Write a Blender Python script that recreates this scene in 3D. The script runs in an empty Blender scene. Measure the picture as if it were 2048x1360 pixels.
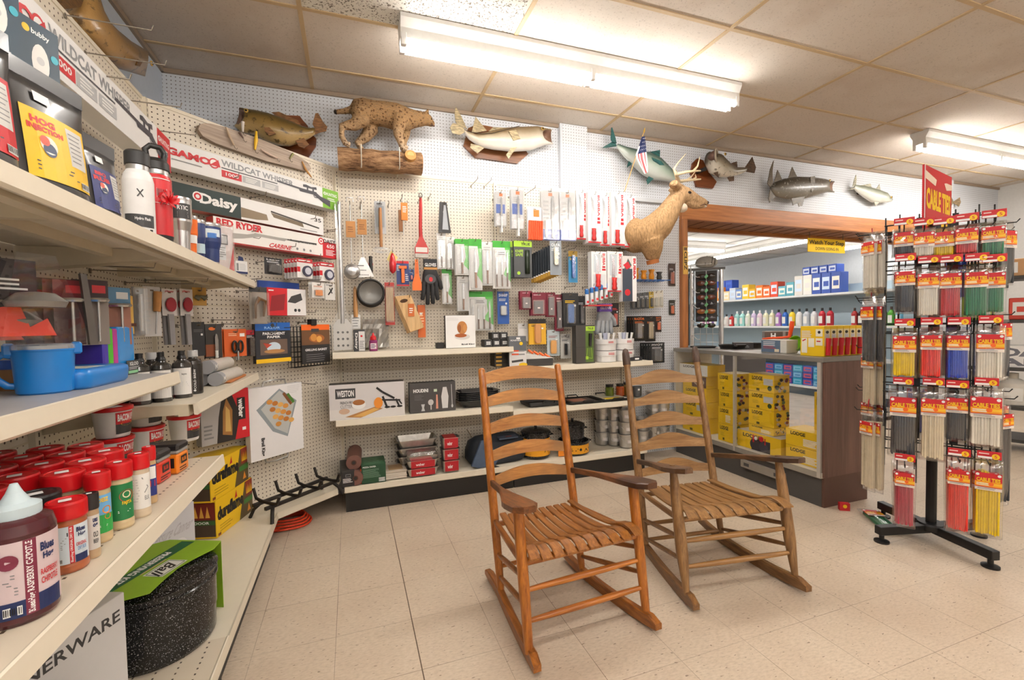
import bpy, math, random
from mathutils import Vector, Matrix
from mathutils.geometry import tessellate_polygon
random.seed(7)
SC = bpy.context.scene
COL = SC.collection
PI = math.pi
R = math.radians
rnd = random.uniform

# ---------------------------------------------------------------- camera constants (frame 2048 x 1360)
FPX, YAW, PITCH, ROLL, EYE = 905.4, .3419, -.0356, -.0185, 1.2677
def _axes():
    cy, sy, cp, sp = math.cos(YAW), math.sin(YAW), math.cos(PITCH), math.sin(PITCH)
    fw = Vector((sy, cy, 0)); rt = Vector((cy, -sy, 0)); up = Vector((0, 0, 1))
    f2 = fw*cp + up*sp; u2 = up*cp - fw*sp
    cr, sr = math.cos(ROLL), math.sin(ROLL)
    return rt*cr + u2*sr, u2*cr - rt*sr, f2
AR, AU, AF = _axes()
CAM = Vector((0, 0, EYE))
def ray(u, v): return AF + AR*((u-1024)/FPX) - AU*((v-680)/FPX)
def atz(u, v, z): d = ray(u, v); return CAM + d*((z-EYE)/d.z)
def aty(u, v, y): d = ray(u, v); return CAM + d*(y/d.y)
def atx(u, v, x): d = ray(u, v); return CAM + d*(x/d.x)

class Frame:
    """a wall plane: origin on the floor, x runs to the right along the wall, the wall faces local -y"""
    def __init__(s, ox, oy, deg):
        s.o = Vector((ox, oy, 0)); s.rz = R(deg)
        s.u = Vector((math.cos(s.rz), math.sin(s.rz), 0)); s.n = Vector((math.sin(s.rz), -math.cos(s.rz), 0))
    def pt(s, u, v, d):
        r = ray(u, v); P = s.o + s.n*d
        return CAM + r*((P-CAM).dot(s.n)/r.dot(s.n))
    def lo(s, u, v, d):
        p = s.pt(u, v, d) - s.o
        return p.dot(s.u), p.z
    def W(s, x, d, z): return s.o + s.u*x + s.n*d + Vector((0, 0, z))
    def box(s, u0, v0, u1, v1, d):
        um, vm = (u0+u1)/2, (v0+v1)/2
        x0 = s.lo(u0, vm, d)[0]; x1 = s.lo(u1, vm, d)[0]
        z1 = s.lo(um, v0, d)[1]; z0 = s.lo(um, v1, d)[1]
        return (x0+x1)/2, z0, x1-x0, z1-z0
FB = Frame(0, 3.60, 0)            # cream gondola boards on the back wall
FW = Frame(0, 3.655, 0)           # white wall above
FD = Frame(-.945, 2.78, 43.1)     # corner section
FL = Frame(-.945, 0, 90)          # left gondola

# ---------------------------------------------------------------- materials
def lin(c):
    if isinstance(c, str):
        c = c.lstrip('#'); c = ''.join(q*2 for q in c) if len(c) == 3 else c; c = [int(c[i:i+2], 16)/255 for i in (0, 2, 4)]
    return [(x/12.92 if x <= .04045 else ((x+.055)/1.055)**2.4) for x in c[:3]] + [1]
MATS = {}
class NT:
    def __init__(s, m):
        m.use_nodes = True; s.t = m.node_tree; s.b = s.t.nodes['Principled BSDF']; s.o = s.t.nodes['Material Output']
    def n(s, typ, **kw):
        x = s.t.nodes.new('ShaderNode'+typ)
        for k, v in kw.items():
            if k.startswith('i_'): x.inputs[int(k[2:]) if k[2:].isdigit() else k[2:]].default_value = v
            else: setattr(x, k, v)
        return x
    def l(s, a, b): s.t.links.new(a, b)
    def math(s, op, a, b=None, c=None):
        x = s.n('Math', operation=op)
        for i, q in enumerate((a, b, c)):
            if q is None: continue
            if isinstance(q, (int, float)): x.inputs[i].default_value = q
            else: s.l(q, x.inputs[i])
        return x.outputs[0]
    def mix(s, f, a, b):
        x = s.n('Mix', data_type='RGBA')
        for i, q in ((0, f), (6, a), (7, b)):
            if isinstance(q, (int, float)): x.inputs[i].default_value = q
            elif isinstance(q, (list, tuple)): x.inputs[i].default_value = q
            else: s.l(q, x.inputs[i])
        return x.outputs[2]
    def ramp(s, f, *st):
        x = s.n('ValToRGB'); e = x.color_ramp.elements
        while len(e) > 1: e.remove(e[-1])
        for i, (p, c) in enumerate(st):
            q = e[0] if i == 0 else e.new(p)
            q.position = p; q.color = c if len(c) == 4 else list(c)+[1]
        s.l(f, x.inputs[0]); return x.outputs[0]
    def noise(s, vec, scale, detail=2, rough=.5):
        x = s.n('TexNoise'); x.inputs['Scale'].default_value = scale; x.inputs['Detail'].default_value = detail; x.inputs['Roughness'].default_value = rough
        if vec is not None: s.l(vec, x.inputs['Vector'])
        return x.outputs[0]
    def coord(s, which='Object', scale=None, rot=None):
        c = s.n('TexCoord').outputs[which]
        if scale or rot:
            m = s.n('Mapping')
            if scale: m.inputs['Scale'].default_value = scale
            if rot: m.inputs['Rotation'].default_value = rot
            s.l(c, m.inputs[0]); c = m.outputs[0]
        return c
    def sep(s, v):
        x = s.n('SeparateXYZ'); s.l(v, x.inputs[0]); return x.outputs
    def bump(s, h, strength=.3, dist=.002):
        x = s.n('Bump'); x.inputs['Strength'].default_value = strength; x.inputs['Distance'].default_value = dist
        s.l(h, x.inputs['Height']); s.l(x.outputs[0], s.b.inputs['Normal'])
def newm(key):
    m = bpy.data.materials.new(key); MATS[key] = m; return m, NT(m)
def P(c, rough=.5, metal=0, var=.06, spec=None, coat=0):
    """plain coloured surface with a little procedural variation"""
    key = f'{c}|{rough}|{metal}|{var}|{spec}|{coat}'
    if key in MATS: return MATS[key]
    m, t = newm(key); c = lin(c)
    nz = t.noise(t.coord(), 35, 2)
    a = [x*(1-var) for x in c[:3]]+[1]; b = [min(1, x*(1+var)) for x in c[:3]]+[1]
    t.l(t.mix(nz, a, b), t.b.inputs['Base Color'])
    t.b.inputs['Roughness'].default_value = rough; t.b.inputs['Metallic'].default_value = metal
    if spec is not None: t.b.inputs['Specular IOR Level'].default_value = spec
    if coat: t.b.inputs['Coat Weight'].default_value = coat; t.b.inputs['Coat Roughness'].default_value = .1
    return m
def INK(c): return P(c, .45, 0, .02)
def glossy(c): return P(c, .18, 0, .04, None, .6)
def steel(): return P('C4C4C4', .28, 1, .05)
def clear(tint='FFFFFF', gloss=.12, rough=.08, alpha=.0):
    """thin clear plastic or glass: mostly see-through with a sheen"""
    key = f'clear{tint}{gloss}{rough}{alpha}'
    if key in MATS: return MATS[key]
    m, t = newm(key); t.t.nodes.remove(t.b)
    tr = t.n('BsdfTransparent'); tr.inputs[0].default_value = lin(tint)
    gl = t.n('BsdfGlossy'); gl.inputs['Roughness'].default_value = rough; gl.inputs[0].default_value = (1, 1, 1, 1)
    df = t.n('BsdfDiffuse'); df.inputs[0].default_value = (.85, .87, .88, 1)
    lw = t.n('LayerWeight'); lw.inputs[0].default_value = .35
    nz = t.noise(t.coord(), 28, 3)
    bp = t.n('Bump'); bp.inputs['Strength'].default_value = .5 if rough > .1 else .02; bp.inputs['Distance'].default_value = .004
    t.l(nz, bp.inputs['Height']); t.l(bp.outputs[0], gl.inputs['Normal'])
    m1 = t.n('MixShader'); m1.inputs[0].default_value = alpha; t.l(tr.outputs[0], m1.inputs[1]); t.l(df.outputs[0], m1.inputs[2])
    m2 = t.n('MixShader'); t.l(t.math('ADD', t.math('MULTIPLY', lw.outputs[1], .12 if rough < .05 else .3), gloss), m2.inputs[0])
    t.l(m1.outputs[0], m2.inputs[1]); t.l(gl.outputs[0], m2.inputs[2]); t.l(m2.outputs[0], t.o.inputs[0])
    return m
def emit(c, s):
    key = f'emit{c}{s}'
    if key in MATS: return MATS[key]
    m, t = newm(key)
    t.b.inputs['Base Color'].default_value = (.9, .9, .9, 1); t.b.inputs['Emission Color'].default_value = lin(c); t.b.inputs['Emission Strength'].default_value = s
    return m
def peg(c, hole='5a4a38', pitch=.0254, rad=.0037, axes='XZ', glow=.5):
    key = f'peg{c}{axes}'
    if key in MATS: return MATS[key]
    m, t = newm(key)
    co = t.coord(); s = t.sep(co)
    a, b = [s['XYZ'.index(k)] for k in axes]
    fa = t.math('SUBTRACT', t.math('FRACT', t.math('DIVIDE', a, pitch)), .5); fb = t.math('SUBTRACT', t.math('FRACT', t.math('DIVIDE', b, pitch)), .5)
    d = t.math('SQRT', t.math('ADD', t.math('MULTIPLY', fa, fa), t.math('MULTIPLY', fb, fb)))
    hm = t.math('LESS_THAN', d, rad/pitch)
    nz = t.noise(co, 3, 3)
    base = t.mix(nz, [x*.94 for x in lin(c)[:3]]+[1], lin(c))
    t.l(t.mix(hm, base, lin(hole)), t.b.inputs['Base Color']); t.b.inputs['Roughness'].default_value = glow
    return m
def wood(c1, c2, axis=2, scale=1, rough=.4, dark=None, coat=.15):
    key = f'wood{c1}{c2}{axis}{scale}{dark}'
    if key in MATS: return MATS[key]
    m, t = newm(key)
    sc = [38*scale]*3; sc[axis] = 2.2*scale
    co = t.coord('Object', tuple(sc))
    n1 = t.noise(co, 1.6, 5, .65)
    sc2 = [160*scale]*3; sc2[axis] = 5*scale
    n2 = t.noise(t.coord('Object', tuple(sc2)), 1.5, 2)
    col = t.ramp(n1, (.3, lin(c2)), (.66, lin(c1)))
    col = t.mix(t.math('MULTIPLY', t.ramp(n2, (.45, (0, 0, 0)), (.72, (1, 1, 1))), .35), col, [x*.45 for x in lin(c2)[:3]]+[1])
    if dark:
        n3 = t.noise(t.coord(), 4.5, 3)
        col = t.mix(t.ramp(n3, (.42, (0, 0, 0)), (.68, (1, 1, 1))), col, lin(dark))
    t.l(col, t.b.inputs['Base Color']); t.b.inputs['Roughness'].default_value = rough
    t.b.inputs['Coat Weight'].default_value = coat; t.b.inputs['Coat Roughness'].default_value = .25
    t.bump(n2, .15, .001)
    return m

# ---------------------------------------------------------------- mesh building
_TXT = {}
def _text(s, bold=0):
    k = (s, bold)
    if k not in _TXT:
        cu = bpy.data.curves.new('glyphs', 'FONT'); cu.body = s; cu.size = 1; cu.offset = bold; cu.resolution_u = 2
        ob = bpy.data.objects.new('glyphs', cu); COL.objects.link(ob)
        me = ob.evaluated_get(bpy.context.evaluated_depsgraph_get()).to_mesh()
        V = [(v.co.x, v.co.y) for v in me.vertices]; F = [tuple(p.vertices) for p in me.polygons]
        x0 = min(v[0] for v in V); x1 = max(v[0] for v in V); y0 = min(v[1] for v in V); y1 = max(v[1] for v in V)
        _TXT[k] = ([((x-x0)/(x1-x0), (y-y0)/(y1-y0)) for x, y in V], F, (x1-x0)/(y1-y0))
        bpy.data.objects.remove(ob); bpy.data.curves.remove(cu)
    return _TXT[k]
class MB:
    def __init__(s): s.v = []; s.f = []; s.fm = []; s.sm = []; s.mats = []; s.T = Matrix(); s.eps = .0004; s.lay = 0; s.uv = None
    def mi(s, m):
        if m not in s.mats: s.mats.append(m)
        return s.mats.index(m)
    def add(s, V, F, m, smooth=False):
        o = len(s.v); s.v += [s.T @ Vector(p) for p in V]; k = s.mi(m)
        for f in F: s.f.append(tuple(o+i for i in f)); s.fm.append(k); s.sm.append(smooth)
    def quad(s, a, b, c, d, m): s.add([a, b, c, d], [(0, 1, 2, 3)], m)
    def box(s, x0, y0, z0, x1, y1, z1, m, bev=0):
        if not bev:
            V = [(x, y, z) for x in (x0, x1) for y in (y0, y1) for z in (z0, z1)]
            s.add(V, [(0, 1, 3, 2), (4, 6, 7, 5), (0, 4, 5, 1), (2, 3, 7, 6), (0, 2, 6, 4), (1, 5, 7, 3)], m); return
        b = min(bev, (x1-x0)/2.01, (y1-y0)/2.01, (z1-z0)/2.01)
        c = [(x0, x1), (y0, y1), (z0, z1)]; V = []; idx = {}
        for i in (0, 1):
            for j in (0, 1):
                for k in (0, 1):
                    for ax in range(3):
                        p = [c[0][i], c[1][j], c[2][k]]; sg = (i, j, k)
                        for q in range(3):
                            if q != ax: p[q] += b*(1 if sg[q] == 0 else -1)
                        idx[i, j, k, ax] = len(V); V.append(tuple(p))
        F = []
        for ax in range(3):
            o = [q for q in range(3) if q != ax]
            for sd in (0, 1):
                L = []
                for a, d in ((0, 0), (1, 0), (1, 1), (0, 1)):
                    g = [0, 0, 0]; g[ax] = sd; g[o[0]] = a; g[o[1]] = d; L.append(idx[g[0], g[1], g[2], ax])
                F.append(tuple(L))
            for a in (0, 1):
                for d in (0, 1):
                    g0 = [0, 0, 0]; g0[o[0]] = a; g0[o[1]] = d; g1 = list(g0); g1[ax] = 1
                    F.append((idx[(*g0, o[0])], idx[(*g0, o[1])], idx[(*g1, o[1])], idx[(*g1, o[0])]))
        for i in (0, 1):
            for j in (0, 1):
                for k in (0, 1): F.append(tuple(idx[i, j, k, a] for a in range(3)))
        s.add(V, F, m)
    def tube(s, pts, r, m, n=8, cap=True, sy=1):
        pts = [Vector(p) for p in pts]; rs = r if isinstance(r, (list, tuple)) else [r]*len(pts)
        V = []; up = None
        for i, p in enumerate(pts):
            t = (pts[min(i+1, len(pts)-1)]-pts[max(i-1, 0)]).normalized()
            if up is None: up = Vector((0, 0, 1)) if abs(t.z) < .9 else Vector((0, 1, 0))
            a = t.cross(up).normalized(); b = a.cross(t).normalized(); up = b
            V += [p + (a*math.cos(q*2*PI/n)*1 + b*math.sin(q*2*PI/n)*sy)*rs[i] for q in range(n)]
        F = [(i*n+q, i*n+(q+1) % n, (i+1)*n+(q+1) % n, (i+1)*n+q) for i in range(len(pts)-1) for q in range(n)]
        s.add(V, F, m, True)
        if cap: s.add(V[:n], [tuple(range(n))[::-1]], m); s.add(V[-n:], [tuple(range(n))], m)
    def lathe(s, prof, mats, n=20, sx=1, sy=1, c=(0, 0), smooth=True):
        """prof: [(r, z)...]; mats: one material, or one per segment"""
        for i in range(len(prof)-1):
            (r0, z0), (r1, z1) = prof[i], prof[i+1]
            m = mats[i] if isinstance(mats, list) else mats
            V = [(c[0]+r*math.cos(q*2*PI/n)*sx, c[1]+r*math.sin(q*2*PI/n)*sy, z) for r, z in ((r0, z0), (r1, z1)) for q in range(n)]
            s.add(V, [(q, (q+1) % n, n+(q+1) % n, n+q) for q in range(n)], m, smooth)
    def loft(s, rings, m, closed=True, cap=True, smooth=True):
        n = len(rings[0]); V = [p for r in rings for p in r]; e = n if closed else n-1
        F = [(i*n+q, i*n+(q+1) % n, (i+1)*n+(q+1) % n, (i+1)*n+q) for i in range(len(rings)-1) for q in range(e)]
        if cap: F += [tuple(range(n))[::-1], tuple((len(rings)-1)*n+q for q in range(n))]
        s.add(V, F, m, smooth)
    def prism(s, poly, y0, y1, m, side=None):
        """poly in x,z extruded along y"""
        n = len(poly); tr = tessellate_polygon([[Vector((x, z, 0)) for x, z in poly]])
        s.add([(x, y0, z) for x, z in poly], tr, m); s.add([(x, y1, z) for x, z in poly], [t[::-1] for t in tr], m)
        s.add([(x, y, z) for y in (y0, y1) for x, z in poly], [(i, (i+1) % n, n+(i+1) % n, n+i) for i in range(n)], side or m)
    def slab(s, poly, z0, z1, m, side=None):
        """poly in x,y extruded along z"""
        n = len(poly); tr = tessellate_polygon([[Vector((x, y, 0)) for x, y in poly]])
        s.add([(x, y, z1) for x, y in poly], tr, m); s.add([(x, y, z0) for x, y in poly], [t[::-1] for t in tr], m)
        s.add([(x, y, z) for z in (z0, z1) for x, y in poly], [(i, (i+1) % n, n+(i+1) % n, n+i) for i in range(n)], side or m)
    # printing on the front face (x to the right, z up, facing -y), each layer a hair in front of the last
    def _y(s, y): s.lay += 1; return y - s.eps*(1+.25*s.lay)
    def rect(s, x0, z0, x1, z1, m, y=0): y = s._y(y); s.quad((x0, y, z0), (x1, y, z0), (x1, y, z1), (x0, y, z1), m)
    def poly(s, pts, m, y=0):
        y = s._y(y); s.add([(a, y, b) for a, b in pts], tessellate_polygon([[Vector((a, b, 0)) for a, b in pts]]), m)
    def disc(s, x, z, r, m, y=0, rz=None, n=18, a=0):
        rz = rz or r; ca, sa = math.cos(a), math.sin(a)
        s.poly([(x+r*math.cos(q*2*PI/n)*ca-rz*math.sin(q*2*PI/n)*sa, z+r*math.cos(q*2*PI/n)*sa+rz*math.sin(q*2*PI/n)*ca) for q in range(n)], m, y)
    def line(s, pts, w, m, y=0):
        for (a, b), (c, d) in zip(pts, pts[1:]):
            L = math.hypot(c-a, d-b) or 1; nx, nz = -(d-b)/L*w/2, (c-a)/L*w/2
            s.poly([(a+nx, b+nz), (c+nx, d+nz), (c-nx, d-nz), (a-nx, b-nz)], m, y)
    def text(s, t, x0, z0, x1, z1, m, y=0, bold=.02, rot=0, skew=0):
        """writing stretched into the box x0..x1, z0..z1; rot=1: reads downwards, rot=-1: reads upwards, rot=2: upside down"""
        V, F, _ = _text(t, bold); y = s._y(y); w, h = x1-x0, z1-z0; Q = []
        for a, b in V:
            a += skew*b
            if rot == 1: a, b = b, 1-a
            elif rot == -1: a, b = 1-b, a
            elif rot == 2: a, b = 1-a, 1-b
            Q.append((x0+a*w, y, z0+b*h))
        s.add(Q, F, m)
    def fake(s, x0, z0, x1, z1, m, y=0, rows=4, fill=.45):
        """lines of fine print too small to read"""
        h = (z1-z0)/rows; y = s._y(y)
        for i in range(rows):
            e = x1 - (x1-x0)*rnd(0, .3); z = z1-(i+.75)*h
            s.quad((x0, y, z), (e, y, z), (e, y, z+h*fill), (x0, y, z+h*fill), m)
    def bars(s, x0, z0, x1, z1, m, y=0, n=9):
        """a barcode on white"""
        s.rect(x0, z0, x1, z1, INK('F2F2F0'), y); w = (x1-x0)/n; y = s._y(y)
        for i in range(n):
            a = x0+w*(i+.2); b = a+w*rnd(.25, .6); s.quad((a, y, z0+(z1-z0)*.15), (b, y, z0+(z1-z0)*.15), (b, y, z1-(z1-z0)*.1), (a, y, z1-(z1-z0)*.1), m)
    class _At:
        def __init__(s, mb, M): s.mb = mb; s.M = M
        def __enter__(s): s.old = s.mb.T.copy(); s.mb.T = s.mb.T @ s.M; return s.mb
        def __exit__(s, *a): s.mb.T = s.old
    def at(s, x=0, y=0, z=0, rx=0, ry=0, rz=0):
        return MB._At(s, Matrix.Translation((x, y, z)) @ Matrix.Rotation(R(rz), 4, 'Z') @ Matrix.Rotation(R(ry), 4, 'Y') @ Matrix.Rotation(R(rx), 4, 'X'))
    def mesh(s, name):
        me = bpy.data.meshes.new(name); me.from_pydata([tuple(v) for v in s.v], [], s.f)
        for m in s.mats: me.materials.append(m)
        me.polygons.foreach_set('material_index', s.fm); me.polygons.foreach_set('use_smooth', s.sm); me.update()
        return me
    def obj(s, name, parent=None, loc=(0, 0, 0), rz=0):
        o = bpy.data.objects.new(name, s.mesh(name)); COL.objects.link(o); o.location = loc; o.rotation_euler = (0, 0, rz)
        if parent: o.parent = parent
        return o
def tag(o, label, cat, group=None):
    o['label'] = label; o['category'] = cat
    if group: o['group'] = group
    return o
def thing(name, label, cat, loc, rz=0, group=None, tilt=0):
    o = bpy.data.objects.new(name, None); COL.objects.link(o); o.empty_display_size = .05
    o.location = loc; o.rotation_euler = (0, tilt, rz); return tag(o, label, cat, group)
def single(mb, name, label, cat, loc=(0, 0, 0), rz=0, group=None): return tag(mb.obj(name, None, loc, rz), label, cat, group)
def struct(mb, name, loc=(0, 0, 0), rz=0): o = mb.obj(name, None, loc, rz); o['kind'] = 'structure'; return o
def dup(root, loc, label=None, rz=None, group=None):
    """a copy of a thing with copies of its parts and sub-parts"""
    r = root.copy(); COL.objects.link(r); r.location = loc
    if rz is not None: r.rotation_euler[2] = rz
    if label: r['label'] = label
    if group: r['group'] = group
    for ch in list(root.children):
        c = ch.copy(); COL.objects.link(c); c.parent = r
        for g in list(ch.children):
            d = g.copy(); COL.objects.link(d); d.parent = c
    return r
def mods(o, *ms):
    for typ, kw in ms:
        m = o.modifiers.new(typ.lower(), typ)
        for k, v in kw.items(): setattr(m, k, v)
    return o
EXPO = 1.42
# ================================================================ room
def floor_mat():
    m, t = newm('vinyl floor tiles'); co = t.n('NewGeometry').outputs[0]; s = t.sep(co); T = .3048
    tx = t.math('DIVIDE', t.math('SUBTRACT', s[0], .2119), T); ty = t.math('DIVIDE', t.math('SUBTRACT', s[1], 1.6496), T)
    def edge(q):
        f = t.math('FRACT', q); return t.math('MINIMUM', f, t.math('SUBTRACT', 1, f))
    lx = t.math('LESS_THAN', edge(tx), .0038); ly = t.math('LESS_THAN', edge(ty), .0032)
    ln = t.math('MAXIMUM', lx, ly); th = t.math('LESS_THAN', t.math('ABSOLUTE', t.math('SUBTRACT', s[0], .2119)), .0022)
    idv = t.n('CombineXYZ'); t.l(t.math('FLOOR', tx), idv.inputs[0]); t.l(t.math('FLOOR', ty), idv.inputs[1])
    wn = t.n('TexWhiteNoise'); t.l(idv.outputs[0], wn.inputs[0])
    mp = t.n('Mapping'); mp.inputs['Scale'].default_value = (50, 130, 1); mp.inputs['Rotation'].default_value = (0, 0, .25); t.l(co, mp.inputs[0])
    st = t.noise(mp.outputs[0], 1, 4, .6)
    mp2 = t.n('Mapping'); mp2.inputs['Scale'].default_value = (30, 85, 1); mp2.inputs['Rotation'].default_value = (0, 0, .35); t.l(co, mp2.inputs[0])
    sp = t.noise(mp2.outputs[0], 1.3, 1)
    big = t.noise(co, 2.2, 4)
    c = t.ramp(st, (.3, lin('C6B5A0')), (.52, lin('D7C6B0')), (.8, lin('E0D1BE')))
    c = t.mix(t.math('MULTIPLY', wn.outputs[0], .16), c, lin('BFA994'))
    c = t.mix(t.ramp(sp, (.70, (0, 0, 0)), (.735, (.8, .8, .8))), c, lin('7E6A57'))
    c = t.mix(t.math('MULTIPLY', t.ramp(big, (.42, (0, 0, 0)), (.72, (1, 1, 1))), .30), c, lin('A98F78'))
    gn = t.noise(co, 1.7, 2)
    c = t.mix(t.math('MULTIPLY', ln, t.ramp(gn, (.35, (.3, .3, .3)), (.6, (.95, .95, .95)))), c, lin('7d6957')); c = t.mix(th, c, lin('63503f'))
    t.l(c, t.b.inputs['Base Color']); t.b.inputs['Roughness'].default_value = .38
    t.b.inputs['Specular IOR Level'].default_value = .35
    t.bump(big, .04, .003)
    return m
def ceil_mat():
    m, t = newm('ceiling panels'); co = t.n('NewGeometry').outputs[0]; s = t.sep(co)
    gx = t.math('FLOOR', t.math('DIVIDE', t.math('SUBTRACT', s[0], -.2102), 1.1976)); gy = t.math('FLOOR', t.math('DIVIDE', t.math('SUBTRACT', s[1], 3.3424), .593))
    idv = t.n('CombineXYZ'); t.l(gx, idv.inputs[0]); t.l(gy, idv.inputs[1])
    wn = t.n('TexWhiteNoise'); t.l(idv.outputs[0], wn.inputs[0])
    c = t.mix(wn.outputs[0], lin('D7CABD'), lin('E2D8CC'))
    pin = t.noise(co, 95, 2, .6)
    c = t.mix(t.math('MULTIPLY', t.ramp(pin, (.60, (0, 0, 0)), (.68, (1, 1, 1))), .30), c, lin('7A6A5A'))
    st = t.noise(co, 1.3, 5, .62)
    c = t.mix(t.math('MULTIPLY', t.ramp(st, (.5, (0, 0, 0)), (.80, (1, 1, 1))), .5), c, lin('B49A80'))
    # one newer white panel with strong pinholes beside the lamp
    new = t.math('MULTIPLY', t.math('COMPARE', gx, 0, .1), t.math('COMPARE', gy, -2, .1))
    c = t.mix(new, c, t.mix(t.ramp(pin, (.56, (0, 0, 0)), (.62, (1, 1, 1))), lin('E9E4DA'), lin('7d7468')))
    t.l(c, t.b.inputs['Base Color']); t.b.inputs['Roughness'].default_value = .9
    t.bump(pin, .3, .002)
    return m
XL, XR, YB, YF = -1.13, 8.4, 3.655, -3.2
ZC = 3.005
mb = MB(); mb.box(XL-.1, YF-.1, -.1, XR+.1, YB+.12, 0, floor_mat()); struct(mb, 'floor')
mb = MB(); mb.box(XL-.1, YF-.1, ZC, XR+.1, YB+.12, ZC+.1, ceil_mat()); struct(mb, 'ceiling')
gridm = P('C9AE86', .6)
mb = MB()
for i in range(-1, 8):
    x = -.2102+1.1976*i
    mb.box(x-.012, YF, ZC-.006, x+.012, YB, ZC, gridm)
for j in range(-11, 1):
    y = 3.3424+.593*j
    mb.box(XL, y-.012, ZC-.0055, XR, y+.012, ZC, gridm)
struct(mb, 'trim_1')
mb = MB(); tr = P('A08C78', .6)
mb.box(XL, YF, ZC-.03, XL+.018, YB, ZC-.002, tr); mb.box(XL, YB-.018, ZC-.03, XR, YB, ZC-.002, tr); struct(mb, 'trim_2')
blue = P('CBD3DE', .7)
mb = MB(); mb.box(XL-.1, YF, 0, XL, YB, ZC, blue); struct(mb, 'wall_left')
# back wall: white pegboard, with the wide opening into the second room
wp = peg('E6E9EE', '77736f')
OX0, OX1, OZ = 3.10, 7.4, 2.30
mb = MB()
mb.box(XL-.1, YB, 0, OX0, YB+.12, ZC, wp); mb.box(OX0, YB, OZ, OX1, YB+.12, ZC, wp); mb.box(OX1, YB, 0, XR+.1, YB+.12, ZC, wp)
struct(mb, 'wall_back')
mb = MB(); mb.box(1.775, YB-.05, 0, 2.03, YB, ZC-.002, wp, .006); mb.box(1.765, YB-.045, 0, 1.79, YB, ZC-.003, P('E4E7EC', .5)); struct(mb, 'trim_3')
mb = MB(); mb.box(6.98, YB-.05, 2.42, 7.32, YB, ZC-.003, wp, .006); struct(mb, 'trim_4')
mb = MB(); mb.box(2.37, YB-.03, 2.395, 3.06, YB, 2.43, P('D5D8DC', .5)); struct(mb, 'trim_5')
wallw = P('E6E3DE', .8)
mb = MB(); mb.box(XR, YF, 0, XR+.1, YB, ZC, wallw); struct(mb, 'wall_right')
mb = MB(); mb.box(XL-.1, YF-.1, 0, XR+.1, YF, ZC, wallw); struct(mb, 'wall_front')
# wooden casing of the opening
cas = wood('C98346', '9C5A26', 0, .5, .45); casz = wood('BE7A40', '935524', 2, .5, .45)
mb = MB(); mb.box(OX0-.04, YB-.045, 2.255, OX1+.04, YB, 2.42, cas, .004)
mb.box(OX0, YB-.03, 2.262, OX1, YB+.34, 2.30, P('9A6236', .6))
for k in range(24): mb.box(OX0+.1+k*.18, YB-.02, 2.2585, OX0+.106+k*.18, YB+.32, 2.2625, P('5d3a1e', .7))
mb.box(OX0, YB+.31, 2.225, OX1, YB+.36, 2.30, cas, .004)
struct(mb, 'trim_6')
mb = MB(); mb.box(OX0-.04, YB-.045, 0, OX0+.028, YB+.34, 2.258, casz, .004); struct(mb, 'trim_7')
# ---------------------------------------------------------------- strip lights
TUBE = emit('FFFAF4', 16)
def strip(cx, cy, L, z, label, tubes=2, ry=0, em=None, group=None):
    t = thing('strip_light', label, 'ceiling light', (cx, cy, z-.125), ry, group)
    body = MB(); wh = P('EDEBE6', .35)
    prof = [(-.052, 0), (-.052, .055), (-.075, .10), (-.075, .122), (.075, .122), (.075, .10), (.052, .055), (.052, 0)]
    body.loft([[(x, p[0], p[1]) for p in prof] for x in (-L/2, L/2)], wh, smooth=False)
    body.obj('lamp_body', t)
    n = max(1, round(L/1.22)); sl = L/n
    for e in range(n+1):
        sk = MB(); x = -L/2+e*sl; x = min(max(x, -L/2+.018), L/2-.018)
        for sy in (-1, 1): sk.box(x-.016, sy*.04-.014, -.042, x+.016, sy*.04+.014, .03, P('F2F0EC', .3), .003)
        sk.obj('socket', t)
    for k in range(n):
        for sy in ((-1, 1) if tubes == 2 else (0,)):
            tb = MB(); a = -L/2+k*sl+.035; b = -L/2+(k+1)*sl-.035
            tb.tube([(a, sy*.04, -.022), (b, sy*.04, -.022)], .019, em or TUBE, 10); tb.obj('fluorescent_tube', t)
    return t
strip(1.53, 2.68, 2.44, ZC, 'long strip light with bright tubes on the ceiling above the deer and knife wall')
strip(6.3, 2.77, 2.44, ZC, 'strip light on the ceiling above the cable tie rack')
for cx, cy in ((.1, .25), (4.6, -.5), (.9, -1.7), (3.7, -2.0)):  # unseen strips added to brighten the shop and fill the shelf fronts
    strip(cx, cy, 2.44, ZC, 'unseen strip light added on the ceiling as fill for the shop floor', group='added fill lamps above the shop floor')
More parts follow.
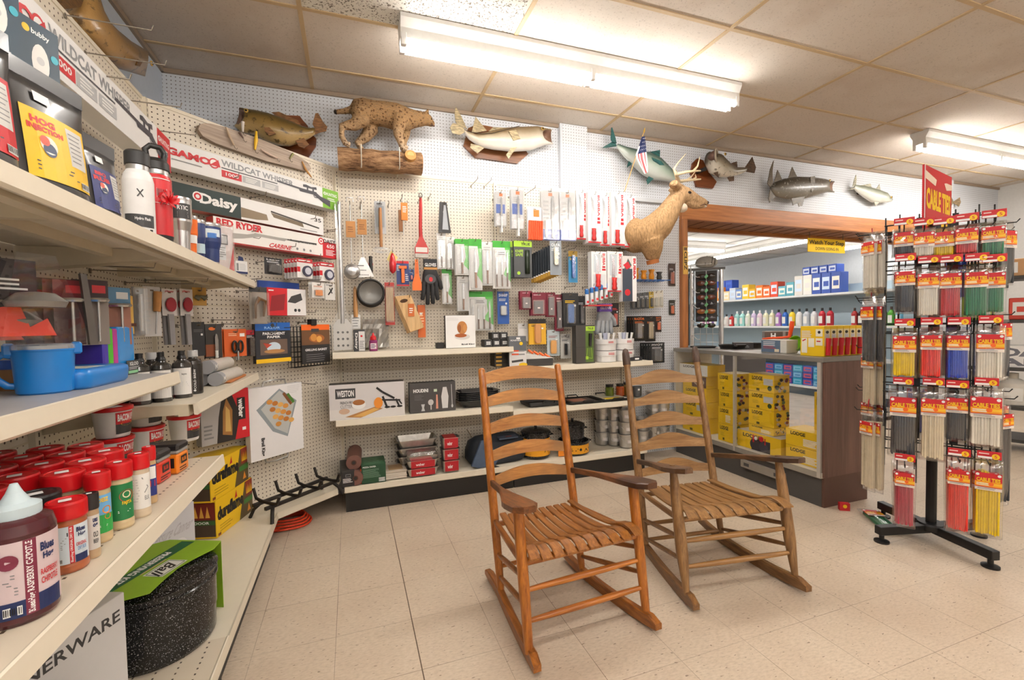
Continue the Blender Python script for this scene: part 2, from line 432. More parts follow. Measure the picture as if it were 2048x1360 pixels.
# ================================================================ rocking chairs
def lerp(a, b, t): return a+(b-a)*t
def vl(a, b, t): return tuple(lerp(p, q, t) for p, q in zip(a, b))
def rocking_chair(label, cx, cy, th, c):
    t = thing('rocking_chair', label, 'chair', (cx, cy, 0), th)
    wz, wx, wy, dk = c['wz'], c['wx'], c['wy'], c['dk']
    wf, wb, wt, dep, zt, rec, zft, fl = c['wf'], c['wb'], c['wt'], c['dep'], c['zt'], c['rec'], c['zft'], c['fl']
    def post(sg, z):
        k = (z-.03)/(zt-.03)
        return (sg*lerp(wb, wt, k)/2, dep+rec*k, z)
    def leg(sg, z):
        k = (z-.05)/(zft-.05); return (sg*wf/2, fl*k, z)
    for sg in (-1, 1):
        b = MB()
        zs = [.028, .06, .2, .35, .5, .65, .8, .95, zt-.012, zt-.003, zt]
        rr = [.014, .017, .0195, .0205, .021, .0205, .0195, .0185, .0175, .013, .004]
        if c['turned']:
            zs = [.028, .06, .2, .35, .5, .65, .8, zt-.125, zt-.11, zt-.095, zt-.03, zt-.008, zt]; rr = [.012, .016, .02, .022, .022, .021, .019, .0175, .0165, .021, .0185, .013, .003]
        b.tube([post(sg, z) for z in zs], rr, wz, 14); po = b.obj('back_post', t)
        if c['turned']:
            f = MB(); f.tube([post(sg, z) for z in (zt-.1, zt-.092, zt-.06, zt-.028, zt-.006, zt+.001)], [.0185, .0225, .022, .0205, .0145, .003], dk, 14); f.obj('worn_finial', po)
        b = MB(); zs = [.045+(zft-.06)*k/10 for k in range(11)]
        rr = [lerp(.0165, .0215, min(1, k/4)) for k in range(11)] if not c['turned'] else [.013, .017, .0215, .026, .0265, .026, .025, .0245, .023, .018, .0145]
        b.tube([leg(sg, z) for z in zs], rr, wz, 14); b.obj('front_leg', t)
        # rocker: a bowed plank, lowest between the legs
        b = MB(); ring = []
        for k in range(17):
            q = k/16; y = lerp(-.075, c['rbk'], q); x = sg*lerp(wf, wb, min(1, (y+.06)/.5))/2
            zb = .26*(y-.22)**2*(1 if y < .22 else .72); h = .052-.014*q; w = .0155
            if k == 0: h *= .55
            if k == 16: h *= .6
            ring.append([(x-w, y, zb+.001), (x+w, y, zb+.001), (x+w, y, zb+h-.004), (x+w-.005, y, zb+h), (x-w+.005, y, zb+h), (x-w, y, zb+h-.004)])
        b.loft(ring, wy, smooth=False); b.obj('rocker', t)
        # arm: narrow at the post, widening to a paddle over the front leg
        za, zb = c['za'], zft
        pb = post(sg, za); b = MB(); N = 14; L = []; Rr = []
        for k in range(N+1):
            q = k/N; y = lerp(pb[1]-.004, c['armf'], q); wq = c['armw']
            w = lerp(.02, wq, max(0, min(1, (q-.35)/.4))**1.2 if q > .35 else 0)
            if q > .9: w *= math.sqrt(max(.05, 1-((q-.9)/.1)**2*.8))
            xc = sg*lerp(abs(pb[0])+.0, wf/2+.004, min(1, q*1.35)); z = lerp(za, zb, q)
            out, inn = w*.52, w*.48
            L.append((xc-sg*inn, y, z)); Rr.append((xc+sg*out, y, z))
        th_ = .0125
        ring = [[(a[0], a[1], a[2]-th_), (d[0], d[1], d[2]-th_), (d[0], d[1], d[2]+th_-.004), (lerp(d[0], a[0], .12), d[1], d[2]+th_), (lerp(a[0], d[0], .12), a[1], a[2]+th_), (a[0], a[1], a[2]+th_-.004)] for a, d in zip(L, Rr)]
        b.loft(ring, c['arm'], smooth=False)
        if c['turned'] and sg < 0:
            pass
        b.obj('armrest', t)
        # side rungs and the seat side rail
        for zf, zr in c['side']:
            p, q = leg(sg, zf), post(sg, zr)
            b = MB(); b.tube([vl(p, q, k/6) for k in range(7)], [.008, .0105, .0115, .012, .0115, .0105, .008], wy, 10); b.obj('rung', t)
        p, q = leg(sg, c['zs']-.012), post(sg, c['zsb']-.012)
        b = MB(); b.tube([vl(p, q, k/6) for k in range(7)], [.011, .0135, .014, .014, .014, .0135, .011], wy, 10); b.obj('seat_rail', t)
    for z in c['front']:
        p, q = leg(-1, z), leg(1, z); b = MB(); b.tube([vl(p, q, k/6) for k in range(7)], [.009, .0115, .013, .0135, .013, .0115, .009], wx, 10); b.obj('rung', t)
    for z in c['back']:
        p, q = post(-1, z), post(1, z); b = MB(); b.tube([vl(p, q, k/4) for k in range(5)], [.009, .011, .012, .011, .009], wx, 10); b.obj('rung', t)
    for pr, z in ((leg, c['zs']-.016), (post, c['zsb']-.03)):
        p, q = pr(-1, z), pr(1, z); b = MB(); b.tube([vl(p, q, k/4) for k in range(5)], .0125, wx, 10); b.obj('seat_rail', t)
    # ladder slats: bowed backwards, arched along the top
    for z0, z1 in c['slats']:
        b = MB(); ring = []; N = 20
        A, B = post(-1, z0), post(1, z0); A1, B1 = post(-1, z1), post(1, z1)
        for k in range(N+1):
            q = k/N; bow = .028*math.sin(PI*q)
            if c['turned']:
                a = 1 - abs(2*q-1); hq = max(0, 1-((q-.5)/.36)**2)**1.4; ar = .010*math.sin(PI*q)+.034*hq; lo = .004*math.sin(PI*q)
            else: ar = .030*math.sin(PI*q); lo = .016*math.sin(PI*q)
            x0 = lerp(A[0], B[0], q); y0 = A[1]+bow; x1 = lerp(A1[0], B1[0], q); y1 = A1[1]+bow
            ring.append([(x0, y0-.004, z0+lo), (x0, y0+.004, z0+lo), (x1, y1+.004, z1+ar), (x1, y1-.004, z1+ar)])
        b.loft(ring, c['slat'], smooth=False); b.obj('back_slat', t)
    # seat: slats running front to back over a dished frame
    n = c['n']; zs, zb = c['zs'], c['zsb']; yb = post(1, zb)[1]-.02
    for i in range(n):
        q0, q1 = i/n, (i+1)/n; b = MB(); ring = []; N = 14
        for k in range(N+1):
            u = k/N; y = lerp(c['yfs'], yb, u)
            base = lerp(zs, zb, u)
            z = base + .012 + c['dish']*(-math.sin(PI*min(1, max(0, (u-.12)/.88)))*1.0) + (.018*math.sin(PI*u/.32) if u < .32 else 0) - (.008*(1-u/.07) if u < .07 else 0)
            if i in (0, n-1): z += .010
            w = lerp(wf-.012, wb-.03, u) if i not in (0, n-1) else lerp(wf-.012, wb-.03, u)
            xa = -w/2+w*q0+.0046; xb = -w/2+w*q1-.0046
            ring.append([(xa, y, z-.0035), (xb, y, z-.0035), (xb, y, z+.0025), (xb-.003, y, z+.0045), (xa+.003, y, z+.0045), (xa, y, z+.0025)])
        b.loft(ring, c['seat'], smooth=False)
        o = b.obj('seat_slat', t)
    return t
WA = ('C67A2C', '884612'); WBc = ('A27A4C', '684522')
ca = dict(wz=wood(*WA, 2, 1, .33), wx=wood(*WA, 0, 1, .33), wy=wood('B06A28', '744012', 1, 1, .35), dk=None, arm=wood('8f5426', '4f2a10', 1, 1, .35, '3a2012'), slat=wood('CB8E48', '9A5E22', 0, .8, .4, '8d643a'), seat=wood('AC6E30', '6f4016', 1, 1, .35),
    wf=.54, wb=.434, wt=.429, dep=.418, zt=1.05, rec=.223, zft=.60, fl=.087, za=.512, armf=-.04, armw=.105, rbk=.60, turned=0, zs=.375, zsb=.352, yfs=.0, dish=.016, n=10,
    side=((.31, .195), (.21, .10)), front=(.262, .153), back=(.14,), slats=((.968, 1.02), (.858, .904), (.728, .776), (.602, .648), (.487, .53)))
rocking_chair('golden oak slatted rocking chair with plain rounded posts and arched ladder back', .859, 1.547, .056, ca)
cb = dict(wz=wood(*WBc, 2, 1, .42), wx=wood('B0824C', '7c5426', 0, 1, .42), wy=wood('94693c', '5f3e20', 1, 1, .42), dk=wood('5d4536', '35241a', 2, 1, .55), arm=wood('7d5a3c', '4a3120', 1, 1, .4, '33221a'), slat=wood('B08654', '80582e', 0, .8, .45), seat=wood('A87C48', '6f4a26', 1, 1, .42),
    wf=.568, wb=.467, wt=.458, dep=.459, zt=1.108, rec=.245, zft=.615, fl=.112, za=.48, armf=-.03, armw=.085, rbk=.66, turned=1, zs=.375, zsb=.33, yfs=.0, dish=.010, n=9,
    side=((.285, .175), (.19, .08)), front=(.268, .16), back=(.15, .07), slats=((.895, .935), (.775, .815), (.650, .692), (.528, .572), (.392, .432)))
rocking_chair('weathered brown slatted rocking chair with turned legs and dark worn post tops', 1.657, 1.568, -.138, cb)
# ================================================================ cream store shelving
CREAM = P('E6DCC8', .42, 0, .03); CREAM_D = P('D8CBB2', .45)
PEGX = peg('E8DECD', '4d3d2d', axes='XZ')
BLK = P('1d1c1b', .45, 0, .1)
def perf(axes='XY'):
    key = 'perf shelf'
    if key in MATS: return MATS[key]
    m, t = newm(key); s = t.sep(t.coord())
    a = t.math('ABSOLUTE', t.math('SUBTRACT', t.math('FRACT', t.math('DIVIDE', s[0], .0254)), .5)); b = t.math('ABSOLUTE', t.math('SUBTRACT', t.math('FRACT', t.math('DIVIDE', s[1], .06)), .5))
    hm = t.math('MULTIPLY', t.math('LESS_THAN', a, .15), t.math('LESS_THAN', b, .045))
    t.l(t.mix(hm, lin('DACDB8'), lin('4b3d2e')), t.b.inputs['Base Color']); t.b.inputs['Roughness'].default_value = .4
    return m
def upright(b, x, z0, z1, y=0):
    b.box(x-.016, y-.012, z0, x+.016, y+.01, z1, CREAM)
    z = z0+.03; dk = P('2a231b', .8)
    while z < z1-.02:
        b.rect(x-.003, z, x+.003, z+.014, dk, y-.0122); b.lay = 0; z += .0254
def shelf_mb(x0, x1, d, z, yb=0, mat=None, brk=True):
    """a steel shelf: deck, rolled price-channel lip, under-rail; front at -d"""
    b = MB(); top = mat or CREAM
    b.box(x0, -d, z-.003, x1, yb-.004, z, top)
    lip = [(-d+.002, z), (-d-.004, z+.004), (-d-.008, z+.002), (-d-.012, z-.034), (-d-.006, z-.040), (-d+.004, z-.038), (-d+.006, z-.004)]
    b.loft([[(x, y, zz) for y, zz in lip] for x in (x0, x1)], CREAM, smooth=False)
    b.box(x0, -d+.02, z-.042, x1, -d+.05, z-.003, CREAM_D); b.box(x0, -d*.55, z-.03, x1, -d*.55+.03, z-.003, CREAM_D)
    for x in (x0+.01, (x0+x1)/2, x1-.012): b.box(x-.012, -d+.05, z-.036, x+.012, -.03, z-.003, CREAM_D)
    return b
def bracket(t, x, d, z):
    b = MB(); b.loft([[(x-.0015, 0, z-.075), (x-.0015, 0, z-.004), (x-.0015, -d+.03, z-.004), (x-.0015, -d+.03, z-.03)], [(x+.0015, 0, z-.075), (x+.0015, 0, z-.004), (x+.0015, -d+.03, z-.004), (x+.0015, -d+.03, z-.03)]], CREAM_D, smooth=False)
    b.obj('shelf_bracket', t)
def gondola(F, x0, x1, label, shelves, base_d=None, kick=True, top=2.43, seams=(1.42,), ups=(0, 1), base_mat=None):
    t = thing('gondola_shelving', label, 'store shelving', F.W(x0, 0, 0), F.rz); L = x1-x0
    b = MB(); b.box(0, 0, .14, L, .012, top, PEGX)
    b.box(0, -.004, top-.012, L, .016, top+.006, CREAM)
    for s in seams: b.box(0, -.0015, s-.003, L, .002, s+.003, CREAM_D)
    b.obj('back_panel', t)
    for u in ups:
        b = MB(); upright(b, L*u, .15, top, -.006); b.obj('upright', t)
    if base_d:
        b = shelf_mb(0, L, base_d, .18, mat=base_mat); b.obj('base_deck', t)
        if kick:
            b = MB(); b.box(.005, -base_d+.02, 0, L-.005, -base_d+.035, .142, BLK); b.obj('kick_plate', t)
    for a, e, d, z, m in shelves:
        shelf_mb(a-x0, e-x0, d, z, mat=m).obj('shelf', t)
        for q in (a-x0+.03, e-x0-.03): bracket(t, q, d, z)
    return t
PERF = perf()
gondola(FL, .6, 1.82, 'near cream shelving bay stocked with seasoning jars and blue lunch mugs', [(.6, 1.82, .435, 1.535, None), (.6, 1.82, .385, 1.125, P('B9B6B4', .4)), (.6, 1.82, .505, .828, PERF)], .5, seams=(1.42, .93), base_mat=PERF)
gondola(FL, 1.82, 2.78, 'cream shelving bay with dark soap bottles and fire log boxes next to the corner', [(1.822, 2.905, .435, 1.535, None), (1.822, 2.9, .435, 1.015, None)], None, seams=(1.42,), ups=(1,))
# base deck of that bay and of the corner, mitred
t = thing('corner_shelving', 'diagonal cream corner bay holding rifle boxes with the black fire grate at its foot', 'store shelving', FD.W(0, 0, 0), FD.rz)
b = MB(); b.box(0, 0, .14, 1.2, .012, 2.43, PEGX); b.box(0, -.004, 2.418, 1.2, .016, 2.436, CREAM); b.box(0, -.0015, 1.40, 1.2, .002, 1.406, CREAM_D); b.obj('back_panel', t)
b = MB(); upright(b, 1.19, .15, 2.43, -.008); b.obj('upright', t)
def toD(x, y): p = Vector((x, y, 0))-FD.o; return p.dot(FD.u), -p.dot(FD.n)
b = MB(); poly = [toD(-.94, 1.82), toD(-.94, 2.775), toD(-.075, 3.59), toD(-.118, 3.235), toD(-.445, 2.95), toD(-.445, 1.82)]
b.slab(poly, .177, .18, CREAM)
def lipD(p, q):
    p = Vector((*p, 0)); q = Vector((*q, 0)); dr = (q-p).normalized(); nn = Vector((dr.y, -dr.x, 0))
    prof = [(.002, .18), (.008, .182), (.012, .146), (.004, .140), (-.006, .142), (-.006, .177)]
    b.loft([[(o+nn*a)[:2]+(zz,) for a, zz in prof] for o in (p, q)], CREAM, smooth=False)
b2 = b
lipD(toD(-.445, 1.82), toD(-.445, 2.95)); lipD(toD(-.445, 2.95), toD(-.118, 3.235))
b.obj('base_deck', t)
b = MB(); b.slab([toD(-.48, 1.82), toD(-.48, 2.93), toD(-.5, 2.93), toD(-.5, 1.82)], 0, .142, BLK); b.obj('kick_plate', t)
gondola(FB, -.07, 1.155, 'cream bay on the back wall holding utensils above the french fry cutter box', [(-.118, 1.165, .35, 1.092, None), (-.112, 1.15, .35, .635, None)], .355, ups=(0, 1), seams=(1.41, .93))
gondola(FB, 1.155, 2.36, 'cream bay on the back wall holding knives above the galvanised pails', [(1.168, 2.43, .35, .930, None), (1.155, 2.38, .35, .600, None)], .355, ups=(1,), seams=(1.41,))
# ---------------------------------------------------------------- peg hooks
HK = P('8d8478', .35, .7)
def _hook(L, tip=.016):
    b = MB(); b.tube([(0, 0, -.012), (0, -.004, 0), (0, -.02, .0), (0, -L, -.004), (0, -L-.006, tip)], .0024, HK, 6); b.box(-.006, -.003, -.012, .006, 0, .006, HK); return b.mesh('peg_hook')
HOOKS = {}
def hook(F, x, z, label, group, L=.2, d=0, dark=0):
    k = round(L, 2)
    if k not in HOOKS: HOOKS[k] = _hook(L)
    o = bpy.data.objects.new('peg_hook', HOOKS[k]); COL.objects.link(o); o.location = F.W(x, d, z); o.rotation_euler = (0, 0, F.rz)
    return tag(o, label, 'hook', group)
def hookpx(F, u, v, label, group, L=.2):
    x, z = F.lo(u, v, .003); hook(F, x, z, label, group, L, .003)
# ================================================================ product kit
def hdir(p): d = Vector((p.x-CAM.x, p.y-CAM.y, 0)); return d.normalized()
def cyl_at(u0, u1, vt, vb, z=None, X=None, Y=None):
    """radius, height and centre of a round thing from where it stands (on height z, or with its axis in plane X or Y)"""
    uc = (u0+u1)/2
    p = atz(uc, vb, z) if z is not None else (atx(uc, vb, X) if X is not None else aty(uc, vb, Y))
    zc = (p-CAM).dot(AF); hd = hdir(p); cs = hd.dot(Vector((AF.x, AF.y, 0)).normalized())
    r = (u1-u0)/2*zc*cs/FPX
    c = p + hd*r if z is not None else p
    d = ray(uc, vt); k = Vector((c.x, c.y, 0)).dot(hd)/Vector((d.x, d.y, 0)).dot(hd)
    zt = EYE + d.z*k
    z0 = z if z is not None else p.z
    return Vector((c.x, c.y, z0)), r, zt-z0
def face_rz(p, extra=0):
    """turn so that local -y looks at the aisle viewer"""
    d = hdir(p); return math.atan2(d.y, d.x)-PI/2+R(extra)
CARD = P('B99468', .8)
def carton(name, label, cat, F, x, z, w, h, t, d, cols, deco=None, group=None, rz=0, side=None, top=None, tilt=0, parts=None):
    """a printed box: front face at distance d from F, cols = front (and sides, top) colours"""
    c = cols if isinstance(cols, (list, tuple)) else [cols]*3
    b = MB(); b.box(-w/2, 0, 0, w/2, t, h, INK(c[min(1, len(c)-1)]), .0015)
    b.rect(-w/2+.001, .001, w/2-.001, h-.001, INK(c[0])) if False else b.rect(-w/2+.001, .001, w/2-.001, h-.001, INK(c[0]), 0)
    if len(c) > 2: b.quad((-w/2+.001, .001, h+.0003), (w/2-.001, .001, h+.0003), (w/2-.001, t-.001, h+.0003), (-w/2+.001, t-.001, h+.0003), INK(c[2]))
    if deco: deco(b, w, h)
    if side:
        for sg, rr in ((-1, -90), (1, 90)):
            with b.at(sg*w/2, t/2, 0, rz=rr): side(b, t, h)
    if top:
        with b.at(0, 0, h, rx=-90): top(b, w, t)
    o = single(b, name, label, cat, F.W(x, d, z), F.rz+R(rz), group)
    if tilt: o.rotation_euler[0] = R(tilt)
    return o
def gun(b, x0, z0, x1, z1, m, flip=0, scope=1, m2=None):
    """an air rifle printed side-on, muzzle on the left"""
    W, H = x1-x0, z1-z0
    f = (lambda q: 1-q) if flip else (lambda q: q)
    p = lambda *pts: [(x0+W*f(a), z0+H*c) for a, c in pts]
    b.poly(p((0, .72), (.5, .66), (.5, .55), (0, .62)), m); b.poly(p((.36, .66), (.72, .68), (.76, .5), (.40, .46)), m2 or m)
    b.poly(p((.70, .68), (.80, .50), (1, .40), (1, .0), (.84, .18), (.74, .36), (.66, .48)), m2 or m)
    b.line(p((.66, .48), (.68, .34), (.74, .36)), H*.04, m)
    if scope: b.poly(p((.46, .92), (.52, .96), (.62, .9), (.72, .98), (.73, .82), (.62, .8), (.52, .8), (.46, .78)), m); b.poly(p((.53, .8), (.56, .8), (.56, .66), (.53, .66)), m); b.poly(p((.64, .8), (.67, .8), (.67, .66), (.64, .66)), m)
WHT = INK('F3F2F0'); BK = INK('1c1b1c'); RED = INK('C8202A'); GRY = INK('8b8b8c'); LGR = INK('C9C9C9'); YEL = INK('F2C618'); DGR = INK('3c3c3e'); NAVY = INK('1e2d5c'); GRN = INK('3fa535'); ORG = INK('EE6A1E')
def jar_mesh(t, r, h, lid, body, lab, deco, lidh=.03, wrap=2.6, n=24):
    """a round jar as parts: body, lid, wrap-around label printed on the outside"""
    b = MB(); b.lathe([(0, 0), (r*.9, 0), (r*.97, .004), (r*.97, h*.1), (r*.93, h*.13), (r*.93, h-lidh-.012), (r*.85, h-lidh)], body, n); b.obj('jar_body', t)
    b = MB(); b.lathe([(r*.97, h-lidh-.003), (r*1.0, h-lidh), (r*1.0, h-.004), (r*.96, h), (r*.8, h), (r*.78, h-.0015), (0, h-.0015)], lid, n); lo = b.obj('lid', t)
    b = MB(); z0, z1 = h*.14, h-lidh-.014; rr = r*.945; q = wrap/2
    N = 16; A = [-PI/2-q+2*q*k/N for k in range(N+1)]
    b.add([(rr*math.cos(a), rr*math.sin(a), z) for z in (z0, z1) for a in A], [(k, k+1, N+2+k, N+1+k) for k in range(N)], lab, True)
    cyl_print(b, rr, z0, z1, deco)
    b.obj('label', t)
    return lo
def cyl_print(b, rr, z0, z1, deco):
    """print deco(mb, width, height) flat, then bend it around a cylinder of radius rr"""
    if not deco: return
    s = len(b.v); b2 = MB(); deco(b2, rr*2.0, z1-z0)
    V = []
    for v in b2.v:
        a = -PI/2+v.x/rr; r2 = rr - v.y; V.append(Vector((r2*math.cos(a), r2*math.sin(a), z0+v.z)))
    o = len(b.v); b.v += V
    for f, k, sm in zip(b2.f, b2.fm, b2.sm): b.f.append(tuple(i+o for i in f)); b.fm.append(b.mi(b2.mats[k])); b.sm.append(sm)
def grid_rect(b, x0, z0, x1, z1, m, n=6):
    for i in range(n): b.rect(x0+(x1-x0)*i/n, z0, x0+(x1-x0)*(i+1)/n, z1, m); b.lay -= 1
    b.lay += 1
def pouch(name, label, F, x, d, z, w, h, t, col, deco, rz=0, cat='pouch', seal=.03, group=None):
    """a stand-up pouch, fat at the foot and flat along the sealed top"""
    b = MB(); N = 9; rings = []
    for k in range(11):
        q = k/10; zz = h*q; th = t*(1-q)**.7*.5+.002; ww = w/2*(1-.04*math.sin(PI*q))
        if k == 0: th *= .8
        rings.append([(ww*math.cos(a)*1.0, t/2+th*math.sin(a)*(1-.0*abs(math.cos(a))), zz) for a in [2*PI*i/18 for i in range(18)]])
    m = P(col, .32, 0, .1, None, .3)
    o = thing(name, label, cat, F.W(x, d, z), F.rz+R(rz), group)
    b.loft(rings, m); b.box(-w/2*.99, t/2-.002, h-.002, w/2*.99, t/2+.002, h+seal, m); b.obj('pouch_body', o)
    if deco:
        b2 = MB(); deco(b2, w, h)
        b2.v = [Vector((v.x, t/2-(t*.5*(1-max(0, min(1, v.z/h)))**.7+.0035)*math.sqrt(max(.02, 1-(v.x/(w/2*.985))**2))+v.y, v.z)) for v in b2.v]
        b2.obj('printed_label', o)
    return o
def fine(b, x0, z0, x1, z1, m, nx=6, nz=5):
    """a rectangle in small pieces so that it bends with the surface beneath"""
    for i in range(nx):
        for j in range(nz):
            b.rect(x0+(x1-x0)*i/nx, z0+(z1-z0)*j/nz, x0+(x1-x0)*(i+1)/nx, z0+(z1-z0)*(j+1)/nz, m); b.lay -= 1
    b.lay += 2
def bottle(name, label, cat, c, segs, n=24, rz=0, group=None, label_print=None):
    """segs: [(part name, profile, material)]; a turned bottle or cup in parts"""
    t = thing(name, label, cat, c, rz, group)
    for nm, prof, m in segs: b = MB(); b.lathe(prof, m, n); b.obj(nm, t)
    if label_print:
        rr, z0, z1, deco = label_print; b = MB(); cyl_print(b, rr, z0, z1, deco); b.obj('printed_label', t)
    return t
# ================================================================ goods on the left shelving
# ---- rifle cartons on the boards
def airbox(b, w, h, endcol, endtxt, left=1):
    e = w*.12
    b.rect(w/2-e, .001, w/2-.001, h-.001, INK(endcol)); b.text(endtxt, w/2-e*.78, h*.66, w/2-e*.1, h*.82, WHT)
    b.disc(w/2-e*.86, h*.74, h*.08, WHT); b.poly([(w/2-e*.9, h*.74), (w/2-e*.82, h*.8), (w/2-e*.82, h*.68)], INK(endcol))
    b.fake(w/2-e*.7, h*.4, w/2-e*.2, h*.58, WHT, rows=2)
    x = -w*.22
    b.text('WILDCAT WHISPER', x, h*.60, x+w*.40, h*.86, INK('8d8f92'), bold=.03)
    b.rect(x, h*.50, x+w*.30, h*.545, INK('4a4a50'))
    b.rect(x, h*.16, x+w*.10, h*.44, RED); b.text('1000', x+w*.02, h*.24, x+w*.085, h*.38, WHT)
    for k in (1, 2): b.rect(x+w*.105*k, h*.16, x+w*.105*k+w*.095, h*.44, INK('B9BABC')); b.fake(x+w*.105*k+w*.015, h*.2, x+w*.105*k+w*.08, h*.4, WHT, rows=3)
    gun(b, x+w*.30, h*.10, w/2-e*.55, h*.92, INK('45444c'))
    b.text('GAMO', -w*.46, h*.46, -w*.27, h*.74, RED, bold=.05); b.disc(-w*.255, h*.6, h*.2, RED); b.disc(-w*.255, h*.6, h*.15, WHT); b.poly([(-w*.275, h*.5), (-w*.235, h*.78), (-w*.225, h*.5)], RED)
    b.fake(-w*.44, h*.28, -w*.26, h*.36, GRY, rows=1)
def gamo_bottom(b, w, t): b.text('WILDCAT WHISPER', -w*.1, t*.25, w*.3, t*.75, INK('6b6a6c'))
o = carton('rifle_carton', 'white air rifle carton with red end panel above the coffee pouches', 'carton', FL, 1.86, 1.975, 1.22, .15, .075, .2, ['ECEBEA', 'DAD8D5'], lambda b, w, h: airbox(b, w, h, 'C8202A', 'HUNTING'))
o = carton('rifle_carton', 'white air rifle carton with green end panel below the driftwood', 'carton', FD, .555, 2.087, 1.12, .135, .07, .11, ['ECEBEA', 'DAD8D5'], lambda b, w, h: airbox(b, w, h, '7DB43A', 'HUNTING'))
def daisy(b, w, h):
    b.rect(-w/2+.001, .001, -w*.12, h-.001, INK('1d3230')); b.text('Daisy', -w*.36, h*.22, -w*.14, h*.78, WHT, bold=.04); b.disc(-w*.37, h*.6, h*.2, WHT); b.disc(-w*.37, h*.6, h*.15, RED); b.disc(-w*.37, h*.6, h*.08, WHT)
    b.poly([(-w*.12, h*.55), (.05*w, h*.46), (.06*w, h*.2), (-.02*w, h*.12), (-.12*w, h*.1)], INK('8a7860')); b.poly([(.08*w, h*.6), (.32*w, h*.42), (.33*w, h*.22), (.10*w, h*.40)], INK('7a6a55'))
    b.line([(.08*w, h*.66), (.46*w, h*.34)], h*.08, INK('3c3833')); b.text('35', w*.42, h*.66, w*.48, h*.86, BK); b.fake(w*.3, h*.08, w*.47, h*.16, GRY, rows=1)
carton('rifle_carton', 'dark green and white air rifle carton under the green ended one', 'carton', FD, .52, 1.895, .92, .125, .06, .11, ['F0EFEE', 'A8554A', 'C9C7C4'], daisy)
def ryder(b, w, h):
    b.rect(w*.36, .001, w/2-.001, h*.78, RED); b.text('DAISY', w*.37, h*.72, w*.49, h*.92, BK, bold=.03); b.text('650', w*.40, h*.5, w*.48, h*.68, WHT); b.fake(w*.39, h*.12, w*.49, h*.42, WHT, rows=4)
    b.disc(w*.345, h*.78, h*.17, RED); b.disc(w*.345, h*.78, h*.11, WHT); b.disc(w*.345, h*.78, h*.05, RED)
    b.text('RED RYDER', -w*.48, h*.66, w*-.16, h*.95, RED, bold=.05)
    gun(b, -w*.42, h*.18, w*.30, h*.80, INK('5a5855'), flip=1, scope=0, m2=INK('A9A6A1'))
    b.text('CARBINE', -w*.12, h*.10, w*.06, h*.3, RED, bold=.03, skew=.1); b.text('Shooting Fun Starts Here!', w*.06, h*.5, w*.30, h*.62, BK)
    for k in range(3): b.disc(w*(.12+k*.06), h*.22, h*.06, GRY)
    b.rect(-w/2+.001, .001, w*.36, h*.07, INK('9e2a26'))
carton('rifle_carton', 'white carbine air rifle carton with red lettering, lowest of the four', 'carton', FD, .665, 1.745, .83, .138, .065, .115, ['F1EEEA', 'A83A34', 'D8D0C8'], ryder)
# ---- teal boxes hung at the top
def teal(b, w, h):
    b.text('bubby', -w*.2, h*.80, w*.25, h*.89, WHT); b.disc(-w*.33, h*.85, h*.05, YEL); b.disc(0, h*.48, w*.22, INK('ECE9E4'), rz=h*.24); b.disc(0, h*.5, w*.1, LGR); b.fake(-w*.3, h*.06, w*.3, h*.18, WHT, rows=3); b.disc(w*.36, h*.62, w*.1, INK('2ba3b8'))
def teal_side(b, w, h):
    for k in range(3):
        for zz in (.1, .19, .80, .9):
            x = -w*.3+w*.3*k+(w*.12 if zz in (.19, .8) else 0); a = w*.13
            b.line([(x-a, h*zz), (x, h*zz+a), (x+a, h*zz), (x, h*zz-a), (x-a, h*zz)], .003, INK('2f8ca3'))
    b.fake(-w*.38, h*.35, w*.3, h*.68, INK('8fb6c2'), rows=8, fill=.15)
for k, (u, v, dd, lb) in enumerate(((74, 190, .27, 'teal patterned carton hanging on a long hook beside the white rifle carton'), (4, 112, .27, 'teal carton cut off by the frame edge, in front of the patterned one'))):
    x, z = FL.lo(u, v, dd); carton('hanging_carton', lb, 'carton', FL, x+(.02 if k == 0 else -.01), z, .095, .175, .11, dd, ['1d3a4c', '12455c', '1a3444'], teal, side=teal_side, rz=-18)
# ---- pouches and bottles on the top shelf
ZT = 1.535
def pouch_label(c, t1, t2):
    def f(b, w, h):
        fine(b, -w*.36, h*.16, w*.40, h*.74, INK(c)); fine(b, w*.12, h*.36, w*.36, h*.70, INK('D8D6D2'), 3, 3)
        b.text(t1, -w*.28, h*.62, -w*.02, h*.68, RED if c != 'C8202A' else WHT, bold=.05); b.text(t2, -w*.32, h*.55, w*.06, h*.61, RED if c != 'C8202A' else WHT, bold=.05)
        b.disc(-w*.13, h*.46, w*.09, INK('EDE7DC')); b.disc(-w*.13, h*.42, w*.07, INK('31405f')); b.disc(-w*.17, h*.49, w*.05, INK('d2553f')); b.fake(w*.14, h*.4, w*.34, h*.68, GRY, rows=7, fill=.25)
        b.fake(-w*.28, h*.22, w*.2, h*.32, DGR, rows=3, fill=.3); b.bars(w*.22, h*.18, w*.38, h*.24, BK); fine(b, -w*.2, h*.82, -w*.02, h*.90, WHT, 2, 2)
    return f
pouch('seasoning_pouch', 'black stand-up pouch with yellow injection label on the top shelf', FL, 1.205, .40, ZT, .20, .235, .075, '2b2a2b', pouch_label('EEC02E', 'HOG', 'INJECTION'), rz=-12)
pouch('seasoning_pouch', 'black stand-up pouch with red label beside the yellow labelled one', FL, .985, .40, ZT, .18, .235, .075, '2b2a2b', pouch_label('C8202A', 'RACK', 'RUB'), rz=-12)
pouch('seasoning_pouch', 'smaller black pouch with blue and silver label next to white bottle', FL, 1.385, .405, ZT, .13, .17, .06, '343334', pouch_label('2c3570', 'BBQ', 'RUB'), rz=-8)
SS = steel()
def at_top(u0, u1, X, vm=440): c, r, h = cyl_at(u0, u1, vm-50, vm, X=X); c.z = ZT; return c, r
c, r = at_top(247, 312, -.55); r = .036
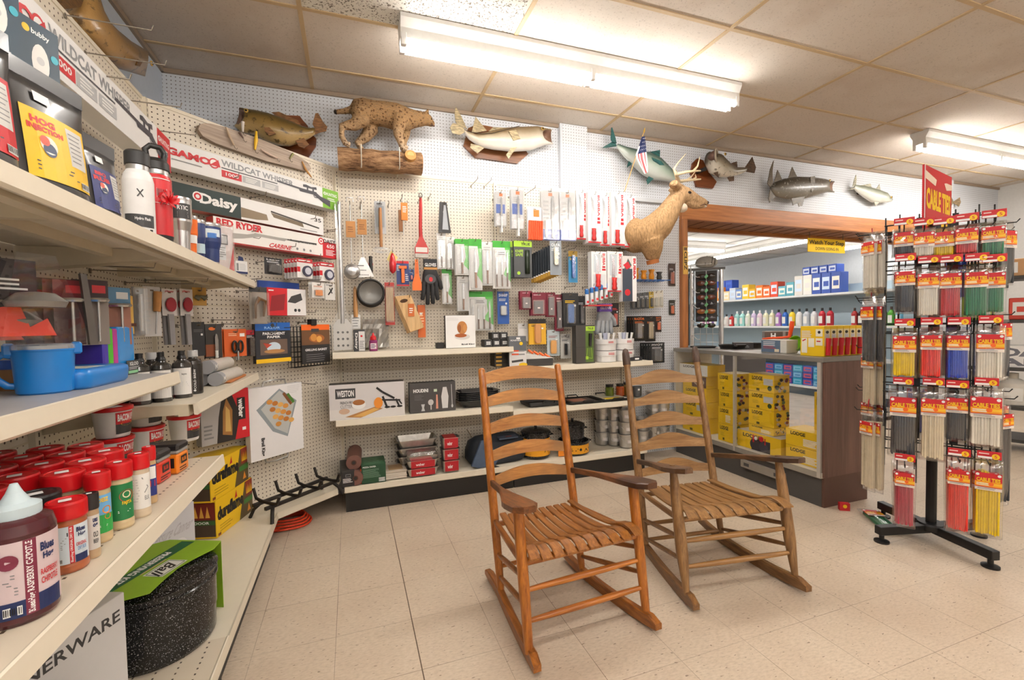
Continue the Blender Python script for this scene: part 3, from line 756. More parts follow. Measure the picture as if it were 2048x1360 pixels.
bottle('water_bottle', 'white steel water bottle with black lid standing by the red one', 'bottle', c, [('bottle_body', [(0, 0), (r*.96, 0), (r, .004), (r, .150), (r*.9, .168), (r*.72, .18)], P('E9E7E6', .4)), ('neck_ring', [(r*.72, .18), (r*.72, .193)], SS), ('lid', [(r*.74, .193), (r*.80, .195), (r*.80, .228), (r*.7, .233), (0, .233)], P('2a2a2b', .45))], rz=face_rz(c),
    label_print=(r+.0004, 0, .15, lambda b, w, h: (grid_rect(b, -w*.5, h*.13, w*.5, h*.36, DGR, 8), b.text('Hydro Flask', -w*.14, h*.24, w*.36, h*.31, WHT), b.line([(-w*.04, h*.82), (w*.14, h*.68)], .003, DGR), b.line([(w*.14, h*.82), (-w*.04, h*.68)], .003, DGR), b.rect(w*.1, h*.05, w*.42, h*.1, BK))))
c, r = at_top(286, 346, -.555); r = .0385
t = bottle('water_bottle', 'red steel bottle with black carry-handle lid and red gift bow', 'bottle', c, [('base_ring', [(0, 0), (r*.9, 0), (r*.97, .02), (r, .026)], P('2a2a2b', .5)), ('bottle_body', [(r, .026), (r, .19), (r*.97, .203), (r*.9, .21)], P('C8232B', .35)), ('neck_ring', [(r*.9, .21), (r*.86, .214), (r*.86, .228)], SS), ('lid', [(r*.92, .226), (r*.94, .228), (r*.9, .25), (r*.7, .262), (r*.3, .266), (0, .266)], BLK)], rz=face_rz(c),
    label_print=(r+.0005, 0, .21, lambda b, w, h: (grid_rect(b, -w*.3, h*.60, w*.48, h*.92, INK('D4343A'), 8), b.bars(w*.0, h*.66, w*.34, h*.8, BK), grid_rect(b, -w*.5, h*.93, w*.5, h*.94, WHT, 10), grid_rect(b, -w*.5, h*.58, w*.5, h*.585, WHT, 10))))
b = MB(); b.tube([(-.02, 0, .255), (-.024, 0, .29), (-.012, 0, .303), (.014, 0, .301), (.024, 0, .285), (.02, 0, .255)], .0085, BLK, 10); b.obj('carry_handle', t)
b = MB()
for k in range(14): a = k*2.4; e = .9*math.sin(k*1.7); b.loft([[(0, 0, -.005), (0, 0, .005)], [(.018*math.cos(a), -.008-.012*abs(e), .018*math.sin(a)-.006), (.018*math.cos(a), -.008-.012*abs(e), .018*math.sin(a)+.006)], [(.028*math.cos(a+.2), -.004, .028*math.sin(a+.2)-.002), (.028*math.cos(a+.2), -.004, .028*math.sin(a+.2)+.002)]], P('D01820', .25), closed=False, cap=False)
b.v = [Vector((v.x+r*.75, v.y-r*.9, v.z+.135)) for v in b.v]; b.obj('gift_bow', t)
def tumbler(u0, u1, lb, col, X=-.56, H=.17, rr=None, band=None):
    c, r = at_top(u0, u1, X, 470); r = rr or r
    t = bottle('tumbler', lb, 'cup', c, [('steel_base', [(0, 0), (r*.70, 0), (r*.74, .004), (r*.76, .022)], SS), ('cup_body', [(r*.76, .022), (r*.80, H*.42), (r*.98, H*.58), (r, H-.014)], SS if col is None else P(col, .35)), ('rim', [(r, H-.014), (r*1.02, H-.006), (r*.99, H), (0, H-.002)], SS)], rz=face_rz(c))
    if band: b = MB(); cyl_print(b, r*1.003, H*.58, H*.96, band); b.obj('printed_label', t)
tumbler(344, 379, 'plain steel tumbler with black label beside the red bottle', None, H=.20, rr=.036, band=lambda b, w, h: (grid_rect(b, -w*.3, h*.1, w*.5, h*.8, DGR, 8), b.text('RTIC', -w*.1, h*.5, w*.35, h*.7, WHT), b.fake(-w*.1, h*.16, w*.35, h*.42, WHT, rows=4)))
tumbler(369, 390, 'slim orange tumbler between the steel and navy cups', 'EE6F1B', H=.16, rr=.026, band=lambda b, w, h: grid_rect(b, -w*.5, -h*.6, w*.5, -h*.1, WHT, 8))
tumbler(383, 407, 'slim navy tumbler standing next to the orange one', '2B3D70', H=.165, rr=.027, band=lambda b, w, h: (grid_rect(b, -w*.5, -h*1.0, w*.5, -h*.4, INK('B9D4DF'), 8)))
tumbler(399, 440, 'wide navy tumbler with white and blue wrap, farthest cup on the shelf', '27396E', H=.185, rr=.042, band=lambda b, w, h: (grid_rect(b, -w*.5, h*.3, w*.5, h*.75, INK('DDE7EE'), 8), grid_rect(b, -w*.1, h*.2, w*.3, h*.5, INK('3b74c0'), 5), b.rect(-w*.4, h*.2, -w*.1, h*.42, WHT)))
x, z = FL.lo(449, 480, .41)
t = thing('flag_pack', 'clear bag with pink and white packet at the end of the top shelf', 'package', FL.W(x-.02, .40, ZT), FL.rz+R(-50))
b = MB(); b.box(-.055, 0, 0, .055, .02, .2, P('DCCBC8', .4), .004); b.rect(-.04, .05, .02, .17, INK('DFE0E2')); b.rect(-.03, .12, .03, .165, DGR); b.rect(-.025, .125, .025, .16, LGR); b.fake(-.03, .06, .02, .11, GRY, rows=5); b.poly([(.03, .0), (.054, .0), (.054, .12)], RED); b.obj('packet', t)
b = MB(); b.box(-.06, -.004, 0, .06, .024, .215, clear('FFFFFF', .15, .2), .006); b.obj('bag', t)
x, z = FD.lo(484, 548, .10)
t = thing('cartridge_pack', 'small white carded pack hanging past the shelf end below the carbine carton', 'package', FD.W(x, .10, z), FD.rz)
b = MB(); b.box(-.035, 0, 0, .035, .025, .075, INK('E9E7E6'), .002); b.rect(-.034, .002, .034, .014, NAVY); b.fake(-.012, .02, .026, .06, LGR, rows=5); b.rect(-.03, .018, -.018, .06, GRY); b.obj('box', t)
b = MB(); b.prism([(-.015, .074), (.02, .074), (.015, .098), (-.01, .104)], .01, .011, NAVY); b.obj('hang_tab', t)
# ---- lunch mug, lids, ice packs on the third shelf
Z3 = 1.125; BLU = P('1B83D8', .3, 0, .03, None, .3)
c = Vector((-.655, 1.235, Z3))
def mug(lb, c, s=1, rz=0, rot=0):
    t = thing('lunch_mug', lb, 'mug', c, rz)
    sx = 1.0
    b = MB(); b.lathe([(0, 0), (.044, 0), (.049, .004), (.054, .098), (.0555, .101), (.0555, .105), (.052, .105)], BLU, 32, 1, .86); b.obj('mug_body', t)
    b = MB(); b.lathe([(.0565, .104), (.0565, .112), (.052, .116), (.048, .113), (0, .113)], clear('DDEEFF', .2, .15, .35), 32, 1, .86); lo = b.obj('lid', t)
    for sg in (-1, 1): b = MB(); b.box(sg*.056-.010, -.014, .090, sg*.056+.010, .014, .119, BLU, .004); b.obj('clip', lo)
    b = MB(); b.tube([(-.050, 0, .09), (-.066, 0, .094), (-.080, 0, .082), (-.083, 0, .062), (-.076, 0, .038), (-.060, 0, .022), (-.046, 0, .02)], .005, BLU, 10, sy=1.6); b.obj('handle', t)
    return t
mug('bright blue lidded lunch mug with clip handles, nearest on the grey shelf', atz(92, 790, Z3)+hdir(atz(92, 790, Z3))*.055, rz=face_rz(atz(92, 790, Z3), 0))
p = atz(20, 755, Z3); mug('blue lidded lunch mug half hidden behind the nearest one', Vector((-.80, 1.17, Z3)), rz=.6)
p0, p1 = atz(160, 781, Z3), atz(262, 758, Z3)
t = thing('food_container', 'flat blue food container with pale label beside the lunch mug', 'container', ((p0.x+p1.x)/2-.065, (p0.y+p1.y)/2, Z3), FL.rz)
b = MB(); L = (p1-p0).length*.97
def rr_poly(w, d, r, n=5): return [(sx*(w/2-r)+r*math.cos(a0+PI/2*k/n), sy*(d/2-r)+r*math.sin(a0+PI/2*k/n)) for sx, sy, a0 in ((1, 1, 0), (-1, 1, PI/2), (-1, -1, PI), (1, -1, 1.5*PI)) for k in range(n+1)]
b.loft([[(x, y, z) for x, y in rr_poly(L*s, .15*s, .03*s)] for s, z in ((.90, 0), (.97, .008), (1, .035), (.98, .045), (.9, .05))], BLU); b.obj('container_body', t)
b = MB(); b.box(-L*.3, -.05, .05, L*.1, .05, .0506, INK('D7DCD0')); b.obj('label', t)
base = atz(250, 754, Z3)+Vector((-.035, .0, 0))
for k, (cc, lb) in enumerate((('4a3aa8', 'purple'), ('55C12E', 'green'), ('C0399A', 'pink'), ('2A8FDC', 'blue'))):
    b = MB(); w = .02
    if k == 3: b.box(-.001, 0, 0, .09, .03, .132, P(cc, .25, 0, .1, None, .5), .004)
    else: b.box(0, 0, 0, w*1.25, .09, .130-.002*k, P(cc, .3, 0, .06), .004)
    single(b, 'ice_pack', f'{lb} freezer block standing in the grey card tray on the third shelf', 'ice pack', FL.W(base.y-.045+k*.030, base.x+.945+.004, Z3+.0245), FL.rz-.1)
t = thing('card_tray', 'grey printed card tray holding the coloured freezer blocks', 'tray', FL.W(base.y+.055, base.x+.945+.012, Z3), FL.rz-.1)
b = MB(); b.box(-.11, 0, 0, .095, .11, .024, INK('DAD9D4')); b.box(.015, -.002, 0, .096, 0, .046, INK('4a4a4a')); b.text('IGLOO', .03, .029, .078, .041, WHT, -.002); b.fake(.025, .016, .085, .026, LGR, -.002, rows=2); b.rect(.02, .004, .085, .013, INK('8FCB9A'), -.002); b.obj('tray_body', t)
c = Vector((-.80, 1.50, Z3))
bottle('plastic_jar', 'jar of brown powder with blue lid behind the flat container', 'jar', c, [('jar_body', [(0, 0), (.036, 0), (.036, .055)], P('a37a52', .4)), ('lid', [(.038, .053), (.038, .075), (0, .076)], P('2858B8', .35))])
# ---- soap bottles and rolls on the lower far shelf
ZR = 1.015
def soap(c, lb, dark=0, g=None):
    r = .0315; lab = INK('E8E5E1')
    t = thing('soap_bottle', lb, 'bottle', c, face_rz(c), g)
    b = MB(); b.lathe([(0, 0), (r*.95, 0), (r, .004), (r, .118), (r*.9, .130), (r*.5, .14), (r*.42, .146)], P('2b2826', .15, 0, .05, None, .5) if dark else P('3a3734', .12, 0, .05, None, .6), 24); b.obj('bottle_body', t)
    if dark:
        b = MB(); b.lathe([(r*.50, .145), (r*.55, .147), (r*.55, .17), (r*.5, .172), (0, .172)], clear('F4F4F4', .2, .15, .6), 20); b.obj('cap', t)
        b = MB(); cyl_print(b, r*1.004, .01, .115, lambda b, w, h: (b.text('COLD BREW', -w*.0, h*.1, w*.12, h*.85, WHT, rot=-1, bold=.02), b.disc(w*.05, h*.05, .004, WHT))); b.obj('printed_label', t)
    else:
        b = MB(); b.lathe([(r*.45, .145), (r*.5, .148), (r*.38, .158), (r*.2, .162), (0, .162)], P('1d1c1c', .4), 20); b.lathe([(r*.34, .158), (r*.34, .175), (0, .176)], P('1d1c1c', .4), 16); b.obj('pump_top', t)
        b = MB(); cyl_print(b, r*1.004, .014, .112, lambda b, w, h: (grid_rect(b, -w*.5, 0, w*.5, h, lab, 10), b.text('bayou', -w*.02, h*.72, w*.22, h*.82, BK), b.fake(-w*.45, h*.2, -w*.1, h*.9, LGR, rows=10, fill=.25), b.fake(w*.0, h*.3, w*.3, h*.5, LGR, rows=3))); b.obj('printed_label', t)
    return t
soap(Vector((-.600, 2.01, ZR)), 'dark pump bottle with white label, nearest the black drink bottle')
soap(Vector((-.640, 1.935, ZR)), 'dark pump bottle with white label, middle of the front row')
soap(Vector((-.685, 1.885, ZR)), 'dark pump bottle with white label half behind the ice block tray')
for k, (x, y) in enumerate(((-.592, 2.11), (-.70, 2.03), (-.745, 1.96))): soap(Vector((x, y, ZR)), ['black drink bottle with clear cap and white upright lettering', 'black clear-capped bottle behind the middle pump bottle', 'black clear-capped bottle deepest behind the pump bottles'][k], 1)
for k, (x, y, z, L, lb) in enumerate(((-.565, 2.52, ZR+.030, .33, 'white mesh wrapped roll lying along the shelf front, lower of two'), (-.625, 2.55, ZR+.03, .33, 'white mesh wrapped roll lying behind the lower front roll'), (-.595, 2.50, ZR+.085, .30, 'white mesh wrapped roll resting on top of two others'))):
    t = thing('mesh_roll', lb, 'roll', (x, y, z), PI/2-.05)
    b = MB(); key = 'meshroll'
    if key not in MATS:
        m, n = newm(key); s = n.sep(n.coord()); a = n.math('FRACT', n.math('MULTIPLY', n.math('ADD', s[0], n.math('MULTIPLY', s[2], 1.2)), 160)); bb = n.math('FRACT', n.math('MULTIPLY', n.math('SUBTRACT', s[0], n.math('MULTIPLY', s[2], 1.2)), 160))
        n.l(n.mix(n.math('GREATER_THAN', n.math('MAXIMUM', a, bb), .78), lin('E9E4DC'), lin('a79d92')), n.b.inputs['Base Color'])
    b.tube([(-L/2, 0, 0), (L/2-.02, 0, 0), (L/2, 0, 0)], [.029, .029, .024], MATS[key], 18); b.obj('mesh_wrap', t)
    b = MB(); b.tube([(-L/2-.02, 0, 0), (-L/2+.03, 0, 0)], [.0305, .0305], INK('9b9ca0'), 18); b.text('M', -L/2-.01, -.008, -L/2+.02, .012, WHT, -.031); b.obj('paper_band', t)
b = MB(); b.box(-.03, -.2, 0, .09, .12, .012, P('B5713D', .6), .004); single(b, 'wooden_board', 'thin brown wooden board under the mesh rolls', 'board', (-.62, 2.62, ZR+.001), 0)
# ---- seasoning on the fourth shelf
Z4 = .829
LID = P('C8161D', .3, 0, .05); LIDK = P('232122', .35)
def seas(c, r, h, lb, lab, deco, body='9b7a4e', lid=LID, rz=0, g=None):
    t = thing('seasoning_jar', lb, 'jar', c, face_rz(c, rz), g)
    lo = jar_mesh(t, r, h, lid, P(body, .3, 0, .25, None, .4), INK(lab), deco, lidh=h*.22)
    b = MB(); b.box(-r*.35, -r*.3, h, r*.25, r*.2, h+.0005, WHT); b.obj('price_sticker', lo)
    return t
def blues(c1, c2):
    def f(b, w, h):
        grid_rect(b, w*.02, 0, w*.14, h, RED); b.text('BluesHog ORIGINAL DRY RUB', w*.04, h*.03, w*.12, h*.97, WHT, rot=-1); b.rect(-w*.48, h*.74, w*.0, h*.84, DGR); b.fake(-w*.48, h*.4, w*.0, h*.72, GRY, rows=7, fill=.3)
        b.bars(-w*.45, h*.03, -w*.15, h*.16, BK); b.text('Blues', w*.2, h*.8, w*.46, h*.93, NAVY, bold=.04); b.text('Hog', w*.24, h*.64, w*.46, h*.78, NAVY, bold=.04); b.text(c1, w*.18, h*.42, w*.48, h*.52, RED); b.text(c2, w*.22, h*.3, w*.46, h*.4, INK('5f92c4')); grid_rect(b, w*.15, 0, w*.5, h*.2, NAVY, 4)
    return f
FR = []
def put(u0, u1, vt, vb, *a, **k): c, r, h = cyl_at(u0, u1, vt, vb, Z4); FR.append((c, r)); return seas(c, r, h, *a, **k)
put(94, 186, 998, 1148, 'seasoning jar with red lid and white and blue rub label, nearest', 'D9E3EA', blues('ORIGINAL', 'DRY RUB'), 'A85A34')
put(166, 205, 985, 1118, 'black-lidded seasoning jar with old style beef label behind the nearest jar', 'D8D4CE', lambda b, w, h: (b.text('ues', w*.1, h*.8, w*.4, h*.92, NAVY, bold=.04), b.text('og', w*.1, h*.62, w*.4, h*.76, NAVY, bold=.04), b.text('OLD', w*.1, h*.36, w*.4, h*.52, DGR), b.text('BEEF', w*.1, h*.18, w*.4, h*.3, DGR)), 'B59A78', LIDK)
put(172, 230, 942, 1088, 'seasoning jar with sky blue and green cartoon label', '6FB2E4', lambda b, w, h: (grid_rect(b, -w*.8, 0, w*.8, h*.48, INK('2FA04A'), 12), b.text('DEEZ', w*.0, h*.82, w*.4, h*.93, YEL, bold=.04), b.disc(w*.32, h*.6, h*.1, INK('E0872E')), b.disc(w*.36, h*.42, h*.08, INK('D9772a')), b.fake(w*.0, h*.16, w*.4, h*.22, WHT, rows=2)), 'C7AD83')
put(214, 273, 922, 1060, 'seasoning jar with dark green label and red round figure', '1F7A45', lambda b, w, h: (b.disc(w*.26, h*.66, h*.17, RED), b.disc(w*.26, h*.7, h*.1, INK('E9D9B5')), b.text('FAJITA', w*.06, h*.4, w*.46, h*.52, YEL, bold=.03), b.fake(-w*.1, h*.2, w*.4, h*.28, WHT, rows=2)), 'CDB68E')
put(260, 306, 905, 1036, 'seasoning jar with plain white label beside the green one', 'ECEAE6', lambda b, w, h: (b.text('ELK', w*.2, h*.24, w*.46, h*.36, GRY), b.line([(w*.1, h*.9), (w*.4, h*.6), (w*.2, h*.45)], .002, GRY), b.fake(-w*.4, h*.2, -w*.0, h*.9, LGR, rows=9, fill=.25)), 'CDBBA0')
put(288, 317, 892, 1008, 'seasoning jar with blue label, last before the square tins', '2C3C86', lambda b, w, h: (grid_rect(b, -w*.4, h*.55, w*.5, h*.95, WHT), b.rect(w*.0, h*.3, w*.4, h*.5, RED)), 'C4A478')
# the rows behind
k = 0; back = []
for row, (d, y0, n) in enumerate(((.375, .93, 6), (.295, .92, 7), (.215, .90, 7), (.13, .95, 6))):
    for i in range(n):
        c = Vector((-.945+d, y0+i*.086+row*.02, Z4))
        if any((c-q).length < r+.037 for q, r in FR): continue
        back.append((row, c))
proto = {}
for row, c in back:
    dark = row == 0 and c.y < 1.12
    lb = ('black-lidded seasoning jar behind the nearest red-lidded one' if dark else 'red-lidded seasoning jar in the rows behind the front jars')
    if dark not in proto: proto[dark] = seas(c, .035, .135 if dark else .15, lb, 'C9B79A', None, '8d744f', LIDK if dark else LID, g='black-lidded jars in the back rows' if dark else 'red-lidded jars in the back rows')
    else: dup(proto[dark], c, lb)
# BBQ sauce bottle
c, r, h = cyl_at(-2, 88, 1050, 1240, Z4)
t = thing('sauce_bottle', 'big maroon barbecue sauce bottle with white squeeze cap in the corner', 'bottle', c, face_rz(c))
r = .045
b = MB(); b.lathe([(0, 0), (r*.93, 0), (r, .006), (r, .135), (r*.92, .15), (r*.6, .158)], P('4a1820', .25, 0, .1, None, .4), 28); b.obj('bottle_body', t)
b = MB(); b.lathe([(r*.64, .154), (r*.66, .158), (r*.66, .172), (r*.4, .178), (r*.22, .192), (r*.1, .206), (0, .207)], P('C9DAE0', .35), 24); b.obj('squeeze_cap', t)
b = MB(); rr = r*1.004; N = 20
b.add([(rr*math.cos(a), rr*math.sin(a), z) for z in (.014, .128) for a in [-PI/2-1.5+3*q/N for q in range(N+1)]], [(q, q+1, N+2+q, N+1+q) for q in range(N)], INK('D9C4C6'), True)
cyl_print(b, rr, .014, .128, lambda b, w, h: (grid_rect(b, w*.06, 0, w*.22, h, INK('7b2740')), b.text('BluesHog RASPBERRY CHIPOTLE', w*.085, h*.02, w*.195, h*.98, WHT, rot=-1, bold=.03), grid_rect(b, -w*.6, 0, w*.06, h*.22, NAVY), grid_rect(b, w*.22, 0, w*.6, h*.24, NAVY), b.text('Blues', w*.27, h*.78, w*.5, h*.9, NAVY, bold=.04), b.text('Hog', w*.3, h*.64, w*.48, h*.76, NAVY, bold=.04), b.text('RASPBERRY', w*.26, h*.46, w*.56, h*.54, RED), b.text('CHIPOTLE', w*.26, h*.34, w*.54, h*.43, RED), b.disc(-w*.12, h*.75, h*.1, INK('7b2740')), b.fake(-w*.4, h*.3, w*.0, h*.6, GRY, rows=7, fill=.3), b.bars(-w*.2, h*.04, w*.02, h*.16, BK)))
b.obj('label', t)
# bacon tubs
def tub(c, lb, s=1.0):
    r = .052*s; h = .098*s; t = thing('bacon_tub', lb, 'tub', c, face_rz(c, 20))
    b = MB(); b.lathe([(0, 0), (r*.8, 0), (r*.83, .003), (r*.97, h-.012)], P('EDEAE8', .35), 28); b.obj('tub_body', t)
    b = MB(); b.lathe([(r*1.0, h-.014), (r*1.05, h-.012), (r*1.05, h-.002), (r*.97, h), (r*.9, h-.003), (0, h-.003)], P('D3141C', .3, 0, .04, None, .3), 28); lo = b.obj('lid', t)
    b = MB(); b.box(-r*.5, -r*.4, h-.003, r*.4, r*.3, h-.0022, WHT); b.obj('price_sticker', lo)
    b = MB(); cyl_print(b, r*.92, h*.12, h*.82, lambda b, w, h: (grid_rect(b, -w*.1, h*.45, w*.5, h, RED), grid_rect(b, -w*.1, 0, w*.5, h*.45, DGR), b.text('BACON UP', -w*.05, h*.58, w*.48, h*.92, WHT, bold=.04), b.disc(w*.24, h*.46, w*.2, YEL, rz=h*.1)))
    b.v = [Vector((v.x*(1+.14*(v.z/h-.5)), v.y*(1+.14*(v.z/h-.5)), v.z)) for v in b.v]; b.obj('label', t)
zt = Z4+.099
for k, (u0, u1, dd) in enumerate(((193, 262, .21), (260, 329, .24))):
    x, z = FL.lo((u0+u1)/2, 889, dd)
    tub(FL.W(x, dd, Z4), ['white bacon grease tub at the foot of the first stack', 'white bacon grease tub at the foot of the second stack'][k])
    tub(FL.W(x, dd, zt), ['white bacon grease tub with red lid on top, nearer stack', 'white bacon grease tub with red lid on top, stack beside the square tins'][k])
x, z = FL.lo(366, 915, .30); tub(FL.W(x, .31, Z4), 'single white bacon tub with red lid behind the orange square tin', 1.05)
def tin(u, v, col, lb):
    p = atz(u, v, Z4); t = thing('seasoning_tin', lb, 'tin', (p.x-.035, p.y+.005, Z4), FL.rz-.12); s = .034
    b = MB(); b.box(-s, -s, 0, s, s, .062, P(col, .3, 0, .08, None, .4), .006); b.rect(-s*.5, .028, s*.6, .052, BK, -s); b.text('RUB', -s*.3, .034, s*.4, .046, INK(col), -s); b.fake(-s*.8, .008, s*.7, .022, BK, -s, rows=2)
    with b.at(rz=-90): b.rect(-s*.7, .02, s*.7, .05, INK('a33a20') if 'red' in lb else BK, -s)
    b.obj('tin_body', t)
    b = MB(); b.box(-s*1.0, -s*1.0, .061, s*1.0, s*1.0, .072, INK('8f8a86'), .004); b.box(-s*1.03, -s*1.03, .070, s*1.03, s*1.03, .092, LIDK, .006); b.obj('lid', t)
tin(333, 962, 'D8341C', 'square seasoning tin with black lid and red sides'); tin(369, 942, 'E8801C', 'square seasoning tin with black lid and orange sides')
# ---- base deck: fire logs, canner, dinnerware carton, fryer carton
def fl_front(b, w, h):
    b.poly([(w*.1, .001), (w*.28, h*.99), (w*.499, h*.99), (w*.499, .001)], INK('5b4a2a')); b.rect(w*.30, h*.55, w*.499, h*.99, INK('8c2a1c'))
    for k in range(5): x = w*(.32+.035*k); b.poly([(x, h*.62), (x+w*.012, h*(.85+.05*(k % 2))), (x+w*.03, h*.62)], YEL)
    b.rect(w*.24, h*.36, w*.499, h*.50, INK('3f7a35')); b.poly([(w*.33, h*.1), (w*.38, h*.32), (w*.43, h*.1)], INK('E5912e'))
    b.text('duraflame', -w*.47, h*.42, w*.22, h*.78, BK, bold=.06); b.poly([(-w*.02, h*.72), (w*.03, h*.94), (w*.05, h*.74)], RED)
    b.fake(-w*.42, h*.10, -w*.05, h*.32, INK('9a7a10'), rows=3, fill=.2); b.rect(-w*.47, h*.03, -w*.4, h*.1, INK('7a3b20'))
def fl_side(b, w, h):
    b.rect(-w*.48, h*.05, w*.48, h*.95, INK('4a3a2c')); b.rect(-w*.48, h*.5, w*.48, h*.95, INK('7c2416'))
    for k in range(4): x = w*(-.35+.18*k); b.poly([(x, h*.55), (x+w*.06, h*.85), (x+w*.14, h*.55)], INK('E8B04a'))
    b.rect(-w*.48, h*.36, w*.48, h*.47, INK('37662f')); b.text('INDOOR', -w*.3, h*.38, w*.3, h*.45, WHT)
p0, p1 = atz(434, 1077, .181), atz(506, 1020, .181); dr = (p1-p0); ang = math.degrees(math.atan2(dr.y, dr.x))
F1 = Frame(p0.x, p0.y, ang); Lw = .36
carton('fire_log_carton', 'yellow fire log carton, lower of two at the corner shelf foot', 'carton', F1, Lw/2, .181, Lw, .20, .17, 0, ['F0C31B', 'F0C31B', 'EFC21A'], fl_front, side=fl_side)
carton('fire_log_carton', 'yellow fire log carton stacked on top of another', 'carton', F1, Lw/2-.035, .382, Lw, .20, .17, 0, ['F0C31B', 'F0C31B', 'EFC21A'], fl_front, side=fl_side)
# canner in green sleeve
cc = Vector((-.668, 1.875, .181)); t = thing('canning_pot', 'big black speckled canning pot in bright green sleeve on the base shelf', 'pot', cc, R(66))
m, n = newm('speckled enamel'); nz = n.noise(n.coord(), 330, 1, .4); n.l(n.ramp(nz, (.66, lin('151517')), (.70, lin('B8B8B6'))), n.b.inputs['Base Color']); n.b.inputs['Roughness'].default_value = .16; SPK = m
rp = .180; hp = .24
b = MB(); b.lathe([(0, 0), (rp*.93, 0), (rp*.97, .012), (rp*.985, .10), (rp, .10), (rp, .2), (rp*1.03, .205), (rp*1.03, .214), (rp, .218), (rp*.995, hp)], SPK, 48); b.obj('pot_body', t)
b = MB(); b.lathe([(rp*1.03, hp-.004), (rp*1.04, hp), (rp*.95, hp+.008), (rp*.5, hp+.016), (0, hp+.018)], SPK, 40); b.obj('lid', t)
b = MB(); b.tube([(.02+rp*.95, -.06, .17), (rp+.035, -.055, .175), (rp+.045, 0, .178), (rp+.035, .055, .175), (.02+rp*.95, .06, .17)], .011, SPK, 10); b.obj('handle', t)
GLM = P('8DB52B', .4); b = MB()
arc = [(rp*1.06*math.cos(a), rp*1.06*math.sin(a)) for a in [PI*.02+PI*.96*k/14 for k in range(15)]]
top = [(-.172, -.10), (.185, -.10)] ; zt = hp+.022
S = 1.06*rp
pl_ = [(-S*1.05, S*.55), (-S*1.05, -S*.25), (-S*.75, -S*.62), (-S*.35, -S*.52), (0, -S*.46), (S*.35, -S*.50), (S*.72, -S*.60), (S*1.05, -S*.5), (S*1.05, S*.62), (S*.7, S*.95), (S*.3, S*1.08), (-S*.3, S*1.08), (-S*.7, S*.92)]
b.slab(pl_, zt, zt+.002, GLM)
b.box(S*1.05-.002, -S*.5, .0, S*1.05, S*.62, zt, GLM); b.box(-S*1.05, -S*.25, .0, -S*1.05+.002, S*.55, zt, GLM)
with b.at(0, 0, zt+.002, rx=-90, rz=180):
    b.poly([(-S*.99, -S*.30), (S*.99, -S*.30), (S*.99, -S*.05), (-S*.99, -S*.02)], INK('17603a')); b.text('PRESERVING KIT', -S*.55, -S*.26, S*.55, -S*.12, WHT, bold=.04); b.fake(-S*.3, -S*.05, S*.3, -S*.0, INK('E9B99a'), rows=1)
    b.poly([(-S*.14, S*.16), (S*.12, S*.16), (S*.10, S*.42), (-S*.12, S*.42)], WHT)
    b.rect(-S*.28, S*.05, S*.28, S*.42, INK('F3F3EE')); b.line([(-S*.25, S*.08), (S*.25, S*.08), (S*.25, S*.39), (-S*.25, S*.39), (-S*.25, S*.08)], .003, INK('2d5a3a')); b.text('Ball', -S*.19, S*.12, S*.19, S*.36, BK, skew=.25)
with b.at(S*1.05, 0, 0, rz=90): b.fake(-S*.3, .05, S*.2, .15, INK('E9F0C8'), rows=6, fill=.15); b.rect(-S*.2, .17, -S*.1, .19, DGR)
b.obj('card_sleeve', t)
# white dinnerware cartons in the near corner
t = carton('dinnerware_carton', 'taller white dinnerware carton standing beside the canning pot', 'carton', Frame(-.90, 1.28, 68), .19, .181, .40, .33, .26, .12, ['D9D8D8', 'D4D3D3', 'E4E2E0'], lambda b, w, h: (b.text('DINNERWARE', -w*.40, h*.78, w*.46, h*.88, DGR), ))
carton('dinnerware_carton', 'low white dinnerware carton in front of the taller one on the base shelf', 'carton', Frame(-.90, 1.28, 68), .0, .181, .36, .235, .14, .29, ['DEDDDD', 'D6D5D5', 'E6E4E2'], lambda b, w, h: b.text('DINNERWARE', -w*.46, h*.62, w*.46, h*.80, DGR))
t2 = carton('fryer_carton', 'pale grey pressure cooker carton standing behind the canning pot', 'carton', Frame(-.86, 2.22, 62), .13, .181, .26, .30, .2, .04, ['CFCED3', 'C9C8CC', 'D8D6D8'], lambda b, w, h: (b.text('Pressure Canner', -w*.4, h*.62, w*.4, h*.78, INK('B8B4BA'), skew=.15), b.disc(-w*.2, h*.35, h*.12, INK('B4B2B8')), b.disc(w*.2, h*.35, h*.14, INK('E0DEE0'), rz=h*.2)))
# ================================================================ goods hanging on the boards
def hang(name, label, cat, F, px, d, build, n=0, step=.016, grp=None, back=None, dx=0, wh=None, hk=True, rz=0, dz=0):
    """a carded pack at pixel box px on distance d from board F, n more behind it on the same hook"""
    x, z, w, h = F.box(*px, d)
    if wh: z += (h-wh[1])/2; w, h = wh
    t = thing(name, label, cat, F.W(x, d, z), F.rz+R(rz), grp if n else None)
    build(t, w, h)
    for k in range(n):
        o = dup(t, F.W(x+dx*(k+1), d-step*(k+1), z+dz*(k+1)), back or label)
        o['group'] = grp or (name.replace('_', ' ')+'s behind the front one')
    if n: 
        if back: del t['group']
    if hk: hook(F, x, z+h-.014, 'wire hook carrying the '+' '.join(label.split()[:12]), None, max(.06, d+.02))
    return t
def card(t, w, h, col, print_=None, th=.002, name='card', y=0, hole=True, rough=.45):
    b = MB(); b.box(-w/2, y, 0, w/2, y+th, h, P(col, rough, 0, .03), min(.002, th/3))
    if hole: b.rect(-w*.1, h-.018, w*.1, h-.012, P('6b5c4a', .7), y)
    if print_: print_(b, w, h)
    return b.obj(name, t)
def blister(t, x0, z0, x1, z1, dp=.014, y=0, tint='FFFFFF', gl=.14, rough=.16, name='blister'):
    b = MB(); b.box(x0, y-dp, z0, x1, y-.0004, z1, clear(tint, gl, rough), min(.006, dp/2.2)); return b.obj(name, t)
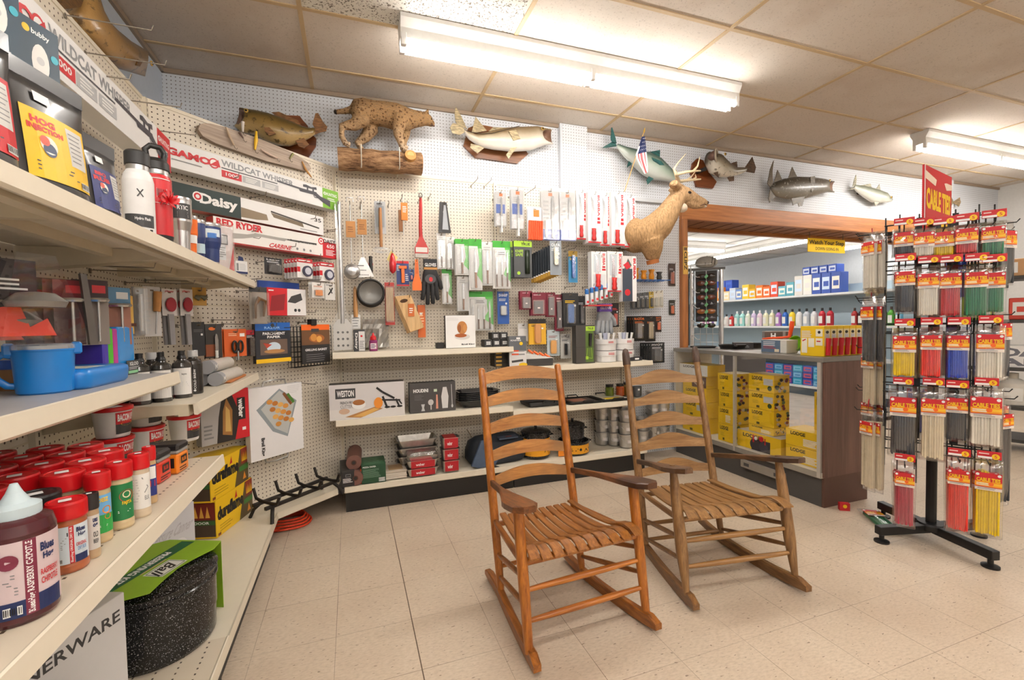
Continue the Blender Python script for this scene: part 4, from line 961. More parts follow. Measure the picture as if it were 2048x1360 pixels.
BLADE = P('BFC3C6', .25, .9, .05)
def knife(t, x, z0, z1, w, hcol, frac=.42, up=1, y=-.006, bcol=None, name='knife', lean=0):
    """a knife lying on its card, handle at the bottom (up=1); one part, blade and handle as sub-parts"""
    L = z1-z0; hz = z0+L*frac
    hb = MB(); hh = w*.5
    hb.loft([[(x+sx*hh*k*.5+lean*(q-.5), y+sy*.005, z0+L*frac*q) for sx, sy in ((-1, 0), (-.6, -1), (.6, -1), (1, 0), (.6, 1), (-.6, 1))] for q, k in ((0, .8), (.06, 1.1), (.3, .9), (.6, 1), (.9, .95), (1, 1.2))], P(hcol, .4), smooth=False)
    o = hb.obj(name, t)
    b = MB(); b.prism([(x-w*.22, hz), (x+w*.28, hz), (x+w*.30, hz+(z1-hz)*.6), (x+w*.16, z1-.006), (x-w*.05, z1), (x-w*.22, hz+(z1-hz)*.8)], y-.001, y+.001, bcol or BLADE); b.obj('blade', o)
    return o
# -------- styles
def st_green(n=1, hcol='7a4f2e', white=False):
    def f(t, w, h):
        def pr(b, w, h):
            if white: b.fake(-w*.3, h*.8, w*.3, h*.9, LGR, rows=2); return
            b.rect(-w/2, h*.86, w/2, h*.999, GRN); b.poly([(w*.5, h*.86), (w*.18, h*.86), (w*.3, h*.5), (w*.1, h*.3), (w*.5, h*.14)], INK('56b648'))
            if n > 1: b.rect(-w*.25, h*.68, w*.25, h*.80, LGR); b.fake(-w*.2, h*.7, w*.2, h*.78, DGR, rows=2)
            else: b.disc(-w*.15, h*.8, w*.12, LGR, rz=w*.07)
        card(t, w, h, 'ECEBE8', pr)
        for k in range(n):
            x = (k-(n-1)/2)*w/(n+.3); knife(t, x, h*.04, h*(.80 if n == 1 else .66+.1*(k == n-1)), w*.34 if n == 1 else w*.55/n, hcol, .40)
        blister(t, -w*.46, h*.02, w*.46, h*.82, .016)
    return f
def st_dexter(t, w, h):
    card(t, w, h, 'EDEEF0', lambda b, w, h: (b.rect(-w*.1, h*.85, w*.2, h*.93, INK('E8762C')), b.rect(-w*.4, h*.36, w*.4, h*.62, INK('2B5FB8')), b.fake(-w*.3, h*.66, w*.3, h*.8, LGR, rows=3)))
    knife(t, w*.05, -h*.18, h*.82, w*.34, 'ECEBE6', .45, y=-.01)
    blister(t, -w*.5, -.0, w*.5, h*.98, .022, gl=.10)
def st_dexw(t, w, h):
    card(t, w, h, 'F0F0F0', lambda b, w, h: (b.rect(-w*.5, .002, w*.5, h*.22, INK('2B4FB0')), b.rect(-w*.1, h*.87, w*.12, h*.93, INK('E8946a')), b.fake(-w*.4, h*.4, -w*.05, h*.8, LGR, rows=5)))
    knife(t, w*.12, h*.05, h*.88, w*.32, 'F1F0EC', .44, y=-.01)
    b = MB(); b.tube([(-w*.25, -.01, h*.06), (-w*.27, -.01, h*.38)], [w*.07, w*.09], P('F1F0EC', .4), 8); b.obj('knife_sheath', t)
    blister(t, -w*.5, 0, w*.5, h*.98, .022, gl=.10)
def st_brush(t, w, h):
    card(t, w, h*.6, 'EDEEF0', lambda b, w, h: (b.rect(-w*.1, h*.7, w*.3, h*.92, INK('E8762C')), b.rect(-w*.4, h*.05, w*.4, h*.2, INK('2B5FB8'))))
    b = MB()
    for k in range(7):
        x = -w*.42+w*.84*k/6; b.tube([(x, -.012, -h*.02), (x+.004, -.012, h*.34)], w*.075, P('F0592B', .5), 6)
    b.v = [v-Vector((0, 0, h*.0)) for v in b.v]; b.obj('brush_bristles', t)
def st_bubba(vert='BUBBA', hi=.30):
    def f(t, w, h):
        b = MB(); b.box(-w/2, .0, h*.02, w/2, .03, h, P('EFEDEB', .4, 0, .03), .001)
        zz = h*hi; b.rect(-w*.42, .0+h*.03, w*.42, zz, INK('DADDE0')); b.rect(-w*.5, h*.02, w*.5, h*.05, RED); b.rect(-w*.36, zz+h*.05, w*.12, h*.93, INK('CBD2D6'))
        b.text(vert, w*.24, zz+h*.24, w*.42, h*.95, RED, rot=1, bold=.03); b.rect(w*.2, zz+h*.10, w*.44, zz+h*.15, RED); b.rect(w*.22, zz+h*.17, w*.42, zz+h*.22, RED); b.rect(-w*.5, zz, w*.5, zz+h*.012, WHT)
        b.obj('carton', t)
        o = MB(); L = h
        o.loft([[(-w*.1+sx*w*.17*k, -.012+sy*.009, z) for sx, sy in ((-1, 0), (0, -1), (1, 0), (0, 1))] for z, k in ((h*.06, .9), (h*.1, 1.1), (h*.16, .8), (h*.2, 1), (h*.26, .8), (zz, 1))], P('D8312F', .45)); kn = o.obj('knife_handle', t)
        o = MB(); o.prism([(-w*.24, zz), (-w*.02, zz), (0, h*.62), (-w*.08, h*.84), (-w*.27, h*.93), (-w*.2, h*.7)], -.003, -.001, BLADE); o.obj('blade', t)
    return f
def st_stone(sc, sh, hh=.55):
    def f(t, w, h):
        card(t, w, h, '7a1f33', lambda b, w, h: (b.fake(-w*.3, h*.86, w*.3, h*.93, INK('D9b0b8'), rows=1),))
        b = MB(); b.box(-w*.28, -.012, h*.08, w*.28, -.001, h*(.08+hh), P(sc, .85, 0, .15), .002); b.rect(-w*.08, h*.3, w*.08, h*.36, WHT, -.012); b.obj('whetstone', t)
        blister(t, -w*.4, h*.05, w*.4, h*(.14+hh), .018, tint='FFF4F4')
    return f
def st_true(t, w, h):
    b = MB(); b.box(-w/2, 0, 0, w/2, .03, h, P('4c4e50', .5), .001); b.rect(-w/2, h*.84, w/2, h*.998, INK('A6CE39')); b.text('TRUE', -w*.1, h*.88, w*.4, h*.95, BK, bold=.03)
    b.text('KNIFE', -w*.42, h*.68, w*.02, h*.76, INK('A6CE39')); b.text('SAFE', -w*.42, h*.58, w*.0, h*.66, INK('A6CE39')); b.disc(-w*.25, h*.12, w*.09, INK('A6CE39')); b.obj('carton', t)
    b = MB(); b.loft([[(w*.22+sx*w*.13, -.008+sy*.007, z) for sx, sy in ((-1, 0), (0, -1), (1, 0), (0, 1))] for z in (h*.10, h*.3, h*.5, h*.75)], P('23301f', .4)); b.obj('knife', t)
def st_plain(col, txt=None, tc='F2F2F0', prod=None, hdr=None, lines=True, bl=True):
    """card with a header band, a line of writing and one product under a blister; prod = (colour, width, z0, z1)"""
    def f(t, w, h):
        def pr(b, w, h):
            if hdr: b.rect(-w/2, h*.82, w/2, h*.999, INK(hdr))
            if txt: b.text(txt, -w*.38, h*.84, w*.38, h*.93, INK(tc), bold=.02)
            if lines: b.fake(-w*.36, h*.70, w*.36, h*.79, INK(tc), rows=2)
            b.rect(w*.18, h*.6, w*.34, h*.66, WHT)
        card(t, w, h, col, pr)
        if prod:
            pc, pw, z0, z1 = prod[:4]; b = MB()
            b.loft([[(sx*w*pw/2*k, -.008+sy*.008, h*lerp(z0, z1, q)) for sx, sy in ((-1, 0), (-.7, -1), (.7, -1), (1, 0), (.7, 1), (-.7, 1))] for q, k in ((0, .75), (.1, 1), (.5, .95), (.85, 1), (1, .8))], P(pc, .4), smooth=False); b.obj('product', t)
            if bl: blister(t, -w*(pw/2+.08), h*(z0-.02), w*(pw/2+.08), h*(z1+.03), .02)
    return f
# -------- back wall, knife rows
KB = 'knife packs behind the front ones'
hang('knife_pack', 'white handled knife pack with blue card, first of the top knife row', 'knife', FB, (990, 382, 1012, 452), .20, st_dexter, 2, grp='blue carded knives on the first hook', back='blue carded knife pack behind the first in the top row')
hang('knife_pack', 'pack of white handled knives with blue card, second of the top knife row', 'knife', FB, (1022, 377, 1047, 458), .20, st_dexter, 2, grp='blue carded knives on the second hook', back='blue carded knife pack behind the second in the top row')
hang('brush_pack', 'card of orange bristle brushes hanging among the white knives', 'brush', FB, (1055, 372, 1084, 478), .20, st_brush, 1, grp='orange brush cards', back='orange brush card behind another orange brush card')
hang('knife_pack', 'broad clear pack of white fillet knives beside the orange brushes', 'knife', FB, (1083, 379, 1118, 481), .20, st_dexw, 2, grp='clear packs of white fillet knives', back='clear pack of white knives behind the one beside the orange brushes')
hang('knife_pack', 'broad clear pack of white fillet knives next to the red handled knives', 'knife', FB, (1119, 382, 1151, 482), .20, st_dexw, 2, grp='clear packs of white knives by the red handles', back='clear pack of white knives behind the one next to the red handles')
for k, (bx, n, lb) in enumerate((((1153, 381, 1174, 481), 1, 'first'), ((1176, 385, 1202, 488), 2, 'second'), ((1200, 388, 1222, 494), 1, 'third'), ((1223, 384, 1249, 493), 2, 'fourth'), ((1249, 391, 1271, 497), 1, 'fifth'))):
    hang('fillet_knife_pack', f'red handled fillet knife in white window box, {lb} of the upper row', 'knife', FB, bx, .23 if k % 2 else .19, st_bubba(), n, step=.034, grp=f'white knife boxes on the {lb} hook', back=f'white window knife box behind the {lb} of the upper row')
hang('fillet_knife_pack', 'short red handled knife box, nearer of two in the lower row', 'knife', FB, (1183, 503, 1213, 579), .20, st_bubba('BUBBA', .4), 1, step=.034, grp='short knife boxes', back='short knife box behind the nearer of two')
hang('fillet_knife_pack', 'short red handled knife box beside the tall fish carton', 'knife', FB, (1215, 503, 1246, 585), .20, st_bubba('BUBBA', .36), 1, step=.034, grp='short knife boxes by the fish carton', back='short knife box behind the one beside the fish carton')
x, z, w, h = FB.box(1245, 512, 1273, 603, .22)
carton('knife_set_carton', 'tall knife set carton with dark fish picture and red upright lettering', 'carton', FB, x, z, w, h, .06, .22, ['D9D6D2', 'E9E6E2'], lambda b, w, h: (b.rect(-w*.5, 0.001, w*.2, h*.72, INK('3a4452')), b.poly([(-w*.4, h*.7), (-w*.1, h*.95), (w*.15, h*.8), (w*.0, h*.72)], INK('4d5a55')), b.poly([(-w*.45, h*.8), (-w*.1, h*.88), (w*.1, h*.76), (-w*.2, h*.7)], RED), b.disc(w*-.15, h*.2, w*.2, RED), b.rect(w*.2, .001, w*.5, h*.998, WHT), b.text('BUBBA', w*.26, h*.48, w*.45, h*.95, RED, rot=1, bold=.05)))
# green steak knife cards
hang('steak_knife_pack', 'long white knife sheath pack above the black glove, nearer the tongs', 'knife', FB, (874, 466, 892, 538), .12, st_green(1, '5f4636', True))
hang('steak_knife_pack', 'long white knife sheath pack beside the green carded knives', 'knife', FB, (893, 474, 910, 539), .12, st_green(1, '5f4636', True))
hang('steak_knife_pack', 'small green carded paring knife beside the black glove', 'knife', FB, (884, 537, 904, 608), .10, st_green(1))
hang('steak_knife_pack', 'green carded knife, first of the green headed row', 'knife', FB, (911, 478, 937, 550), .19, st_green(1), 3, grp='green cards on the first hook', back='green headed knife card behind the first of its row')
hang('steak_knife_pack', 'white paring knife pack under the first green carded knife', 'knife', FB, (915, 552, 938, 622), .16, st_green(1, '7a4f2e', True), 2, grp='white paring cards', back='white paring knife pack behind the one under the green cards')
hang('steak_knife_pack', 'large green carded carving knife, second of the green headed row', 'knife', FB, (938, 478, 964, 580), .19, st_green(1, '8a5530'), 3, grp='green cards on the second hook', back='large green knife card behind the second of its row')
hang('steak_knife_pack', 'white carded wood handled knife between the green headed cards', 'knife', FB, (963, 484, 986, 571), .16, st_green(1, '7a4a2a', True), 2, grp='white cards between the green ones', back='white knife card behind the one between the green headed cards')
hang('steak_knife_pack', 'wide green card with three wood handled knives', 'knife', FB, (986, 482, 1021, 577), .17, st_green(3, '5f3a26'), 2, grp='wide green three-knife cards', back='wide green knife card behind the three-knife one')
hang('steak_knife_pack', 'wide green card with four steak knives above the small black boxes', 'knife', FB, (938, 583, 986, 661), .12, st_green(4, '5a3a2a'), 1, grp='wide green steak knife cards', back='wide green card behind the four steak knives')
hang('folding_knife_pack', 'charcoal and lime knife carton hanging, front one', 'knife', FB, (1028, 482, 1064, 555), .2, st_true, 2, step=.034, grp='charcoal and lime knife cartons', back='charcoal and lime knife carton behind the front one', dx=-.02)
hang('knife_sharpener_pack', 'blue carded sharpener hanging beside the four steak knives', 'sharpener', FB, (995, 583, 1018, 648), .1, st_plain('2658A8', 'SHARP', prod=('C9CBC8', .5, .28, .55)))
def st_blk(t, w, h):
    card(t, w, h, '2b3138', lambda b, w, h: (b.rect(-w*.5, 0, w*.5, h*.14, INK('C79A3a')), b.rect(-w*.5, h*.14, w*.5, h*.18, WHT)), hole=True)
hang('blade_pack', 'grey and yellow carded blade at the front of a deep stack of dark cards', 'knife', FB, (1100, 482, 1123, 550), .26, st_plain('8b9299', 'OLFA', prod=('F2E9C8', .35, .3, .8)), 0)
x, z, w, h = FB.box(1097, 492, 1118, 552, .25)
for k in range(8):
    t = thing('blade_pack', 'dark carded blade in the deep stack behind the yellow one', 'knife', FB.W(x-.012*k-.004, .245-.022*k, z-.006*k), FB.rz, 'dark carded blades in a deep stack'); st_blk(t, w, h)
hang('fish_knife_pack', 'bright blue handled fish knife on a blue and yellow card', 'knife', FB, (1137, 502, 1155, 565), .09, st_plain('2f86b8', None, 'F2C618', ('2B66C0', .35, .15, .85), 'C9A23a'))
for k, (bx, sc, n) in enumerate((((1040, 582, 1064, 619), '6d6f73', 2), ((1061, 585, 1092, 631), '5d6066', 2), ((1093, 585, 1111, 634), '66686c', 2), ((1110, 589, 1127, 662), '55585d', 1))):
    q = ('smallest maroon carded whetstone', 'square maroon carded whetstone', 'narrow maroon carded whetstone', 'longest maroon carded whetstone beside the black folder pack')[k]
    hang('whetstone_pack', q, 'whetstone', FB, bx, .17-.02*(k == 3), st_stone(sc, 0, .55 if k < 2 else .72), n, grp=f'{q}s on one hook', back=f'maroon card behind the {q}')
hang('folding_knife_pack', 'black blister pack holding a blue folding knife', 'knife', FB, (1126, 586, 1157, 654), .18, st_plain('232323', None, 'F2C618', ('3E6DB0', .42, .12, .66), None), 2, grp='black packs with blue knives', back='black blister pack behind the blue folding knife')
hang('folding_knife_pack', 'narrow black pack with a slim dark knife beside the blue one', 'knife', FB, (1155, 592, 1171, 652), .15, st_plain('2a2b2d', None, 'C9C9C9', ('4a4d52', .4, .1, .7)))
for k in range(6):
    x, z = FB.lo(1174+9.5*k, 609-3.0*k, .22-.01*k)
    t = thing('spray_bottle', 'small blue capped bottle in the row under the knife boxes, ' + ('first', 'second', 'third', 'fourth', 'fifth', 'last')[k] + ' from the blue folder', 'bottle', FB.W(x, .22-.01*k, z), FB.rz)
    b = MB(); b.lathe([(0, 0), (.015, 0), (.016, .004), (.016, .085), (.012, .095)], P('E4E7EA', .35), 14); b.rect(-.01, .01, .01, .03, RED, -.0165); b.obj('bottle_body', t)
    b = MB(); b.lathe([(.0165, .085), (.0165, .12), (.012, .13), (0, .13)], P('2668B0', .35), 14); b.obj('cap', t)
b = MB(); b.box(-.12, -.03, -.012, .12, .03, 0, P('B33', .4)); x, z = FB.lo(1197, 605, .2); single(b, 'red_clip_strip', 'red strip holding the small blue capped bottles', 'rail', FB.W(x, .2, z-.02), .0)
def glove(t, w, h, col, cuff, pad=None):
    b = MB(); m = P(col, .8, 0, .15)
    fing = [(-.36, .52, .10, -.10), (-.14, .50, .0, -.05), (.08, .50, .02, .02), (.28, .54, .10, .08)]
    b.loft([[(sx*w*k, sy*.014-.012, h*z) for sx, sy in ((-.42, 0), (-.3, -1), (0, -1.2), (.3, -1), (.42, 0), (.3, 1), (-.3, 1))] for z, k in ((.42, 1.0), (.52, 1.08), (.66, 1.0), (.76, .8))], m)
    for i, (x, z1, z0, dx) in enumerate(fing): b.tube([(w*x, -.012, h*.50), (w*(x+dx*.4), -.012, h*.25), (w*(x+dx), -.012, h*z0+.006), (w*(x+dx), -.012, h*z0)], [w*.125, w*.12, w*.11, w*.05], m, 10)
    b.tube([(w*.34, -.012, h*.62), (w*.5, -.012, h*.5), (w*.56, -.012, h*.36), (w*.56, -.012, h*.33)], [w*.13, w*.13, w*.11, w*.05], m, 10)
    b.obj('glove_body', t)
    if pad:
        b = MB(); b.disc(-w*.02, h*.56, w*.3, P('4a4a4c', .6), -.03, rz=h*.1); b.disc(w*.0, h*.55, w*.1, RED, -.031, rz=h*.05); b.obj('palm_print', t)
    b = MB(); b.box(-w*.36, -.026, h*.76, w*.36, .004, h*.99, P(cuff[0], .6), .003); b.rect(-w*.36, h*.76, w*.36, h*.81, INK(cuff[1]), -.026); b.text(cuff[2], -w*.3, h*.83, w*.3, h*.9, WHT, -.026); b.obj('header_card', t)
hang('grill_glove', 'black heatproof glove with brown cuff hanging beside the orange scraper', 'glove', FB, (842, 518, 879, 610), .13, lambda t, w, h: glove(t, w, h, '2b2b2d', ('232326', 'B57F3c', 'GLOVES'), 1), 0)
hang('cut_glove', 'grey cut-proof glove with purple tag above the white tubs', 'glove', FB, (1191, 607, 1226, 675), .14, lambda t, w, h: glove(t, w, h, '9c9fa2', ('6a45a0', '5b3a92', 'GLOVE')), 1, grp='grey gloves', back='grey glove behind the purple tagged one')
hang('multitool_pack', 'red pliers tool on black card beside the grey glove', 'tool', FB, (1223, 606, 1238, 654), .12, st_plain('2b2627', None, 'D33', ('C23b2e', .5, .1, .55)))
# -------- white bay by the post: small packs
for k in range(7):
    x, z, w, h = FW.box(1260+8.6*k, 588-1.1*k, 1270+8.6*k, 619-.6*k, .16-.006*k)
    t = thing('lure_pack', ('first', 'second', 'third', 'fourth', 'fifth', 'sixth', 'last')[k]+' small carded pack in the row under the blue wire shelf', 'pack', FW.W(x, .16, z), 0)
    st_plain('5a5d60' if k < 4 else 'B79A3a' if k == 4 else 'D8D2C4', None, 'D9D9D9', ('3b3a36' if k < 5 else 'C9C6B8', .5, .1, .6))(t, w, h); hook(FW, x, z+h-.012, 'short wire hook of a carded pack under the blue wire shelf', 'hooks under the blue wire shelf', .17)
hang('hunting_knife_pack', 'black card of a silver hunting knife, nearest of the orange lettered row', 'knife', FW, (1266, 632, 1292, 682), .18, st_plain('1d1c1b', 'RAZOR', 'E8762C', ('8d9094', .35, .12, .7)), 3, grp='orange lettered black knife cards', back='black knife card behind the orange lettered silver knife', dx=-.012)
hang('hunting_knife_pack', 'black card with pale curved knife beside the silver hunting knife', 'knife', FW, (1292, 632, 1311, 683), .18, st_plain('1d1c1b', None, 'E8762C', ('B9A98a', .45, .12, .75)), 1, grp='pale curved knife cards', back='black card behind the pale curved knife')
hang('hunting_knife_pack', 'small orange folding knife pack at the end of the black card row', 'knife', FW, (1311, 632, 1323, 664), .15, st_plain('3a2c28', 'KNIFE', 'E8762C', ('E0622e', .5, .15, .6)))
hang('replacement_blade_pack', 'black carded folding knife lowest on the white board, nearest', 'knife', FW, (1300, 685, 1329, 726), .17, st_plain('26282a', 'PIVOT', 'E9E9E9', ('5a5d61', .45, .1, .7)), 4, grp='lowest black knife cards', back='black knife card behind the lowest one on the white board', dx=-.016)
hang('lure_pack', 'small dark carded pack hanging beside the tall wooden post', 'pack', FW, (1337, 527, 1351, 572), .012, st_plain('4a3b36', None, 'C9C9C9', ('B5563a', .5, .1, .6)))
hang('lure_pack', 'orange and green carded pack low beside the wooden post', 'pack', FW, (1338, 600, 1350, 630), .012, st_plain('3c3a30', None, 'C9C9C9', ('E86a28', .5, .1, .6)))
# blue wire shelf with orange knives
x0, z = FW.lo(1273, 559, .18); x1, _ = FW.lo(1330, 557, .10)
t = thing('wire_shelf', 'small blue wire shelf holding orange packets under the deer', 'shelf', FW.W((x0+x1)/2, .0, z), 0); w = x1-x0
b = MB()
for k in range(9): b.tube([(-w/2+w*k/8, 0, 0), (-w/2+w*k/8, -.18, 0)], .002, P('2a6fc0', .3), 6)
for y in (-.01, -.09, -.18): b.tube([(-w/2, y, 0), (w/2, y, 0)], .003, P('2a6fc0', .3), 6)
b.obj('wire_grid', t)
for k in range(4):
    b = MB(); hgt = (.11, .09, .10, .08)[k]; b.loft([[(.025*s*math.cos(a), .02*s*math.sin(a), z) for a in [2*PI*i/10 for i in range(10)]] for s, z in ((.9, 0), (1.1, hgt*.4), (.8, hgt*.7), (1.3, hgt))], P('F29A1E' if k != 3 else '3b3a38', .3, 0, .2))
    single(b, 'orange_packet', ('crumpled orange packet at the near end of the blue wire shelf', 'crumpled orange packet second along the blue wire shelf', 'crumpled orange packet third along the blue wire shelf', 'dark packet at the far end of the blue wire shelf')[k], 'packet', FW.W(x0+.03+w*.23*k+.02, .10, z+.003), 0)
# -------- kitchen tools on the first bay
def long_paddle(t, w, h):
    b = MB(); b.tube([(.0, 0, h*.18), (0, 0, h)], .014, P('C9C9CA', .3, .8), 12); b.obj('shaft', t)
    b = MB(); b.prism([(-w*.5, 0), (w*.5, 0), (w*.5, h*.17), (w*.25, h*.21), (-w*.25, h*.21), (-w*.5, h*.17)], -.004, 0, P('D6D4D0', .35, .5))
    for i in range(3):
        for j in range(3): b.disc(-w*.25+w*.25*i, h*.03+h*.045*j, .008, DGR, -.0042)
    b.obj('blade', t)
    b = MB(); b.prism([(-w*.58, -.008), (w*.58, -.008), (w*.6, h*.18), (w*.2, h*.27), (-.02, h*.98), (-.03, h*.98), (-w*.2, h*.27), (-w*.6, h*.18)], -.018, .015, clear('FFFFFF', .12, .2)); b.obj('plastic_wrap', t)
hang('stir_paddle', 'long steel stirring paddle in clear wrap standing against the first bay', 'paddle', FB, (663, 404, 701, 700), .18, long_paddle)
def ladle(kind):
    def f(t, w, h):
        b = MB(); b.tube([(0, 0, h), (0, 0, h*.25)], .0035, P('C9C9CA', .25, .9), 8); b.tube([(-.022, 0, h), (-.022, 0, h+.03), (.022, 0, h+.03), (.022, 0, h)], .0035, P('C9C9CA', .25, .9), 6); b.obj('handle', t)
        if kind == 'bowl': b = MB(); b.lathe([(.001, -.035), (.03, -.028), (.05, -.008), (.056, .012), (.053, .012), (.047, -.006), (.0, -.03)], P('B9B9BA', .3, .9), 22); b.v = [Vector((v.x, v.z*.8-.02, v.y+h*.14)) for v in b.v]; b.obj('ladle_bowl', t)
        else:
            b = MB(); b.prism([(-w*.08, h*.27), (w*.08, h*.27), (w*.5, h*.02), (-w*.5, 0)], -.004, -.001, P('C4C2BF', .3, .85))
            for i in range(18): q = (i % 6)/6; rr = i//6; b.disc(-w*.3+w*.6*q*(.5+.2*(2-rr))+w*.06, h*(.04+.06*rr), .004, DGR, -.004)
            b.obj('skimmer_plate', t)
        b = MB(); b.box(-.032, -.012, h*.56, .032, -.009, h*.76, P('C38A54', .75), .001); b.fake(-.02, h*.62, .02, h*.7, INK('8d5c30'), -.012, rows=3); b.obj('kraft_tag', t)
    return f
hang('ladle', 'steel ladle with kraft tag hanging beside the long paddle', 'ladle', FB, (690, 404, 714, 566), .14, ladle('bowl'))
hang('skimmer', 'steel skimmer with kraft tag and perforated flat end', 'skimmer', FB, (703, 402, 746, 556), .11, ladle('flat'))
def masher(t, w, h):
    card(t, w*.8, h*.62, 'B9BABC', lambda b, w, h: (b.rect(-w*.35, h*.2, w*.35, h*.85, INK('8f9396')), b.fake(-w*.3, h*.88, w*.3, h*.95, DGR, rows=1)), y=.01); t.children[0].location.z = h*.38
    b = MB(); b.tube([(0, -.012, h*.12), (0, -.012, h*.5), (0, -.012, h*.86)], [.011, .012, .011], wood('C58A52', '9C6232', 2, 1), 10); b.obj('wooden_handle', t)
    b = MB()
    for r in (.06, .045, .03): b.tube([(r*math.cos(a), -.012-.0*r, h*.06+r*.35*math.sin(a)) for a in [2*PI*k/20 for k in range(21)]], .0018, steel(), 6)
    b.tube([(0, -.012, h*.14), (0, -.012, h*.0)], .002, steel(), 6); b.obj('wire_head', t)
hang('whisk', 'wood handled coil whisk on a grey card', 'whisk', FB, (747, 402, 775, 507), .1, masher)
def pepper(t, w, h):
    b = MB(); b.prism([(-w*.5, h*.6), (-w*.1, h*.98), (w*.5, h*.7), (w*.2, h*.45), (-w*.3, h*.5)], .006, .007, P('F0DC8A', .6)); b.obj('paper_tag', t)
    b = MB(); b.tube([(.0, 0, h*.86), (0, -.004, h*.7), (0, -.006, h*.4), (0, -.004, h*.12), (0, 0, 0)], [.006, .018, .026, .024, .006], P('C8202A', .25, 0, .05, None, .5), 14); b.obj('spoon_rest', t)
hang('red_spoon_rest', 'shiny red pepper-shaped holder with pale yellow tag', 'holder', FB, (774, 500, 796, 547), .1, pepper)
def tool_orange(t, w, h):
    b = MB(); b.box(-w*.42, -.01, h*.08, -w*.02, .0, h*.62, P('8a5a34', .6), .003); b.obj('wooden_scraper', t)
    b = MB(); b.box(-.012, -.016, h*.36, w*.5, -.006, h*.80, P('E0812E', .5), .002); b.fake(0, h*.55, w*.4, h*.72, WHT, -.016, rows=4); b.obj('orange_tag', t)
    b = MB(); b.tube([(.004, -.004, 0), (.004, -.004, h*.9), (0, 0, h)], .003, steel(), 6); b.obj('skewer', t)
hang('grill_scraper', 'wooden grill scraper with orange tag hanging above the grater pack', 'scraper', FB, (795, 390, 815, 470), .1, tool_orange)
def bristle(t, w, h):
    m = P('B5231F', .35, 0, .05)
    b = MB(); b.tube([(.004, 0, h*.98), (.002, -.004, h*.8), (-.004, -.006, h*.5), (-.002, -.004, h*.3)], [.010, .013, .013, .015], m, 12, sy=.7); b.obj('handle', t)
    b = MB(); b.prism([(-w*.12, h*.34), (w*.1, h*.34), (w*.46, h*.16), (w*.46, h*.07), (-w*.46, h*.07), (-w*.46, h*.16)], -.014, .006, m); b.rect(-w*.4, h*.09, w*.4, h*.17, INK('D9D5CE'), -.014); b.obj('brush_head', t)
    b = MB(); b.box(-w*.46, -.014, 0, w*.46, .006, h*.07, P('B9B4AC', .6, .3, .3), .002); b.obj('wire_bristles', t)
    b = MB(); b.tube([(.004+.012*math.cos(a), 0, h+.008+.018*math.sin(a)) for a in [2*PI*k/14 for k in range(15)]], .003, BLK, 6); b.obj('hanging_loop', t)
hang('grill_brush', 'long red handled grill brush with wire bristles', 'brush', FB, (827, 393, 856, 516), .12, bristle)
def grater(t, w, h):
    card(t, w, h, '2b3c78', lambda b, w, h: (b.rect(-w*.5, h*.9, w*.5, h, RED), b.rect(-w*.5, 0, w*.5, h*.06, RED), b.fake(-w*.45, h*.6, -w*.2, h*.85, WHT, rows=4), b.fake(w*.2, h*.2, w*.45, h*.5, WHT, rows=4)))
    b = MB(); b.box(-w*.32, -.016, h*.68, w*.32, -.002, h*.8, P('F0742A', .35), .003); b.box(-w*.13, -.014, h*.12, w*.13, -.002, h*.7, P('F0742A', .35), .003); b.obj('peeler', t)
hang('peeler_pack', 'blue and red card with an orange peeler', 'peeler', FB, (793, 522, 818, 572), .11, grater)
hang('scraper', 'bright orange plastic scraper with wide flat end', 'scraper', FB, (824, 519, 843, 581), .14, lambda t, w, h: ((lambda b: (b.prism([(-w*.15, h), (w*.15, h), (w*.22, h*.5), (w*.5, h*.2), (w*.5, 0), (-w*.5, 0), (-w*.5, h*.22), (-w*.22, h*.5)], -.008, 0, P('F0701E', .35)), [b.rect(-w*.12, h*(.55+.05*k), w*.12, h*(.57+.05*k), INK('B24a10'), -.008) for k in range(7)], b.obj('scraper_body', t)))(MB())))
hang('thermometer_pack', 'small blue carded pack between the peeler and the orange scraper', 'pack', FB, (818, 539, 828, 563), .09, st_plain('3b5fa5', None, 'F2F2F0', ('C8323A', .5, .15, .5)))
hang('bottle_brush_pack', 'small black and red pen-like brush above the black sieve', 'brush', FB, (737, 513, 746, 549), .08, lambda t, w, h: ((lambda b: (b.box(-w*.5, -.008, h*.3, w*.5, 0, h*.8, P('C8C4C0', .5)), b.rect(-w*.5, h*.5, w*.5, h*.62, RED, -.008), b.obj('card', t)))(MB()), (lambda b: (b.tube([(0, -.012, 0), (0, -.012, h*.4), (0, -.006, h)], [.012, .014, .012], BLK, 8), b.obj('brush', t)))(MB())))
def sieve(t, w, h):
    m, n = newm('sieve mesh') if 'sieve mesh' not in MATS else (MATS['sieve mesh'], None)
    if n:
        s = n.sep(n.coord()); a = n.math('FRACT', n.math('MULTIPLY', s[0], 500)); c = n.math('FRACT', n.math('MULTIPLY', s[2], 500)); n.l(n.mix(n.math('GREATER_THAN', n.math('MAXIMUM', a, c), .7), lin('8f8d88'), lin('3f3d3a')), n.b.inputs['Base Color']); n.b.inputs['Metallic'].default_value = .5; n.b.inputs['Roughness'].default_value = .35
    r = w/2; b = MB(); b.tube([(r*.94*math.cos(a), -.012, r+r*.94*math.sin(a)) for a in [2*PI*k/36 for k in range(37)]], .008, BLK, 8); b.obj('rim', t)
    b = MB(); rings = [[(r*.94*s*math.cos(a), -.012+.02*(1-s*s), r+r*.94*s*math.sin(a)) for a in [2*PI*k/30 for k in range(30)]] for s in (1, .8, .55, .3, .02)]; b.loft(rings, m, cap=False); b.obj('mesh_bowl', t)
